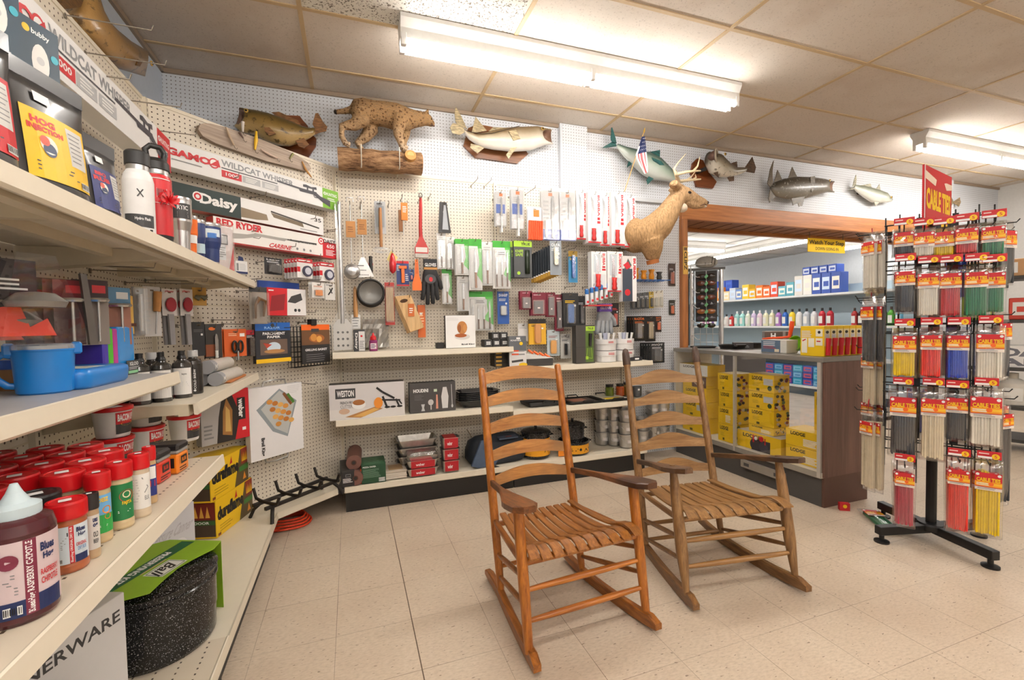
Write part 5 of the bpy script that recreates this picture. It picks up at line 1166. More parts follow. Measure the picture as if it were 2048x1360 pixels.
hang('sieve', 'round black rimmed mesh sieve on the first bay, front one', 'sieve', FB, (714, 553, 769, 611), .12, sieve, 2, step=.016, grp='black rimmed sieves', back='black rimmed mesh sieve nested behind the front one', dz=-.006)
hang('rolling_handle', 'turned wooden handle with white tag hanging beside the sieve', 'handle', FB, (702, 573, 720, 658), .1, lambda t, w, h: ((lambda b: (b.tube([(0, 0, h*.28), (0, 0, h*.5), (0, 0, h*.95), (0, 0, h)], [.016, .017, .011, .006], wood('D9A468', 'A9713c', 2, 1), 12), b.obj('wooden_handle', t)))(MB()), (lambda b: (b.box(-w*.5, -.004, 0, w*.5, 0, h*.34, P('E7E5E2', .5)), b.fake(-w*.4, h*.05, w*.4, h*.3, DGR, -.004, rows=4, fill=.2), b.obj('white_tag', t)))(MB())))
def skewers(t, w, h):
    card(t, w, h, 'B83a34', None); b = MB()
    for k in range(7): b.tube([(-w*.36+w*.12*k, -.008, h*.1), (-w*.36+w*.12*k, -.008, h*.88)], w*.05, P('D9B98c', .6), 6)
    b.obj('skewer_bundle', t); blister(t, -w*.48, h*.06, w*.48, h*.92, .018)
hang('skewer_pack', 'tall clear pack of bamboo skewers with red ends', 'skewers', FB, (770, 565, 789, 650), .12, skewers)
def planks(t, w, h):
    sh = w*.42; mw = wood('E2BE88', 'C0915A', 2, .8, .5)
    pl = [(-w*.5, h*.96), (w*.05, h*1.0), (w*.5, h*.12), (w*.0, h*.0)]
    b = MB(); b.prism(pl, -.012, .004, mw); b.obj('front_plank', t)
    for k in range(3):
        b = MB(); b.prism([(x-.006*(k+1), z-.004*(k+1)) for x, z in pl], .006+.014*k, .018+.014*k, mw); b.obj('plank', t)
    b = MB(); b.disc(-w*.20, h*.84, w*.14, P('4a3018', .8), -.0122, rz=h*.05, a=.2); b.obj('hand_hole', t)
    b = MB(); b.box(-w*.06, -.016, h*.42, w*.16, -.013, h*.76, P('C9682a', .6), .001); b.fake(-w*.02, h*.5, w*.12, h*.66, WHT, -.016, rows=3); b.obj('orange_tag', t)
hang('cutting_board', 'fan of pale wooden cutting boards with orange tag', 'cutting board', FB, (791, 590, 847, 664), .13, planks)
x, z, w, h = FB.box(836, 610, 851, 675, .10)
carton('thermometer_carton', 'slim orange carton hanging behind the wooden cutting boards', 'carton', FB, x, z, w, h, .03, .10, ['D4682a', 'B8561e'], lambda b, w, h: (b.fake(-w*.3, h*.3, w*.3, h*.8, INK('F2C9a0'), rows=6), b.rect(-w*.25, h*.7, w*.1, h*.76, WHT)))
def tongs(t, w, h):
    b = MB(); b.prism([(-w*.36, h), (w*.2, h), (w*.5, 0), (-w*.5, 0)], -.01, .004, P('2c2b2b', .35)); b.rect(-w*.1, h*.62, w*.1, h*.7, WHT, -.01); b.obj('pouch_body', t)
    b = MB(); b.prism([(-w*.05, h*.9), (w*.1, h*.9), (w*.3, h*.1), (-w*.2, h*.1)], -.014, -.010, P('8f9194', .3, .6)); b.obj('tongs', t)
hang('tong_pack', 'black tapering pack with steel tongs above the white sheaths', 'tongs', FB, (876, 405, 901, 466), .13, tongs)
# things standing on the two upper shelves
ZS1 = 1.0945; ZS2 = .933
def stand(name, label, cat, u0, u1, v0, v1, d, z, t, cols, deco=None, F=FB, **k):
    x, zz, w, h = F.box(u0, v0, u1, v1, d); return carton(name, label, cat, F, x, z, w, h, t, d, cols, deco, **k)
stand('bb_carton', 'small black and white carton standing under the wooden handle', 'carton', 707, 730, 657, 700, .22, ZS1, .05, ['E3E2E0', '3c3c3e'], lambda b, w, h: (b.rect(-w*.5, 0, -w*.05, h, DGR), b.text('Daisy', -w*.4, h*.1, -w*.14, h*.85, WHT, rot=1), b.disc(w*.2, h*.7, w*.1, RED), b.fake(w*.02, h*.1, w*.45, h*.5, GRY, rows=5), b.rect(-w*.5, h*.92, w*.5, h, DGR)))
x, z = FB.lo(747, 699, .26); t = thing('glue_bottle', 'small red capped squeeze bottle on the upper shelf', 'bottle', FB.W(x, .26, ZS1), 0)
b = MB(); b.lathe([(0, 0), (.027, 0), (.028, .004), (.028, .07), (.02, .08)], P('8c2f6a', .35), 18, 1, .7); b.rect(-.02, .015, .02, .055, INK('E9D5DA'), -.0198); b.fake(-.017, .02, .017, .05, NAVY, -.0202, rows=3); b.obj('bottle_body', t)
b = MB(); b.lathe([(.021, .078), (.022, .08), (.02, .1), (.008, .112), (.005, .128), (0, .128)], P('D02128', .3), 16); b.obj('squeeze_cap', t)
x, z = FB.lo(752, 668, .1); t = thing('foil_bag', 'crumpled clear and silver bag hanging above the upper shelf', 'bag', FB.W(x, .12, z), 0)
b = MB(); N = 9
b.loft([[(-.09+.18*i/8+rnd(-.003, .003), .02+rnd(-.012, .012)*(1 if 0 < j < 6 else .2), -.10+.21*j/6) for i in range(N)] for j in range(7)], P('9b9790', .25, .4, .25), closed=False, cap=False, smooth=False); mods(b.obj('bag_body', t), ('SOLIDIFY', dict(thickness=.003)))
t = stand('roaster_carton', 'white cooking rack carton with roast chicken picture on the upper shelf', 'carton', 891, 951, 629, 694, .26, ZS1, .05, ['F1F0EE', '2a2a2b'], lambda b, w, h: (b.disc(w*.05, h*.62, w*.17, INK('B8783a'), rz=h*.2), b.disc(-w*.04, h*.60, w*.06, INK('9a5a26'), rz=h*.12), b.disc(w*.14, h*.6, w*.06, INK('C98a48'), rz=h*.12), b.disc(w*.05, h*.34, w*.26, INK('D8D6D2'), rz=h*.09), b.disc(w*.0, h*.38, w*.2, INK('A4541f'), rz=h*.06), b.text('Broil King', w*.02, h*.07, w*.46, h*.13, BK, bold=.04), b.fake(-w*.46, h*.84, -w*.05, h*.94, LGR, rows=4, fill=.2)))
x, _ = FB.lo(885, 689, .22); b = MB(); b.box(-.04, 0, 0, .02, .06, .042, BLK, .003); single(b, 'metal_stand', 'low black metal piece beside the chicken carton', 'metal piece', FB.W(x-.005, .22, ZS1), 0)
x0, _ = FB.lo(968, 690, .24); x1, _ = FB.lo(1017, 688, .24); bw = (x1-x0)/3
for k in range(5):
    i, j = (k, 0) if k < 3 else (k-3+.9, 1)
    carton('meter_carton', ('small black barcoded carton, first of the bottom three', 'small black barcoded carton, middle of the bottom three', 'small black barcoded carton, last of the bottom three', 'small black barcoded carton, first of the top two', 'small black barcoded carton, last of the top two')[k], 'carton', FB, x0+bw*(i+.5), ZS1+.001+j*.055, bw*.94, .053, .1, .25, ['2b2a2b', '232223'], lambda b, w, h: b.bars(-w*.28, h*.28, w*.28, h*.74, BK))
# second bay, middle shelf (z .93)
stand('knife_display_carton', 'grey and white carton with printed orange knives at the shelf end', 'carton', 1019, 1052, 674, 736, .33, ZS2, .06, ['5f6368', '55585c'], lambda b, w, h: (b.rect(-w*.5, 0, w*.5, h*.52, INK('E4E3E2')), b.text('KNIVES', -w*.4, h*.84, w*.2, h*.89, WHT), b.rect(-.01, h*.90, .02, h*.96, WHT), b.disc(w*.2, h*.76, w*.1, YEL), b.disc(w*.3, h*.08, w*.25, YEL, rz=h*.06), *[(b.rect(-w*.36, h*(.5-.11*k), w*.05, h*(.55-.11*k), INK('D9542e')), b.rect(w*.05, h*(.5-.11*k), w*.4, h*(.54-.11*k), GRY)) for k in range(2)], b.line([(-w*.36, h*.18), (w*.3, h*.22)], h*.07, DGR)), rz=-8)
for k in range(4):
    stand('knife_carton', ('black and gold carton, lowest of the stack at the shelf end', 'black and gold carton, second of the stack', 'black and gold carton, third of the stack', 'black and gold carton, top of the stack')[k], 'carton', 989, 1018, 715, 723, .24, ZS2+.001+.031*k, .12, ['2e2822', '241f1b'], lambda b, w, h: (b.rect(-w*.4, h*.2, w*.0, h*.7, INK('C79a3a')),))
x, z = FB.lo(1075, 705, .26)
t = thing('knife_tray', 'open white tray of orange handled knives on the middle shelf', 'tray', FB.W(x, .27, ZS2), R(-8))
b = MB(); b.box(-.115, -.03, 0, .115, .1, .055, P('3a3836', .5), .003); b.obj('tray_base', t)
b = MB(); b.prism([(-.115, .055), (.13, .057), (.10, .062), (-.1, .10)], -.03, .1, P('E8E6E2', .45)); b.obj('tray_card', t)
for k in range(4):
    b = MB(); x = -.08+.045*k; b.tube([(x, .0, .125-.012*k), (x+.035, -.02, .098-.012*k)], [.009, .010], P('EE6A28', .4), 8); kn = b.obj('knife', t)
    b = MB(); b.prism([(x+.035, .102-.012*k), (x+.035, .088-.012*k), (x+.085, .068-.010*k)], -.024, -.022, BLADE); b.obj('blade', kn)
hang('fork_pack', 'clear and orange utensil pack behind the knife tray', 'pack', FB, (1094, 660, 1119, 712), .14, st_plain('B9C4C8', None, '8a4030', ('E8A02e', .5, .1, .6)), 2, grp='clear utensil packs', back='clear utensil pack behind the orange one', dx=.01)
hang('meat_claw_pack', 'grey carded dark tool beside the tall charcoal carton', 'pack', FB, (1121, 668, 1141, 717), .13, st_plain('C4C2BD', 'STYLE', '55585c', ('3f4143', .3, .15, .6)))
hang('fish_tool_pack', 'white paper card hanging above the middle shelf', 'card', FB, (1036, 647, 1057, 682), .1, st_plain('E6E4E1', None, 'B9B9B9', None))
hang('wood_plank_pack', 'gold and black pack with wooden plank hanging above the knife tray', 'pack', FB, (1058, 638, 1092, 689), .15, st_plain('E0AC2a', None, '2a2622', ('C98f58', .42, .06, .80), '2a2622', bl=False), 1, grp='gold plank packs', back='gold and black pack behind the wooden plank one')
stand('flashlight_carton', 'tall charcoal carton with lime light picture standing on the middle shelf', 'carton', 1152, 1190, 654, 730, .30, ZS2, .07, ['47433f', '3a3734'], lambda b, w, h: (b.rect(w*.0, h*.03, w*.42, h*.97, INK('56702e')), b.rect(w*.02, h*.85, w*.5, h*.97, INK('A6CE39')), b.text('TRUE', w*.12, h*.88, w*.42, h*.94, BK), b.tube([(w*.22, -.006, h*.45), (w*.25, -.006, h*.78)], [.012, .016], BLK, 8), b.line([(w*.1, h*.4), (w*.05, h*.15), (w*.35, h*.12), (w*.3, h*.4)], .003, INK('A6CE39')), b.rect(w*.0, h*.1, w*.14, h*.18, INK('A6CE39')), b.rect(-w*.5, h*.42, w*.5, h*.424, BK)))
for k, (u0, u1) in enumerate(((1192, 1230), (1231, 1265))):
    x0, z0 = FB.lo(u0, 700, .22); x1, _ = FB.lo(u1, 700, .22); r = (x1-x0)/2
    for j in range(2):
        t = thing('brush_tub', ('white tub of brushes, lower one beside the charcoal carton', 'white tub of white brushes, upper one beside the charcoal carton', 'white tub of brushes, lower one behind the rocking chair post', 'white tub of white brushes, upper one behind the rocking chair post')[k*2+j], 'tub', FB.W((x0+x1)/2, .22, ZS2+.097*j), 0)
        b = MB(); b.lathe([(0, 0), (r*.92, 0), (r*.94, .05), (r*.99, .052), (r*.99, .092), (r*.9, .092), (r*.88, .06), (0, .06)], P('EDEBE9', .35), 26); b.fake(-r*.3, .06, r*.3, .08, RED, -r*.995, rows=2); b.obj('tub_body', t)
        if j:
            for q in range(9):
                b = MB(); a = q*.7; rr = r*.6*((q % 3)/2.2+.15); b.tube([(rr*math.cos(a), rr*math.sin(a), .06), (rr*1.25*math.cos(a), rr*1.25*math.sin(a), .145)], [.007, .012], P('F4F3F0' if q % 3 else 'C9CDE0', .5), 7); b.obj('brush', t)
b = MB(); b.box(-.075, 0, 0, .075, .05, .03, INK('26262a'), .002); b.rect(.0, .008, .04, .022, WHT); x, _ = FB.lo(1270, 719, .3); single(b, 'flat_black_carton', 'flat black carton with white sticker lying at the middle shelf end', 'carton', FB.W(x, .3, ZS2), 0)
# lower shelf
ZS3 = .637
stand('cutter_carton', 'wide grey carton with french fry cutter picture on the lower shelf', 'carton', 658, 809, 762, 832, .345, ZS3, .12, ['DAD6D6', 'CFCBCB', '4a4745'], lambda b, w, h: (
    b.rect(-w*.5, .001, w*.5, h*.3, INK('E3DFDC')), b.rect(-w*.42, h*.60, -w*.16, h*.88, DGR), b.text('WESTON', -w*.40, h*.65, -w*.18, h*.83, WHT, bold=.03), b.text('FRENCH FRY', -w*.36, h*.44, -w*.2, h*.52, DGR), b.text('CUTTER', -w*.36, h*.33, -w*.2, h*.42, GRY),
    b.disc(-w*.12, h*.4, w*.09, WHT, rz=h*.12), b.disc(-w*.12, h*.47, w*.08, INK('A86a35'), rz=h*.08), b.disc(-w*.31, h*.24, w*.07, INK('C9a890'), rz=h*.08), b.poly([(-w*.3, h*.08), (w*.1, h*.32), (w*.2, h*.25), (-w*.1, h*.03)], INK('B5804a')), b.poly([(-w*.2, h*.08), (w*.08, h*.28), (w*.15, h*.24), (-w*.05, h*.06)], INK('E0B060')),
    b.line([(w*.12, h*.86), (w*.2, h*.72), (w*.36, h*.52)], h*.06, BK), b.line([(w*.16, h*.5), (w*.44, h*.46)], h*.05, BK), b.line([(w*.2, h*.6), (w*.26, h*.25)], h*.06, BK), b.disc(w*.14, h*.42, w*.06, INK('E8902e'), rz=h*.16), b.line([(w*.38, h*.5), (w*.42, h*.3)], h*.05, BK), b.line([(w*.42, h*.46), (w*.46, h*.34)], h*.04, BK), *[b.disc(w*q, h*.28, w*.04, BK, rz=h*.03) for q in (.26, .34, .43)]))
stand('bar_set_carton', 'charcoal carton with cocktail tools printed on it', 'carton', 819, 911, 756, 815, .31, ZS3, .08, ['4a4746', '3a3837', '2b2a29'], lambda b, w, h: (b.text('HOUDINI', -w*.42, h*.68, -w*.1, h*.8, WHT, bold=.04), b.fake(-w*.4, h*.42, -w*.2, h*.62, GRY, rows=5, fill=.15), b.rect(w*.02, h*.68, w*.09, h*.77, INK('C9D8C0')), b.poly([(-w*.26, h*.05), (-w*.18, h*.05), (-w*.2, h*.16), (-w*.18, h*.28), (-w*.26, h*.28), (-w*.24, h*.16)], LGR), b.disc(-w*.05, h*.33, w*.06, INK('C9C6C4'), rz=h*.10), b.rect(-w*.06, h*.08, -w*.035, h*.3, INK('C9C6C4')), b.poly([(w*.06, h*.1), (w*.11, h*.1), (w*.10, h*.58), (w*.07, h*.58)], INK('DD9a84')), b.poly([(w*.2, h*.1), (w*.32, h*.1), (w*.34, h*.5), (w*.30, h*.82), (w*.22, h*.82), (w*.18, h*.5)], INK('D9D7D6')), b.line([(w*.41, h*.9), (w*.42, h*.15)], h*.02, LGR), b.disc(w*.42, h*.16, w*.02, LGR, rz=h*.06)))
# black chafing trays
x, _ = FB.lo(955, 805, .2)
for k in range(6):
    b = MB(); b.loft([[(sx*.16*s, sy*.10*s, z) for sx, sy in ((-1, -.7), (-.7, -1), (.7, -1), (1, -.7), (1, .7), (.7, 1), (-.7, 1), (-1, .7))] for s, z in ((.78, 0), (.96, .05), (1.04, .052), (1.03, .055), (.95, .053), (.77, .004))], P('1a1a1c', .25, 0, .1, None, .3), cap=False, smooth=False); b.slab([(-.12, -.07), (.12, -.07), (.12, .07), (-.12, .07)], 0, .003, P('1a1a1c', .25, 0, .1, None, .3))
    single(b, 'black_tray', 'black plastic tray nested in the stack on the lower shelf' if k < 5 else 'topmost black plastic tray of the nested stack on the lower shelf', 'tray', FB.W(x, .19, ZS3+.001+.013*k), .04, 'nested black trays' if k < 5 else None)
def pan(lb, u, v, w, d, h, z, dd, deco=None, handles=True, rz=0):
    x, _ = FB.lo(u, v, dd); t = thing('griddle_pan', lb, 'pan', FB.W(x, dd, z), R(rz)); m = P('242321', .5, .3, .2)
    b = MB(); P8 = rr_poly(w, d, .03); b.loft([[(x*s, y*s, q) for x, y in P8] for s, q in ((.93, 0), (1, h), (.98, h), (.92, .006))], m, cap=False); b.slab([(x*.93, y*.93) for x, y in P8], 0, .005, m); b.obj('pan_body', t)
    if handles:
        for sg in (-1, 1): b = MB(); b.tube([(-.05, sg*d/2, h*.8), (-.045, sg*(d/2+.025), h+.012), (.045, sg*(d/2+.025), h+.012), (.05, sg*d/2, h*.8)], .005, m, 8); b.obj('handle', t)
    if deco: b = MB(); deco(b); b.obj('paper_label', t)
    return t
pan('round edged black griddle pan under the middle shelf, behind the chair slats', 1085, 790, .34, .24, .035, .603, .18)
pan('black griddle tray with cooking picture and wire handle, nearest on the lower shelf', 1160, 800, .33, .26, .018, .603, .20, lambda b: (b.box(-.12, -.1, .010, .12, .1, .0105, INK('4a3630')), b.box(-.09, -.06, .0106, .05, .07, .011, INK('b8765a'))))
pan('black griddle tray with white and yellow paper label, farther on the lower shelf', 1218, 790, .30, .26, .018, .603, .20, lambda b: (b.box(-.11, -.12, .020, .11, .12, .0205, INK('D5D2C4')), b.box(-.10, -.12, .0206, .06, -.05, .021, INK('E8C52a'))))
def glassjar(u, v, col, lb, d=.16):
    x, _ = FB.lo(u, v, d); t = thing('food_jar', lb, 'jar', FB.W(x, d, .603), 0)
    b = MB(); b.lathe([(0, 0), (.036, 0), (.038, .005), (.038, .085), (.03, .1)], P(col, .12, 0, .3, None, .6), 20); b.obj('jar_body', t)
    b = MB(); b.lathe([(.033, .098), (.034, .1), (.034, .118), (0, .119)], P('1d1c1b', .35), 20); b.obj('lid', t)
glassjar(1219, 780, '5b6a20', 'jar of green pickles with black lid, nearest on the lower shelf'); glassjar(1240, 780, 'A8481c', 'jar of orange preserve with black lid beside the pickles'); glassjar(1254, 776, '7d5a1e', 'jar of amber preserve behind the chair post', .1)
x, _ = FB.lo(1274, 785, .2); t = thing('grey_mug', 'grey metal cup beside the preserve jars', 'cup', FB.W(x, .2, .603), 0); b = MB(); b.lathe([(0, 0), (.034, 0), (.04, .01), (.041, .09), (.038, .09), (.036, .01), (0, .01)], P('5c5f62', .4, .3), 20); b.obj('cup_body', t); b = MB(); b.rect(-.02, .06, .0, .075, WHT, -.041); b.obj('sticker', t)
# base deck
ZS4 = .186
carton('knife_roll_carton', 'long dark carton lying end-on at the near end of the base shelf', 'carton', Frame(-.02, 3.235, 3), -.025, ZS4, .085, .105, .3, 0, ['262528', '302f31'], lambda b, w, h: (b.rect(-w*.2, h*.62, w*.2, h*.8, GRY), b.rect(-w*.17, h*.65, w*.17, h*.77, INK('262528')), b.fake(-w*.4, h*.25, w*.4, h*.55, WHT, rows=4)))
b = MB(); b.box(-.008, 0, 0, .008, .25, .10, P('E4572a', .5)); single(b, 'orange_card_strip', 'orange carton edge between the dark carton and the paper rolls', 'carton', (.042, 3.26, ZS4), 0)
for k, (u, v, y) in enumerate(((711, 960, 3.235), (705, 925, 3.27))):
    p = aty(u, v, y); t = thing('butcher_paper_roll', ('brown butcher paper roll lying on the base shelf, lower of two', 'brown butcher paper roll resting on the lower one')[k], 'roll', (p.x+(.0 if k == 0 else .008), y, ZS4+.051+(.098 if k else 0)), 0)
    b = MB(); m = P('7b5449', .7, 0, .12); b.tube([(0, 0, 0), (.01, .30, 0)], .05, m, 22); b.obj('paper_roll', t)
    b = MB(); b.disc(0, 0, .018, P('57382f', .9), -.001); b.disc(0, 0, .011, BLK, -.0012); b.obj('core', t)
stand('pizza_stone_carton', 'dark green instruction-printed carton on the base shelf', 'carton', 723, 772, 935, 972, .355, ZS4, .2, ['1f4a30', '1f4a30', '2b5c3c'], lambda b, w, h: (b.text('PIZZA PAPER', -w*.44, h*.84, w*.1, h*.92, WHT), b.fake(-w*.44, h*.3, w*.3, h*.78, INK('9cc0a5'), rows=9, fill=.2), b.bars(w*.2, h*.05, w*.46, h*.25, BK)), top=lambda b, w, h: (b.fake(-w*.4, h*.1, w*.4, h*.9, INK('8fb89a'), rows=10, fill=.15)))
for k in range(4):
    x, _ = FB.lo(792, 962, .33); b = MB(); b.box(-.075, 0, 0, .075, .18, .014, INK('D9CDBF' if k < 3 else 'C7B9A8'), .003)
    if k == 3: b.box(-.05, .03, .014, .05, .15, .0144, INK('A5865f'))
    single(b, 'foil_liner_pack', ('flat pale packet at the bottom of the stack beside the foil trays', 'flat pale packet second in the stack beside the foil trays', 'flat pale packet third in the stack beside the foil trays', 'flat pale packet with picture on top of the stack')[k], 'packet', FB.W(x+.004*(k % 2), .335, ZS4+.001+.0145*k), 0)
FOIL = P('C3C0BA', .3, .85, .25)
def foil(c, w, d, h, lb, sleeve=None, clr=False, g=None, rim=True):
    t = thing('foil_tray', lb, 'foil tray', c, 0, g); P8 = rr_poly(w, d, .025, 6)
    b = MB(); rings = []
    for s, z in ((.80, 0), (.82, .003), (.95, h-.006), (1.0, h-.005), (1.0, h), (.95, h-.001), (.80, .005)):
        rings.append([(x*s*(1+.012*(i % 2) if .003 < z < h-.007 else s*0+1), y*s*(1+.012*(i % 2) if .003 < z < h-.007 else 1), z) for i, (x, y) in enumerate(P8)])
    b.loft(rings, FOIL, smooth=False); b.obj('tray_body', t)
    if sleeve:
        b = MB(); b.box(-w*.36, -d/2-.003, h*.1, w*.36, -d/2-.001, h*.95, P('B5202a', .4)); b.text('weber', -w*.22, h*.35, w*.05, h*.7, WHT, -d/2-.003); b.box(-w*.36, -d/2-.002, h, w*.30, d/2, h+.001, P('B5202a', .4)); b.obj('paper_sleeve', t)
    if clr:
        b = MB(); b.loft([[(x*s, y*s, z) for x, y in P8] for s, z in ((.98, h), (.9, h+.05), (.86, h+.055))], clear('FFFFFF', .2, .12)); b.obj('clear_lid', t)
    return t
x, _ = FB.lo(832, 900, .12)
for k in range(4): foil((x+.0, FB.o.y-.14, ZS4+.001+.06*k), .30, .2, .058, 'large foil tray in the tall stack at the back of the base shelf' if k < 3 else 'topmost large foil tray of the tall stack on the base shelf', g='large foil trays in a stack' if k < 3 else None)
x, _ = FB.lo(844, 950, .28)
for k in range(2): foil((x, FB.o.y-.30, ZS4+.001+.058*k), .235, .1, .056, ('red banded foil tray at the bottom, nearest on the base shelf', 'red banded foil tray with clear lid on top of another')[k], 1, k == 1)
x, _ = FB.lo(900, 940, .27)
for k in range(3): foil((x, FB.o.y-.28, ZS4+.001+.085*k), .14, .12, .083, ('small red tagged foil tub, bottom of the stack of three', 'small red tagged foil tub, middle of the stack of three', 'small red tagged foil tub, top of the stack of three')[k], 1)
# soft cooler bag
x, _ = FB.lo(968, 930, .25); t = thing('duffel_bag', 'black and slate blue soft bag slumped on the base shelf behind the oak rocker', 'bag', (1.06, 3.42, ZS4), .1)
b = MB(); b.loft([[(sx*.24*s, sy*.12*s2, z) for sx, sy in [(math.copysign(abs(math.cos(a))**.5, math.cos(a)), math.copysign(abs(math.sin(a))**.5, math.sin(a))) for a in [2*PI*k/20 for k in range(20)]]] for s, s2, z in ((.9, .9, 0), (1, 1.03, .03), (1.0, 1, .10), (.92, .8, .17), (.7, .4, .205), (.5, .2, .21))], P('242a33', .7, 0, .2)); b.obj('bag_body', t)
b = MB(); b.prism([(-.25, .02), (-.17, .20), (-.13, .205), (-.02, .06), (-.06, .0), (-.2, .0)], -.13, -.112, P('4a5a72', .75, 0, .15)); b.obj('side_panel', t)
b = MB(); b.slab([(-.02, -.13), (.14, -.13), (.16, .0), (0, .0)], .19, .2, P('3f4c60', .7)); b.box(.05, -.10, .2, .1, -.08, .202, P('6b2f2a', .6)); b.obj('flap', t)
b = MB(); b.tube([(-.1, -.12, .03), (-.07, -.16, .0), (-.02, -.17, -.02), (-.02, -.175, -.10)], .010, BLK, 8); b.tube([(-.19, .02, .2), (-.23, .02, .27)], .004, P('7a6a55', .6), 6); b.obj('strap', t)
# enamel pots
def enam(t, r, h, n=32, band=True):
    b = MB(); b.lathe([(0, 0), (r*.93, 0), (r*.97, .008), (r, h-.01), (r*1.06, h-.004), (r*1.06, h), (r*.98, h), (r*.95, h-.01), (r*.9, .01), (0, .01)], SPK, n); b.obj('pot_body', t)
    if band:
        b = MB(); N = 20; rr = r*.995
        b.add([(rr*1.012*math.cos(a), rr*1.012*math.sin(a), z) for z in (h*.12, h*.8) for a in [-PI/2-1.4+2.8*k/N for k in range(N+1)]], [(k, k+1, N+2+k, N+1+k) for k in range(N)], INK('E8A01E'), True)
        cyl_print(b, rr*1.014, h*.12, h*.8, lambda b, w, h: (b.disc(0, h*.5, h*.16, BK), b.disc(-w*.4, h*.5, h*.12, BK), b.disc(w*.4, h*.5, h*.12, BK), b.fake(-w*.3, h*.3, -w*.08, h*.7, BK, rows=2), b.poly([(w*.12, h*.2), (w*.22, h*.6), (w*.32, h*.2)], BK), b.fake(-w*.4, h*.05, w*.4, h*.15, BK, rows=1))); b.obj('paper_band', t)
    for sg in (-1, 1): b = MB(); b.tube([(sg*r, -.03, h*.85), (sg*(r+.025), -.025, h*.86), (sg*(r+.025), .025, h*.86), (sg*r, .03, h*.85)], .005, SPK, 8); b.obj('handle', t)
def elid(t, r, z):
    b = MB(); b.lathe([(r*1.05, z), (r*1.05, z+.006), (r*.9, z+.016), (r*.4, z+.03), (0, z+.033)], SPK, 30); l = b.obj('lid', t); b = MB(); b.lathe([(.008, z+.03), (.012, z+.045), (.01, z+.052), (0, z+.053)], SPK, 14); b.obj('lid_knob', l)
t = thing('stock_pot', 'black speckled pot with orange paper band behind the oak chair slats', 'pot', (1.40, 3.40, ZS4), 0); enam(t, .115, .20); elid(t, .115, .2)
t = thing('enamel_pot', 'low black speckled pot with orange band under the tall lidded pot', 'pot', (1.735, 3.38, ZS4), 0); enam(t, .125, .105)
t = thing('stock_pot', 'tall lidded black speckled pot sitting in the low banded pot', 'pot', (1.735, 3.40, ZS4+.012), 0); enam(t, .098, .215, band=False); elid(t, .098, .215)
x, _ = FB.lo(1140, 880, .3)
b = MB(); b.box(-.03, -.004, 0, .03, .004, .10, P('E8891E', .5), .002); single(b, 'orange_tag', 'orange cardboard tag leaning beside the tall speckled pot', 'tag', (1.585, 3.30, ZS4+.001), 0)
# pails
PAIL = P('C2C0BC', .32, .75, .12)
def pail_mesh(t):
    b = MB(); b.lathe([(0, .004), (.050, 0), (.053, .002), (.066, .105), (.070, .108), (.070, .114), (.065, .114), (.064, .105), (.051, .008), (0, .008)], PAIL, 22); b.obj('pail_body', t)
    b = MB(); b.tube([(-.068, 0, .10), (-.06, -.035, .07), (-.03, -.066, .045), (.03, -.068, .04), (.06, -.035, .07), (.068, 0, .10)], .0018, steel(), 6); b.obj('bail_handle', t)
    b = MB(); cyl_print(b, .0605, .04, .08, lambda b, w, h: (grid_rect(b, -w*.2, 0, w*.2, h, INK('DCDAD8'), 4), b.fake(-w*.15, h*.1, w*.15, h*.6, RED, rows=2))); b.obj('label', t)
pp = None
cols = ((1204, 857, .10, 3), (1228, 868, .16, 3), (1252, 885, .26, 3), (1284, 880, .20, 2), (1306, 868, .10, 4), (1325, 872, .13, 3))
nm = ('first', 'second', 'third', 'fourth', 'fifth', 'sixth')
for k, (u, v, d, n) in enumerate(cols):
    x, _ = FB.lo(u, v, d)
    for j in range(n):
        lb = f'galvanised pail, {("bottom", "second", "third", "top")[j] if j < n-1 else "top"} of the {nm[k]} pail stack from the speckled pots'
        c = FB.W(x, d, ZS4+.001+.108*j)
        if not pp: pp = thing('galvanised_pail', lb, 'pail', c, rnd(-.4, .4)); pail_mesh(pp)
        else: dup(pp, c, lb, rnd(-.5, .5))
# -------- corner (diagonal) board
def st_lens(t, w, h):
    card(t, w, h, 'E9E6E4', lambda b, w, h: (b.rect(-w*.5, h*.78, w*.5, h, INK('B5272e')), b.fake(-w*.4, h*.82, w*.4, h*.95, WHT, rows=1), b.rect(-w*.5, h*.3, -w*.3, h*.55, RED)))
    b = MB(); b.tube([(w*.12, -.012, h*.36), (w*.12, 0, h*.36)], w*.3, P('3b3b52', .3), 20); b.disc(w*.12, h*.36, w*.2, INK('C9CBD6'), -.0125); b.obj('bb_tin', t)
hang('bb_target_pack', 'white and red carded round tin, nearer of two under the carbine carton', 'pack', FD, (594, 517, 625, 556), .19, st_lens, 4, step=.03, grp='red carded tins on the first hook', back='white and red carded tin behind the nearer of two')
hang('bb_target_pack', 'white and red carded round tin beside the slotted upright', 'pack', FD, (639, 525, 668, 563), .19, st_lens, 3, step=.03, grp='red carded tins on the second hook', back='white and red carded tin behind the one by the upright')
hang('laser_pack', 'black and clear blister pack under the carbine carton', 'pack', FD, (529, 516, 564, 549), .16, st_plain('2b2a2c', 'Laser', 'E6E6E6', ('3a3a3e', .6, .12, .6)))
hang('earplug_pack', 'small white pack of orange ear plugs below the round tins', 'pack', FD, (624, 565, 649, 596), .2, st_plain('E6E3DE', None, 'C8662a', ('F08A2e', .6, .15, .5)), 2, grp='ear plug packs', back='small white pack behind the orange ear plugs')
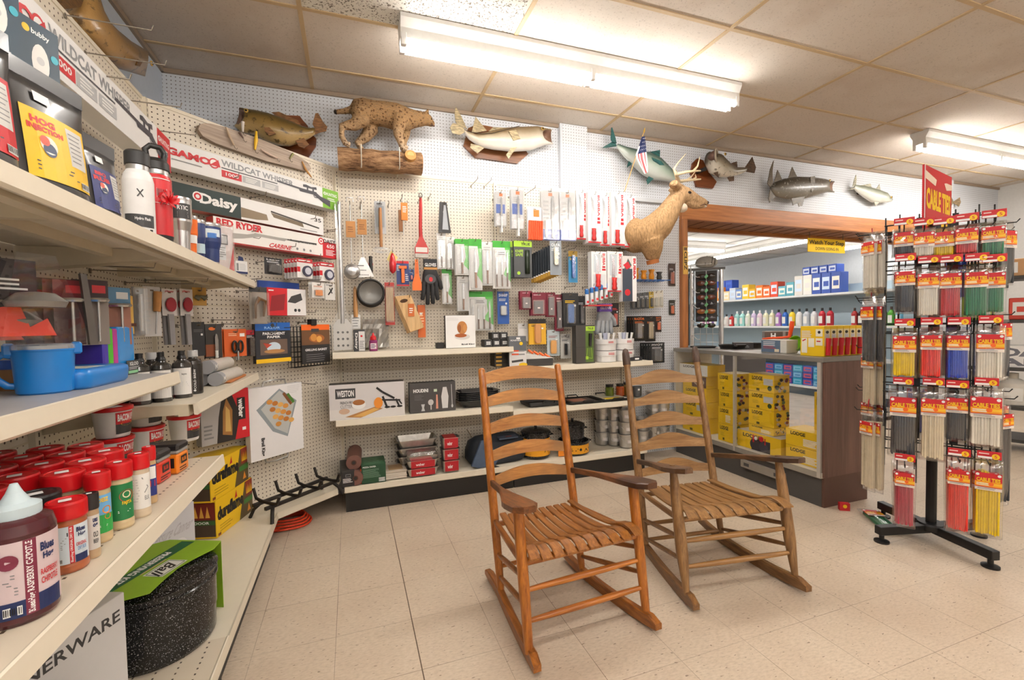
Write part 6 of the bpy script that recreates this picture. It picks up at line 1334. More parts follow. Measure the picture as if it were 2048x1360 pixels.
hang('decal_pack', 'small white pack with black deer mark beside the ear plugs', 'pack', FD, (650, 567, 670, 600), .18, lambda t, w, h: card(t, w, h, 'DEDBD6', lambda b, w, h: (b.line([(-w*.2, h*.3), (w*.1, h*.55), (w*.25, h*.75)], w*.12, BK), b.line([(-w*.05, h*.7), (w*.2, h*.4)], w*.1, BK), b.fake(-w*.4, h*.85, w*.4, h*.95, GRY, rows=1))), 2, grp='deer mark packs', back='small white pack behind the one with the black deer mark')
hang('safety_glasses_pack', 'clear pack holding amber framed shooting glasses', 'glasses', FD, (499, 574, 534, 648), .2, lambda t, w, h: (card(t, w, h, 'A39a8f', lambda b, w, h: (b.rect(-w*.5, h*.86, w*.5, h, DGR),)), (lambda b: (b.tube([(-w*.25, -.012, h*.15), (-w*.3, -.02, h*.5), (-w*.1, -.022, h*.68), (w*.25, -.02, h*.62), (w*.2, -.014, h*.2)], [.006, .008, .014, .014, .006], P('6b4a2a', .3), 8), b.obj('glasses', t)))(MB()), blister(t, -w*.5, 0, w*.5, h*.86, .03)))
x, z, w, h = FD.box(535, 577, 612, 631, .15)
carton('scope_carton', 'red and white carton with black scope picture on the corner board', 'carton', FD, x, z, w, h, .06, .15, ['E9E6E5', 'C2242c', '2c4a9a'], lambda b, w, h: (b.poly([(-w*.5, 0), (-w*.02, 0), (w*.0, h), (-w*.5, h)], RED), b.poly([(-w*.45, h*.15), (-w*.1, h*.2), (-w*.05, h*.8), (-w*.4, h*.7)], INK('8c1f26')), b.poly([(w*.0, h*.5), (w*.1, h*.72), (w*.36, h*.85), (w*.4, h*.6), (w*.2, h*.46)], DGR), b.disc(w*.2, h*.2, h*.06, DGR), b.disc(w*.3, h*.2, h*.06, DGR), b.fake(-w*.47, h*.86, -w*.3, h*.95, WHT, rows=1)))
x, z, w, h = FD.box(522, 563, 603, 582, .1)
b = MB(); b.box(-w/2, 0, 0, w/2, .02, h, INK('2f4f9e'), .002); single(b, 'blue_carton', 'flat blue carton behind the red and white scope carton', 'carton', FD.W(x, .08, z), FD.rz)
x, z, w, h = FD.box(511, 645, 581, 725, .14)
t = carton('parchment_pack', 'black and blue parchment paper pack with yellow foot on the corner board', 'pack', FD, x, z, w, h, .03, .14, ['2b2d33', '22242a'], lambda b, w, h: (b.rect(-w*.5, h*.80, w*.5, h, INK('1F5FB0')), b.text('RAZOR', -w*.25, h*.84, w*.2, h*.9, INK('9CC4F0')), b.text('PARCHMENT', -w*.3, h*.69, w*.34, h*.76, WHT, bold=.03), b.text('PAPER', -w*.18, h*.61, w*.2, h*.67, WHT, bold=.03), b.rect(-w*.38, h*.2, w*.4, h*.58, INK('6b584e')), b.disc(w*.0, h*.38, w*.2, INK('CFE0EC'), rz=h*.13), b.poly([(-w*.3, h*.5), (-w*.05, h*.45), (-w*.2, h*.36)], INK('b8432e')), b.disc(w*.02, h*.28, w*.3, INK('b08050'), rz=h*.05), b.rect(-w*.5, 0, w*.5, h*.1, INK('F0C020')), b.disc(w*-.02, h*.93, .012, DGR)))
hook(FD, x, z+h-.02, 'bare wire hook through the parchment paper pack', None, .17)
def basket(t, w, h):
    b = MB(); m = P('201e1d', .4, .5)
    for y in (-.01, .02, .045):
        for q in range(13): b.tube([(-w*.48+w*.96*q/12, y, 0), (-w*.48+w*.96*q/12, y, h*.86)], .0018, m, 5)
        for q in range(9): b.tube([(-w*.48, y, h*.86*q/8), (w*.48, y, h*.86*q/8)], .0018, m, 5)
    b.obj('wire_basket', t)
    c = MB(); c.box(-w*.30, -.016, h*.06, w*.42, -.012, h*.90, P('2b2a2b', .45)); c.rect(-w*.30, h*.46, w*.42, h*.82, INK('6b4a30'), -.016); c.rect(-w*.30, h*.78, w*.42, h*.90, ORG, -.016); c.rect(-w*.06, h*.74, w*.14, h*.81, DGR, -.016); c.disc(w*.08, h*.60, w*.2, INK('A4602e'), -.016, rz=h*.09); c.disc(w*.0, h*.62, w*.08, INK('C98a40'), -.016); c.disc(w*.14, h*.58, w*.07, INK('d9a050'), -.016); c.text('GRILLING BASKET', -w*.22, h*.33, w*.34, h*.38, WHT, -.016); c.fake(-w*.2, h*.1, w*.34, h*.28, GRY, -.016, rows=4, fill=.2); c.obj('card', t)
    b = MB(); b.box(-.02, -.03, h*.88, .02, .02, h*1.02, BLK, .004); b.obj('clip', t)
hang('grill_basket', 'black wire grilling basket with orange topped card beside the upright', 'basket', FD, (583, 640, 662, 732), .13, basket)
hang('shears_pack', 'orange carded kitchen shears on the corner board', 'scissors', FD, (448, 658, 493, 713), .17, lambda t, w, h: (card(t, w, h, 'D8622a', lambda b, w, h: (b.rect(w*.2, h*.72, w*.42, h*.84, WHT), b.fake(-w*.3, h*.74, w*.1, h*.86, INK('F5C9a5'), rows=2))), (lambda b: ([b.tube([(sx*w*.13+w*.1*math.cos(a)+w*.05, -.01, h*.36+h*.2*math.sin(a)) for a in [2*PI*k/16 for k in range(17)]], .006, BLK, 6) for sx in (-1, 1)], b.tube([(w*.05, -.01, h*.2), (w*.05, -.01, -.02)], .006, BLADE, 6), b.obj('shears', t)))(MB())), 1, grp='orange shears cards', back='orange card behind the kitchen shears')
hang('fillet_knife_card', 'dark card with white curved knife beside the orange shears', 'knife', FD, (411, 648, 444, 716), .2, lambda t, w, h: (card(t, w, h, '33302e', lambda b, w, h: (b.rect(-w*.5, h*.82, w*.5, h, DGR), b.disc(-w*.1, h*.86, w*.2, INK('E8762C'), rz=h*.05), b.rect(-w*.5, h*.05, w*.1, h*.4, INK('8a4a2a')))), knife(t, w*.1, h*.0, h*.72, w*.4, 'E9E6DE', .3, y=-.008)), 1, grp='white knife cards', back='dark card behind the white curved knife')
hang('cutting_mat_pack', 'dark grey flat pack at the near end of the corner board', 'pack', FD, (384, 644, 410, 712), .2, st_plain('2f2f31', None, '6a6a6a', None))
hang('corkscrew_pack', 'slim pack with red label and black tool behind the parchment pack', 'pack', FD, (491, 660, 511, 712), .13, st_plain('3a3537', None, 'F2F2F0', ('262324', .5, .0, .7), 'C2283a'))
hang('sunglasses_card', 'yellow card with sunglasses at the near end of the corner board', 'glasses', FD, (384, 575, 413, 611), .2, lambda t, w, h: (card(t, w, h, 'C79a48', None), (lambda b: (b.tube([(-w*.4, -.012, h*.5), (-w*.2, -.018, h*.4), (0, -.012, h*.5), (w*.2, -.018, h*.4), (w*.4, -.012, h*.5)], [.008, .014, .006, .014, .008], P('6d6a55', .2), 8), b.obj('sunglasses', t)))(MB())))
x, z, w, h = FD.box(401, 781, 498, 884, .11)
carton('griddle_carton', 'red, grey and black carton with roast picture hanging low in the corner', 'carton', FD, x, z, w, h, .05, .11, ['B9B6B6', '8a8785'], lambda b, w, h: (b.poly([(-w*.2, 0), (w*.5, 0), (w*.5, h), (w*.0, h), (-w*.15, h*.5)], RED), b.poly([(-w*.2, 0), (w*.18, 0), (w*.3, h*.5), (w*.1, h), (-w*.05, h), (-w*.15, h*.5)], INK('2c2826')), b.poly([(-w*.08, h*.15), (w*.12, h*.1), (w*.14, h*.6), (w*.02, h*.85), (-w*.06, h*.6)], INK('A8763e')), b.poly([(-w*.02, h*.2), (w*.1, h*.18), (w*.08, h*.6), (w*.0, h*.7)], INK('D8B46a')), b.rect(w*.24, h*.38, w*.42, h*.82, INK('1f1d1e')), b.text('weber', w*.27, h*.42, w*.39, h*.8, WHT, rot=1, bold=.04), b.rect(w*.34, h*.16, w*.42, h*.22, WHT), b.fake(-w*.45, h*.1, -w*.25, h*.4, GRY, rows=4)))
x, z, w, h = FD.box(499, 771, 606, 912, .11)
t = thing('grill_topper_carton', 'tall white carton with skewered potatoes picture and wire handles', 'carton', FD.W(x, .11, z), FD.rz, tilt=.0)
b = MB(); b.box(-w/2, 0, 0, w/2, .045, h, INK('E9E7E8'), .001)
b.poly([(-w*.38, h*.70), (w*.05, h*.95), (w*.38, h*.74), (w*.18, h*.24), (-w*.1, h*.36)], INK('8d969c')); b.poly([(-w*.30, h*.70), (w*.05, h*.92), (w*.34, h*.74), (w*.18, h*.28), (-w*.06, h*.40)], INK('B9BBB9'))
for i in range(13): b.disc(-w*.14+w*.10*(i % 4)+w*.05*(i//4), h*(.78-.11*(i//4)-.03*(i % 4)), w*.055, INK(('C98a3e', 'B5702e', 'DDA85a')[i % 3]), rz=h*.034)
b.line([(w*.12, h*.88), (w*.27, h*.7)], w*.05, INK('7a4a26')); b.line([(w*.2, h*.86), (w*.32, h*.72)], w*.05, INK('4a7a30'))
b.text('Broil King', -w*.33, h*.05, -w*.25, h*.3, BK, rot=1, bold=.04); b.fake(w*.2, h*.86, w*.46, h*.98, LGR, rows=5, fill=.2); b.obj('carton_body', t)
for z0, sg in ((h, 1), (0, -1)): b = MB(); b.tube([(-w*.22, .02, z0), (-w*.2, .02, z0+sg*.028), (0, .02, z0+sg*.034), (w*.2, .02, z0+sg*.028), (w*.22, .02, z0)], .005, steel(), 8); b.obj('wire_handle', t)
# -------- left board under the top shelf (seen edge-on)
def lhang(name, label, cat, u, v0, v1, d, w, build, rz=-25, n=0, grp=None, back=None, step=.02):
    x, z1 = FL.lo(u, v0, d); z0 = FL.lo(u, v1, d)[1]
    t = thing(name, label, cat, FL.W(x, d, z0), FL.rz+R(rz), grp if n else None); build(t, w, z1-z0)
    for k in range(n): dup(t, FL.W(x+.004*k, d-step*(k+1), z0), back)['group'] = grp
    if n: del t['group']
    return t
def st_clam(t, w, h):
    b = MB(); b.prism([(-w*.5, 0), (w*.5, 0), (w*.36, h*.45), (w*.12, h), (-w*.3, h)], -.05, .03, clear('FFFFFF', .05, .03)); b.obj('clamshell', t)
    b = MB(); b.box(-w*.42, .0, h*.5, w*.1, .004, h*.95, P('2a2326', .5)); b.fake(-w*.35, h*.6, w*.0, h*.75, WHT, 0, rows=3); b.poly([(-w*.4, h*.1), (w*.3, h*.1), (w*.2, h*.3), (w*.0, h*.2), (-w*.1, h*.45), (-w*.4, h*.4)], INK('D94a3a'), .0); b.obj('insert_card', t)
    b = MB(); b.lathe([(0, 0), (.045, .0), (.05, .012), (.03, .03), (0, .034)], P('8d8a86', .35, .4), 20); b.v = [v+Vector((-.0, -.02, h*.42)) for v in b.v]; b.obj('burger_press', t)
lhang('press_clamshell', 'big clear clamshell with red insert hanging above the lunch mug', 'package', 52, 512, 690, .30, .16, st_clam, -30)
lhang('press_clamshell', 'clear clamshell cut off by the frame edge behind the lunch mug', 'package', 2, 600, 690, .24, .12, st_clam, -30)
for k, (u, v0, v1, lb) in enumerate(((136, 560, 690, 'nearest the clamshell'), (188, 560, 690, 'second along'), (236, 575, 690, 'beside the yellow tube'))):
    lhang('probe_thermometer', f'long steel probe thermometer with round dial head, {lb}', 'thermometer', u, v0, v1, .24, .07, lambda t, w, h: (card(t, w, h, ('4a2c2e', '8a7f78', '9a6a58')[k], lambda b, w, h: (b.rect(-w*.5, h*.72, w*.5, h, INK(('7a1f26', '3b2a2c', '5a86a8')[k])), b.rect(-w*.1, h*.8, w*.4, h*.92, INK(('C8323a', 'C8323a', 'D9D9D9')[k])))), (lambda b: (b.tube([(0, -.012, .01), (0, -.012, h*.68)], .004, P('D0D0D0', .2, .8), 8), b.obj('probe', t)))(MB()), (lambda b: (b.lathe([(0, h*.66), (.03, h*.66), (.034, h*.69), (.03, h*.72), (0, h*.725)], P('C9C7C4', .2, .8), 18), b.obj('dial_head', t)))(MB())), -35, 1, 'probe thermometers behind others', 'steel probe thermometer behind another of its kind')
lhang('thermometer_card', 'black card lettered in red beside the clamshell', 'thermometer', 98, 556, 690, .2, .11, lambda t, w, h: card(t, w, h, '1f1a1c', lambda b, w, h: (b.rect(-w*.5, h*.62, w*.5, h*.82, INK('A3232b')), b.text('MEAT', -w*.1, h*.72, w*.4, h*.79, WHT), b.text('THERMOMETER', -w*.4, h*.64, w*.4, h*.70, WHT))), -35, 2, 'red lettered black cards', 'black card behind the red lettered one')
lhang('nylon_card', 'pale grey card with upright nylon lettering between the thermometers', 'card', 172, 590, 690, .22, .07, lambda t, w, h: card(t, w, h, 'A8A5A2', lambda b, w, h: (b.text('NYLON', -w*.1, h*.45, w*.25, h*.95, WHT, rot=-1), b.disc(-w*.2, h*.2, w*.2, WHT))), -35)
lhang('knife_guard', 'long slanted grey blade guard in front of the steel thermometers', 'guard', 166, 548, 690, .27, .03, lambda t, w, h: (lambda b: (b.prism([(-w*.3, h), (w*.2, h), (w*.9, 0), (w*.2, 0)], -.004, .004, P('6a6560', .3, .3)), b.obj('guard_body', t)))(MB()), -30)
lhang('match_tube', 'slim yellow tube pack beside the steel thermometer', 'tube', 255, 592, 668, .22, .028, lambda t, w, h: (lambda b: (b.tube([(0, 0, 0), (0, 0, h)], w*.5, P('E0B558', .5), 12), b.box(-w*.5, -w*.52, h*.2, w*.5, 0, h*.28, P('5a2f1c', .5)), b.obj('tube_body', t)))(MB()), -30)
lhang('injector_pack', 'clear syringe pack beside the yellow tube', 'package', 275, 574, 672, .22, .045, lambda t, w, h: (card(t, w, h, '8d8a88', None), (lambda b: (b.tube([(0, -.012, h*.1), (0, -.012, h*.85)], .009, clear('FFFFFF', .3, .1, .3), 10), b.obj('syringe', t)))(MB()), blister(t, -w*.5, 0, w*.5, h, .024)), -30)
lhang('basting_brush_pack', 'white card with cork handled basting brush', 'brush', 303, 573, 673, .22, .07, lambda t, w, h: (card(t, w, h, 'CFCBC8', lambda b, w, h: b.fake(-w*.4, h*.1, -w*.05, h*.8, LGR, rows=8)), (lambda b: (b.tube([(w*.1, -.012, h*.5), (w*.2, -.012, h*.9)], [.012, .014], P('C08a52', .8, 0, .25), 10), b.tube([(0, -.012, h*.05), (w*.1, -.012, h*.5)], .003, steel(), 6), b.obj('brush', t)))(MB())), -30)
for k, (u, lb) in enumerate(((338, 'nearer the cork brush'), (372, 'over the black drink bottle'))):
    lhang('silicone_spatula', f'spatula with red oval head on a white card, {lb}', 'spatula', u, 578, 690, .22, .075, lambda t, w, h: (card(t, w, h*.48, 'D9D4D2', lambda b, w, h: (b.text('grillmaster', -w*.3, h*.86, w*.3, h*.95, RED),)), setattr(t.children[-1], 'location', (0, 0, h*.52)), (lambda b: (b.disc(0, h*.72, w*.36, P('9c1f2c', .4), -.008, rz=h*.13), b.tube([(0, -.004, h*.72), (0, -.010, h*.72)], w*.34, P('9c1f2c', .4), 18), b.obj('spatula_head', t)))(MB()), (lambda b: (b.prism([(-w*.18, h*.55), (w*.18, h*.55), (w*.22, 0), (-w*.1, 0)], -.006, .002, P('9a989a', .35, .2)), b.obj('handle', t)))(MB())), -25, 1, 'red headed spatulas behind others', 'red headed spatula behind another on its hook')
# -------- spare hooks
for u, v in ((942, 372), (968, 374)): hookpx(FB, u, v, 'long double hook left empty above the green carded knives', 'empty hooks above the green cards', .2)
for u, v in ((720, 415), (776, 412), (812, 411), (857, 396)): hookpx(FB, u, v, 'short empty wire hook between the hanging kitchen tools', 'empty hooks between the kitchen tools', .08)
for u, v in ((985, 440), (1115, 500), (1130, 502), (1168, 510), (1180, 520), (1130, 575), (1165, 575), (1240, 600)): hookpx(FB, u, v, 'empty wire hook among the knife rows', 'empty hooks among the knife rows', .2)
for u, v in ((445, 365), (500, 400), (560, 420), (600, 445), (640, 470), (480, 470), (560, 500), (610, 520), (655, 465)): hookpx(FD, u, v-4, 'wire hook jutting out beneath the rifle cartons', 'hooks beneath the rifle cartons', .15)
for u, v in ((425, 640), (445, 648), (470, 566), (480, 560), (510, 665), (590, 625), (610, 640), (600, 562), (540, 655), (590, 765)): hookpx(FD, u, v, 'empty wire hook on the corner board below the carbine carton', 'empty hooks on the corner board', .2)
for u, v in ((130, 30), (170, 105), (215, 195), (260, 255), (60, 130)): hookpx(FL, u, v, 'long wire hook reaching out past the red ended rifle carton', 'long hooks along the top of the near bay', .26)
for u, v in ((250, 565), (290, 560), (330, 566), (370, 565), (180, 540), (130, 530)): hookpx(FL, u, v, 'dark wire hook under the top shelf above the thermometers', 'hooks under the top shelf', .26)
# ================================================================ mounted animals
def px_frame(F, ox, oy, s, d):
    """zoomed drawing coordinates -> local x, z on F at distance d"""
    return lambda a, b, dd=None: F.lo(ox+a/s, oy+b/s, d if dd is None else dd)
def hide_mat(key, dorsal, side, belly, spots=None, sc=18, rough=.4, thr=.56, tipdark=None):
    m, t = newm(key)
    at = t.n('Attribute', attribute_name='pig'); s = t.sep(at.outputs[1])
    nz = t.noise(t.coord(), sc, 4, .6); big = t.noise(t.coord(), 9, 2)
    k = t.math('ADD', s[0], t.math('MULTIPLY', t.math('SUBTRACT', big, .5), .22))
    c = t.ramp(k, (.12, lin(belly)), (.42, lin(side)), (.85, lin(dorsal)))
    if spots: c = t.mix(t.ramp(nz, (thr, (0, 0, 0)), (thr+.08, (.8, .8, .8))), c, lin(spots))
    t.l(c, t.b.inputs['Base Color']); t.b.inputs['Roughness'].default_value = rough
    t.b.inputs['Coat Weight'].default_value = .5; t.b.inputs['Coat Roughness'].default_value = .2
    v = t.n('TexVoronoi'); v.inputs['Scale'].default_value = 130; t.l(t.coord(), v.inputs['Vector']); t.bump(v.outputs[0], .25, .002)
    return m
def fish(label, F, q, d, st, mat, fins, finm, eye=None, mouth=True, plaque=None, plaqm=None, cap=None, extra=None, gape=0):
    """st: stations (top a, b, bottom a, b, half thickness) from the mouth to the tail root, drawn on the wall plane"""
    x0, z0 = q((st[len(st)//2][0]+st[len(st)//2][2])/2, (st[len(st)//2][1]+st[len(st)//2][3])/2)
    t = thing('mounted_fish', label, 'mounted fish', F.W(x0, 0, z0), F.rz); N = 18
    def L(a, b): x, z = q(a, b); return x-x0, z-z0
    pts = []
    for i, (a, b, c, e, w) in enumerate(st): pts.append((*L(a, b), *L(c, e), w))
    den = []
    for i in range(len(pts)-1):
        for k in range(3): den.append(tuple(lerp(p, r, k/3) for p, r in zip(pts[i], pts[i+1])))
    den.append(pts[-1])
    V = []; pig = []; Fc = []
    sx_ = 1 if pts[1][0]+pts[1][2] > pts[0][0]+pts[0][2] else -1
    def ring(p, s=1, dy=0, push=0, g=0):
        (ax, az, bx, bz, w) = p; cx, cz = (ax+bx)/2, (az+bz)/2
        for k in range(N):
            an = 2*PI*k/N; co, si = math.cos(an), math.sin(an)
            V.append((cx+(ax-cx)*co*s+push*(pts[1][0]-pts[0][0])+sx_*g*max(0, si)**.8, -d-si*w*s, cz+(az-cz)*co*s+push*(pts[1][3]+pts[1][1]-pts[0][1]-pts[0][3])/2)); pig.append((co+1)/2)
    for i, p in enumerate(den): ring(p, g=gape*max(0, 1-i/4.5))
    n = len(den)
    for i in range(n-1): Fc += [(i*N+k, i*N+(k+1) % N, (i+1)*N+(k+1) % N, (i+1)*N+k) for k in range(N)]
    Fc.append(tuple((n-1)*N+k for k in range(N)))
    nb = len(Fc)
    if mouth:
        ring(pts[0], .82, g=gape*1.0); ring(pts[0], .62, 0, .9, gape*.6); m0 = n*N
        Fc += [(k, m0+k, m0+(k+1) % N, (k+1) % N) for k in range(N)]; nb2 = len(Fc)
        Fc += [(m0+k, m0+N+k, m0+N+(k+1) % N, m0+(k+1) % N) for k in range(N)]; Fc.append(tuple(m0+N+k for k in range(N)))
    else: Fc.append(tuple(range(N))[::-1]); nb2 = len(Fc)
    me = bpy.data.meshes.new('fish_body'); me.from_pydata(V, [], Fc)
    for m in (mat, P('8d6a55', .4, 0, .2)): me.materials.append(m)
    for i, p in enumerate(me.polygons): p.use_smooth = True; p.material_index = 0 if i < nb2 else 1
    at = me.attributes.new('pig', 'FLOAT_VECTOR', 'POINT')
    for i, v in enumerate(pig): at.data[i].vector = (v, 0, 0)
    o = bpy.data.objects.new('fish_body', me); COL.objects.link(o); o.parent = t
    for nm, poly, dy, th in fins:
        P2 = [L(*p) for p in poly]; b = MB(); b.prism(P2, -d-dy-th/2, -d-dy+th/2, finm)
        for i in range(len(P2)):
            c = P2[0]
        b.obj(nm, t)
    if eye:
        ex, ez = L(*eye[:2]); b = MB(); b.lathe([(0, 0), (.010, .001), (.014, .004), (.011, .009), (0, .011)], P('C9A24a', .2), 12); b.lathe([(.0075, .0095), (.006, .0118), (.0, .0125)], P('111111', .1), 10)
        b.v = [Vector((ex+v.x, -d-eye[2]-v.z, ez+v.y)) for v in b.v]; b.obj('eye', t)
    if plaque:
        b = MB(); b.prism([L(*p) for p in plaque], -.022, -.002, plaqm or wood('8A4A22', '5C2C12', 0, .5, .3)); b.obj('wooden_plaque', t)
        b = MB(); x, z = L((plaque[0][0]+plaque[len(plaque)//2][0])/2, (plaque[0][1]+plaque[len(plaque)//2][1])/2); b.tube([(x, -d, z), (x, -.01, z)], .02, BLK, 8); b.obj('mount_pin', t)
    else:
        b = MB(); b.tube([(0, -d, 0), (0, -.001, 0)], .02, BLK, 8); b.obj('mount_pin', t)
    if extra: extra(t, L)
    return t
def finm(c):
    m, t = newm('fin'+c); w = t.noise(t.coord('Object', (26, 10, 140), (0, .5, 0)), 1, 2); l = lin(c)
    t.l(t.ramp(w, (.38, [x*.45 for x in l[:3]]+[1]), (.62, l)), t.b.inputs['Base Color']); t.b.inputs['Roughness'].default_value = .4; return m
fin_b = finm('9a6a3c')
q = px_frame(FW, 380, 180, 3.938, .10)
fish('largemouth bass with gaping mouth on a dark wooden plaque, above the driftwood', FW, q, .10,
     [(388, 138, 350, 285, .035), (430, 148, 400, 332, .055), (520, 162, 510, 352, .066), (610, 182, 592, 402, .072), (700, 212, 690, 436, .072), (800, 250, 780, 442, .060), (880, 284, 870, 416, .042), (940, 300, 935, 384, .026), (985, 298, 985, 350, .012)],
     hide_mat('bass hide', '5e4a20', '9a7a3a', 'C9A870', '3a2c14', 26), [('tail_fin', [(980, 298), (965, 268), (988, 185), (1010, 183), (1050, 255), (1082, 290), (1072, 326), (1030, 332), (985, 352)], 0, .008), ('anal_fin', [(835, 412), (900, 392), (940, 440), (900, 472), (860, 455)], .03, .006), ('dorsal_fin', [(640, 178), (700, 172), (850, 240), (880, 284), (800, 252), (700, 214)], 0, .006), ('pectoral_fin', [(600, 330), (640, 330), (690, 380), (640, 395), (605, 360)], .075, .006)], fin_b, (455, 190, .05),
     plaque=[(560, 150), (855, 165), (880, 200), (920, 245), (940, 300), (990, 350), (985, 410), (930, 490), (920, 520), (890, 525), (740, 470), (600, 400), (540, 250)], gape=.05)
q = px_frame(FW, 880, 190, 3.103, .10)
fish('pale snook with curved tail on a bronze-brown plaque, beside the white pillar', FW, q, .10,
     [(692, 213, 702, 305, .030), (610, 195, 650, 312, .045), (490, 198, 560, 346, .055), (400, 204, 450, 352, .058), (300, 230, 330, 338, .052), (220, 245, 250, 322, .040), (165, 226, 184, 278, .026), (138, 196, 150, 236, .013)],
     hide_mat('snook hide', '8a7350', 'D2C6B0', 'E8E2D8', None), [('tail_fin', [(152, 200), (168, 214), (140, 150), (97, 72), (90, 110), (95, 160), (128, 216)], 0, .008), ('tail_fin', [(150, 236), (120, 252), (75, 240), (60, 205), (75, 180), (110, 182), (142, 206)], .01, .008), ('dorsal_fin', [(195, 238), (220, 135), (290, 222)], 0, .006), ('dorsal_fin', [(300, 226), (330, 200), (420, 204)], 0, .006), ('anal_fin', [(190, 305), (185, 330), (230, 365), (272, 332), (240, 318)], .01, .006), ('pelvic_fin', [(400, 382), (415, 408), (465, 335), (430, 340)], .04, .006), ('pectoral_fin', [(410, 245), (455, 235), (482, 290), (440, 300)], .062, .006)], finm('C9B58c'), (625, 222, .04),
     plaque=[(190, 180), (250, 155), (460, 195), (570, 345), (500, 405), (235, 365), (160, 290)], plaqm=wood('A46a3e', '6b3e22', 0, .5, .3), gape=.10, extra=lambda t, L: (lambda b: (b.tube([(*L(a, c)[:1], -.10-w, L(a, c)[1]) for a, c, w in ((150, 222, .014), (190, 240, .03), (250, 255, .046), (310, 254, .055), (400, 232, .06), (480, 208, .05))], .003, P('4a3c2a', .5), 6), b.obj('lateral_line', t)))(MB()))
q = px_frame(FW, 1180, 240, 4.533, .09)
fish('blue-green tuna hanging nose-down behind the deer antlers', FW, q, .09,
     [(800, 548, 790, 566, .012), (755, 462, 670, 548, .045), (640, 348, 560, 538, .07), (540, 298, 480, 492, .07), (430, 268, 390, 412, .05), (330, 243, 300, 322, .028), (252, 216, 240, 246, .010)],
     hide_mat('tuna hide', '3c5a52', 'A9B8A8', 'D3D9D2', None), [('tail_fin', [(240, 212), (230, 165), (195, 52), (188, 170), (205, 215)], 0, .008), ('tail_fin', [(240, 226), (200, 198), (108, 252), (150, 252), (236, 240)], 0, .008), ('dorsal_fin', [(515, 288), (545, 288), (635, 272), (632, 345), (560, 312)], 0, .006), ('pectoral_fin', [(515, 365), (600, 398), (628, 432), (590, 432), (528, 392)], .072, .006), ('pelvic_fin', [(500, 548), (520, 518), (562, 540), (510, 592)], .02, .006), ('anal_fin', [(328, 434), (345, 375), (378, 402)], .01, .006)], finm('2f6a68'), (750, 500, .035), mouth=False)
q = px_frame(FW, 1180, 240, 4.533, .13)
def bass2(t, L):
    b = MB(); x, z = L(1104, 342)
    with b.at(x, -.19, z, rz=35): b.tube([(.052*math.cos(a), 0, .058*math.sin(a)) for a in [2*PI*k/24 for k in range(25)]], .009, P('B5A894', .4), 8); b.loft([[(s*.052*math.cos(a), y, s*.058*math.sin(a)) for a in [2*PI*k/20 for k in range(20)]] for s, y in ((1, 0), (.7, .05), (.2, .08))], P('6b4f44', .5))
    b.obj('open_mouth', t)
fish('small bass with round open mouth turned to the room on a brown plaque', FW, q, .13,
     [(1075, 290, 1085, 430, .060), (1175, 312, 1100, 480, .078), (1250, 388, 1180, 512, .068), (1320, 430, 1260, 522, .047), (1390, 428, 1360, 492, .026), (1424, 434, 1412, 468, .012)],
     hide_mat('bass hide two', '4f4636', '8f8570', 'D6CDBC', '4a4030', 24), [('tail_fin', [(1405, 430), (1440, 380), (1470, 335), (1502, 430), (1490, 482), (1415, 470)], 0, .008), ('dorsal_fin', [(1260, 398), (1330, 375), (1336, 428), (1290, 432)], 0, .006), ('pelvic_fin', [(1230, 525), (1290, 515), (1290, 558), (1250, 562)], .02, .006), ('pectoral_fin', [(1070, 500), (1108, 488), (1116, 542)], .07, .006)], finm('5f4632'), (1170, 335, .075), mouth=False,
     plaque=[(1050, 310), (1008, 350), (988, 450), (1030, 530), (1040, 575), (1190, 592), (1226, 530), (1150, 440), (1100, 330)], extra=bass2)
q = px_frame(FW, 1500, 250, 3.737, .10)
fish('dark silver-sided snook with open jaws above the opening', FW, q, .10,
     [(632, 420, 632, 505, .030), (555, 404, 575, 502, .050), (450, 390, 480, 532, .062), (350, 385, 380, 558, .062), (250, 402, 280, 556, .052), (180, 430, 205, 540, .038), (150, 462, 166, 500, .014)],
     hide_mat('dark snook hide', '3a3428', '6b6558', '7d7566', 'B9B8B0', 40, thr=.6), [('tail_fin', [(166, 480), (130, 440), (150, 330), (176, 266), (166, 350), (168, 440)], 0, .008), ('tail_fin', [(150, 480), (188, 535), (145, 582), (138, 550)], 0, .008), ('dorsal_fin', [(180, 430), (205, 335), (240, 410)], 0, .006), ('dorsal_fin', [(285, 400), (315, 313), (352, 390)], 0, .006), ('pelvic_fin', [(290, 555), (388, 540), (370, 610), (345, 617), (338, 590), (300, 606)], .03, .006), ('gill_cover', [(412, 400), (446, 395), (442, 490), (420, 512)], .057, .006)], finm('6f6048'), (565, 425, .045), gape=.12)
fish('small silver fish hanging tail-up next to the cable tie sign', FW, q, .07,
     [(1086, 545, 1076, 570, .012), (1042, 500, 1000, 580, .038), (960, 470, 930, 572, .042), (880, 450, 868, 532, .034), (830, 443, 820, 496, .02), (806, 440, 798, 466, .008)],
     hide_mat('silver hide', '6b6f5c', 'B9BFB2', 'DADBD0', None), [('tail_fin', [(806, 446), (785, 460), (800, 400), (812, 366), (816, 400), (812, 440)], 0, .006), ('tail_fin', [(800, 462), (762, 478), (802, 474)], 0, .006), ('dorsal_fin', [(838, 446), (920, 433), (930, 462)], 0, .005), ('dorsal_fin', [(965, 472), (988, 436), (996, 482)], 0, .005), ('pelvic_fin', [(940, 568), (988, 570), (950, 602)], .01, .005)], finm('B9B49a'), (1055, 540, .03), mouth=False)
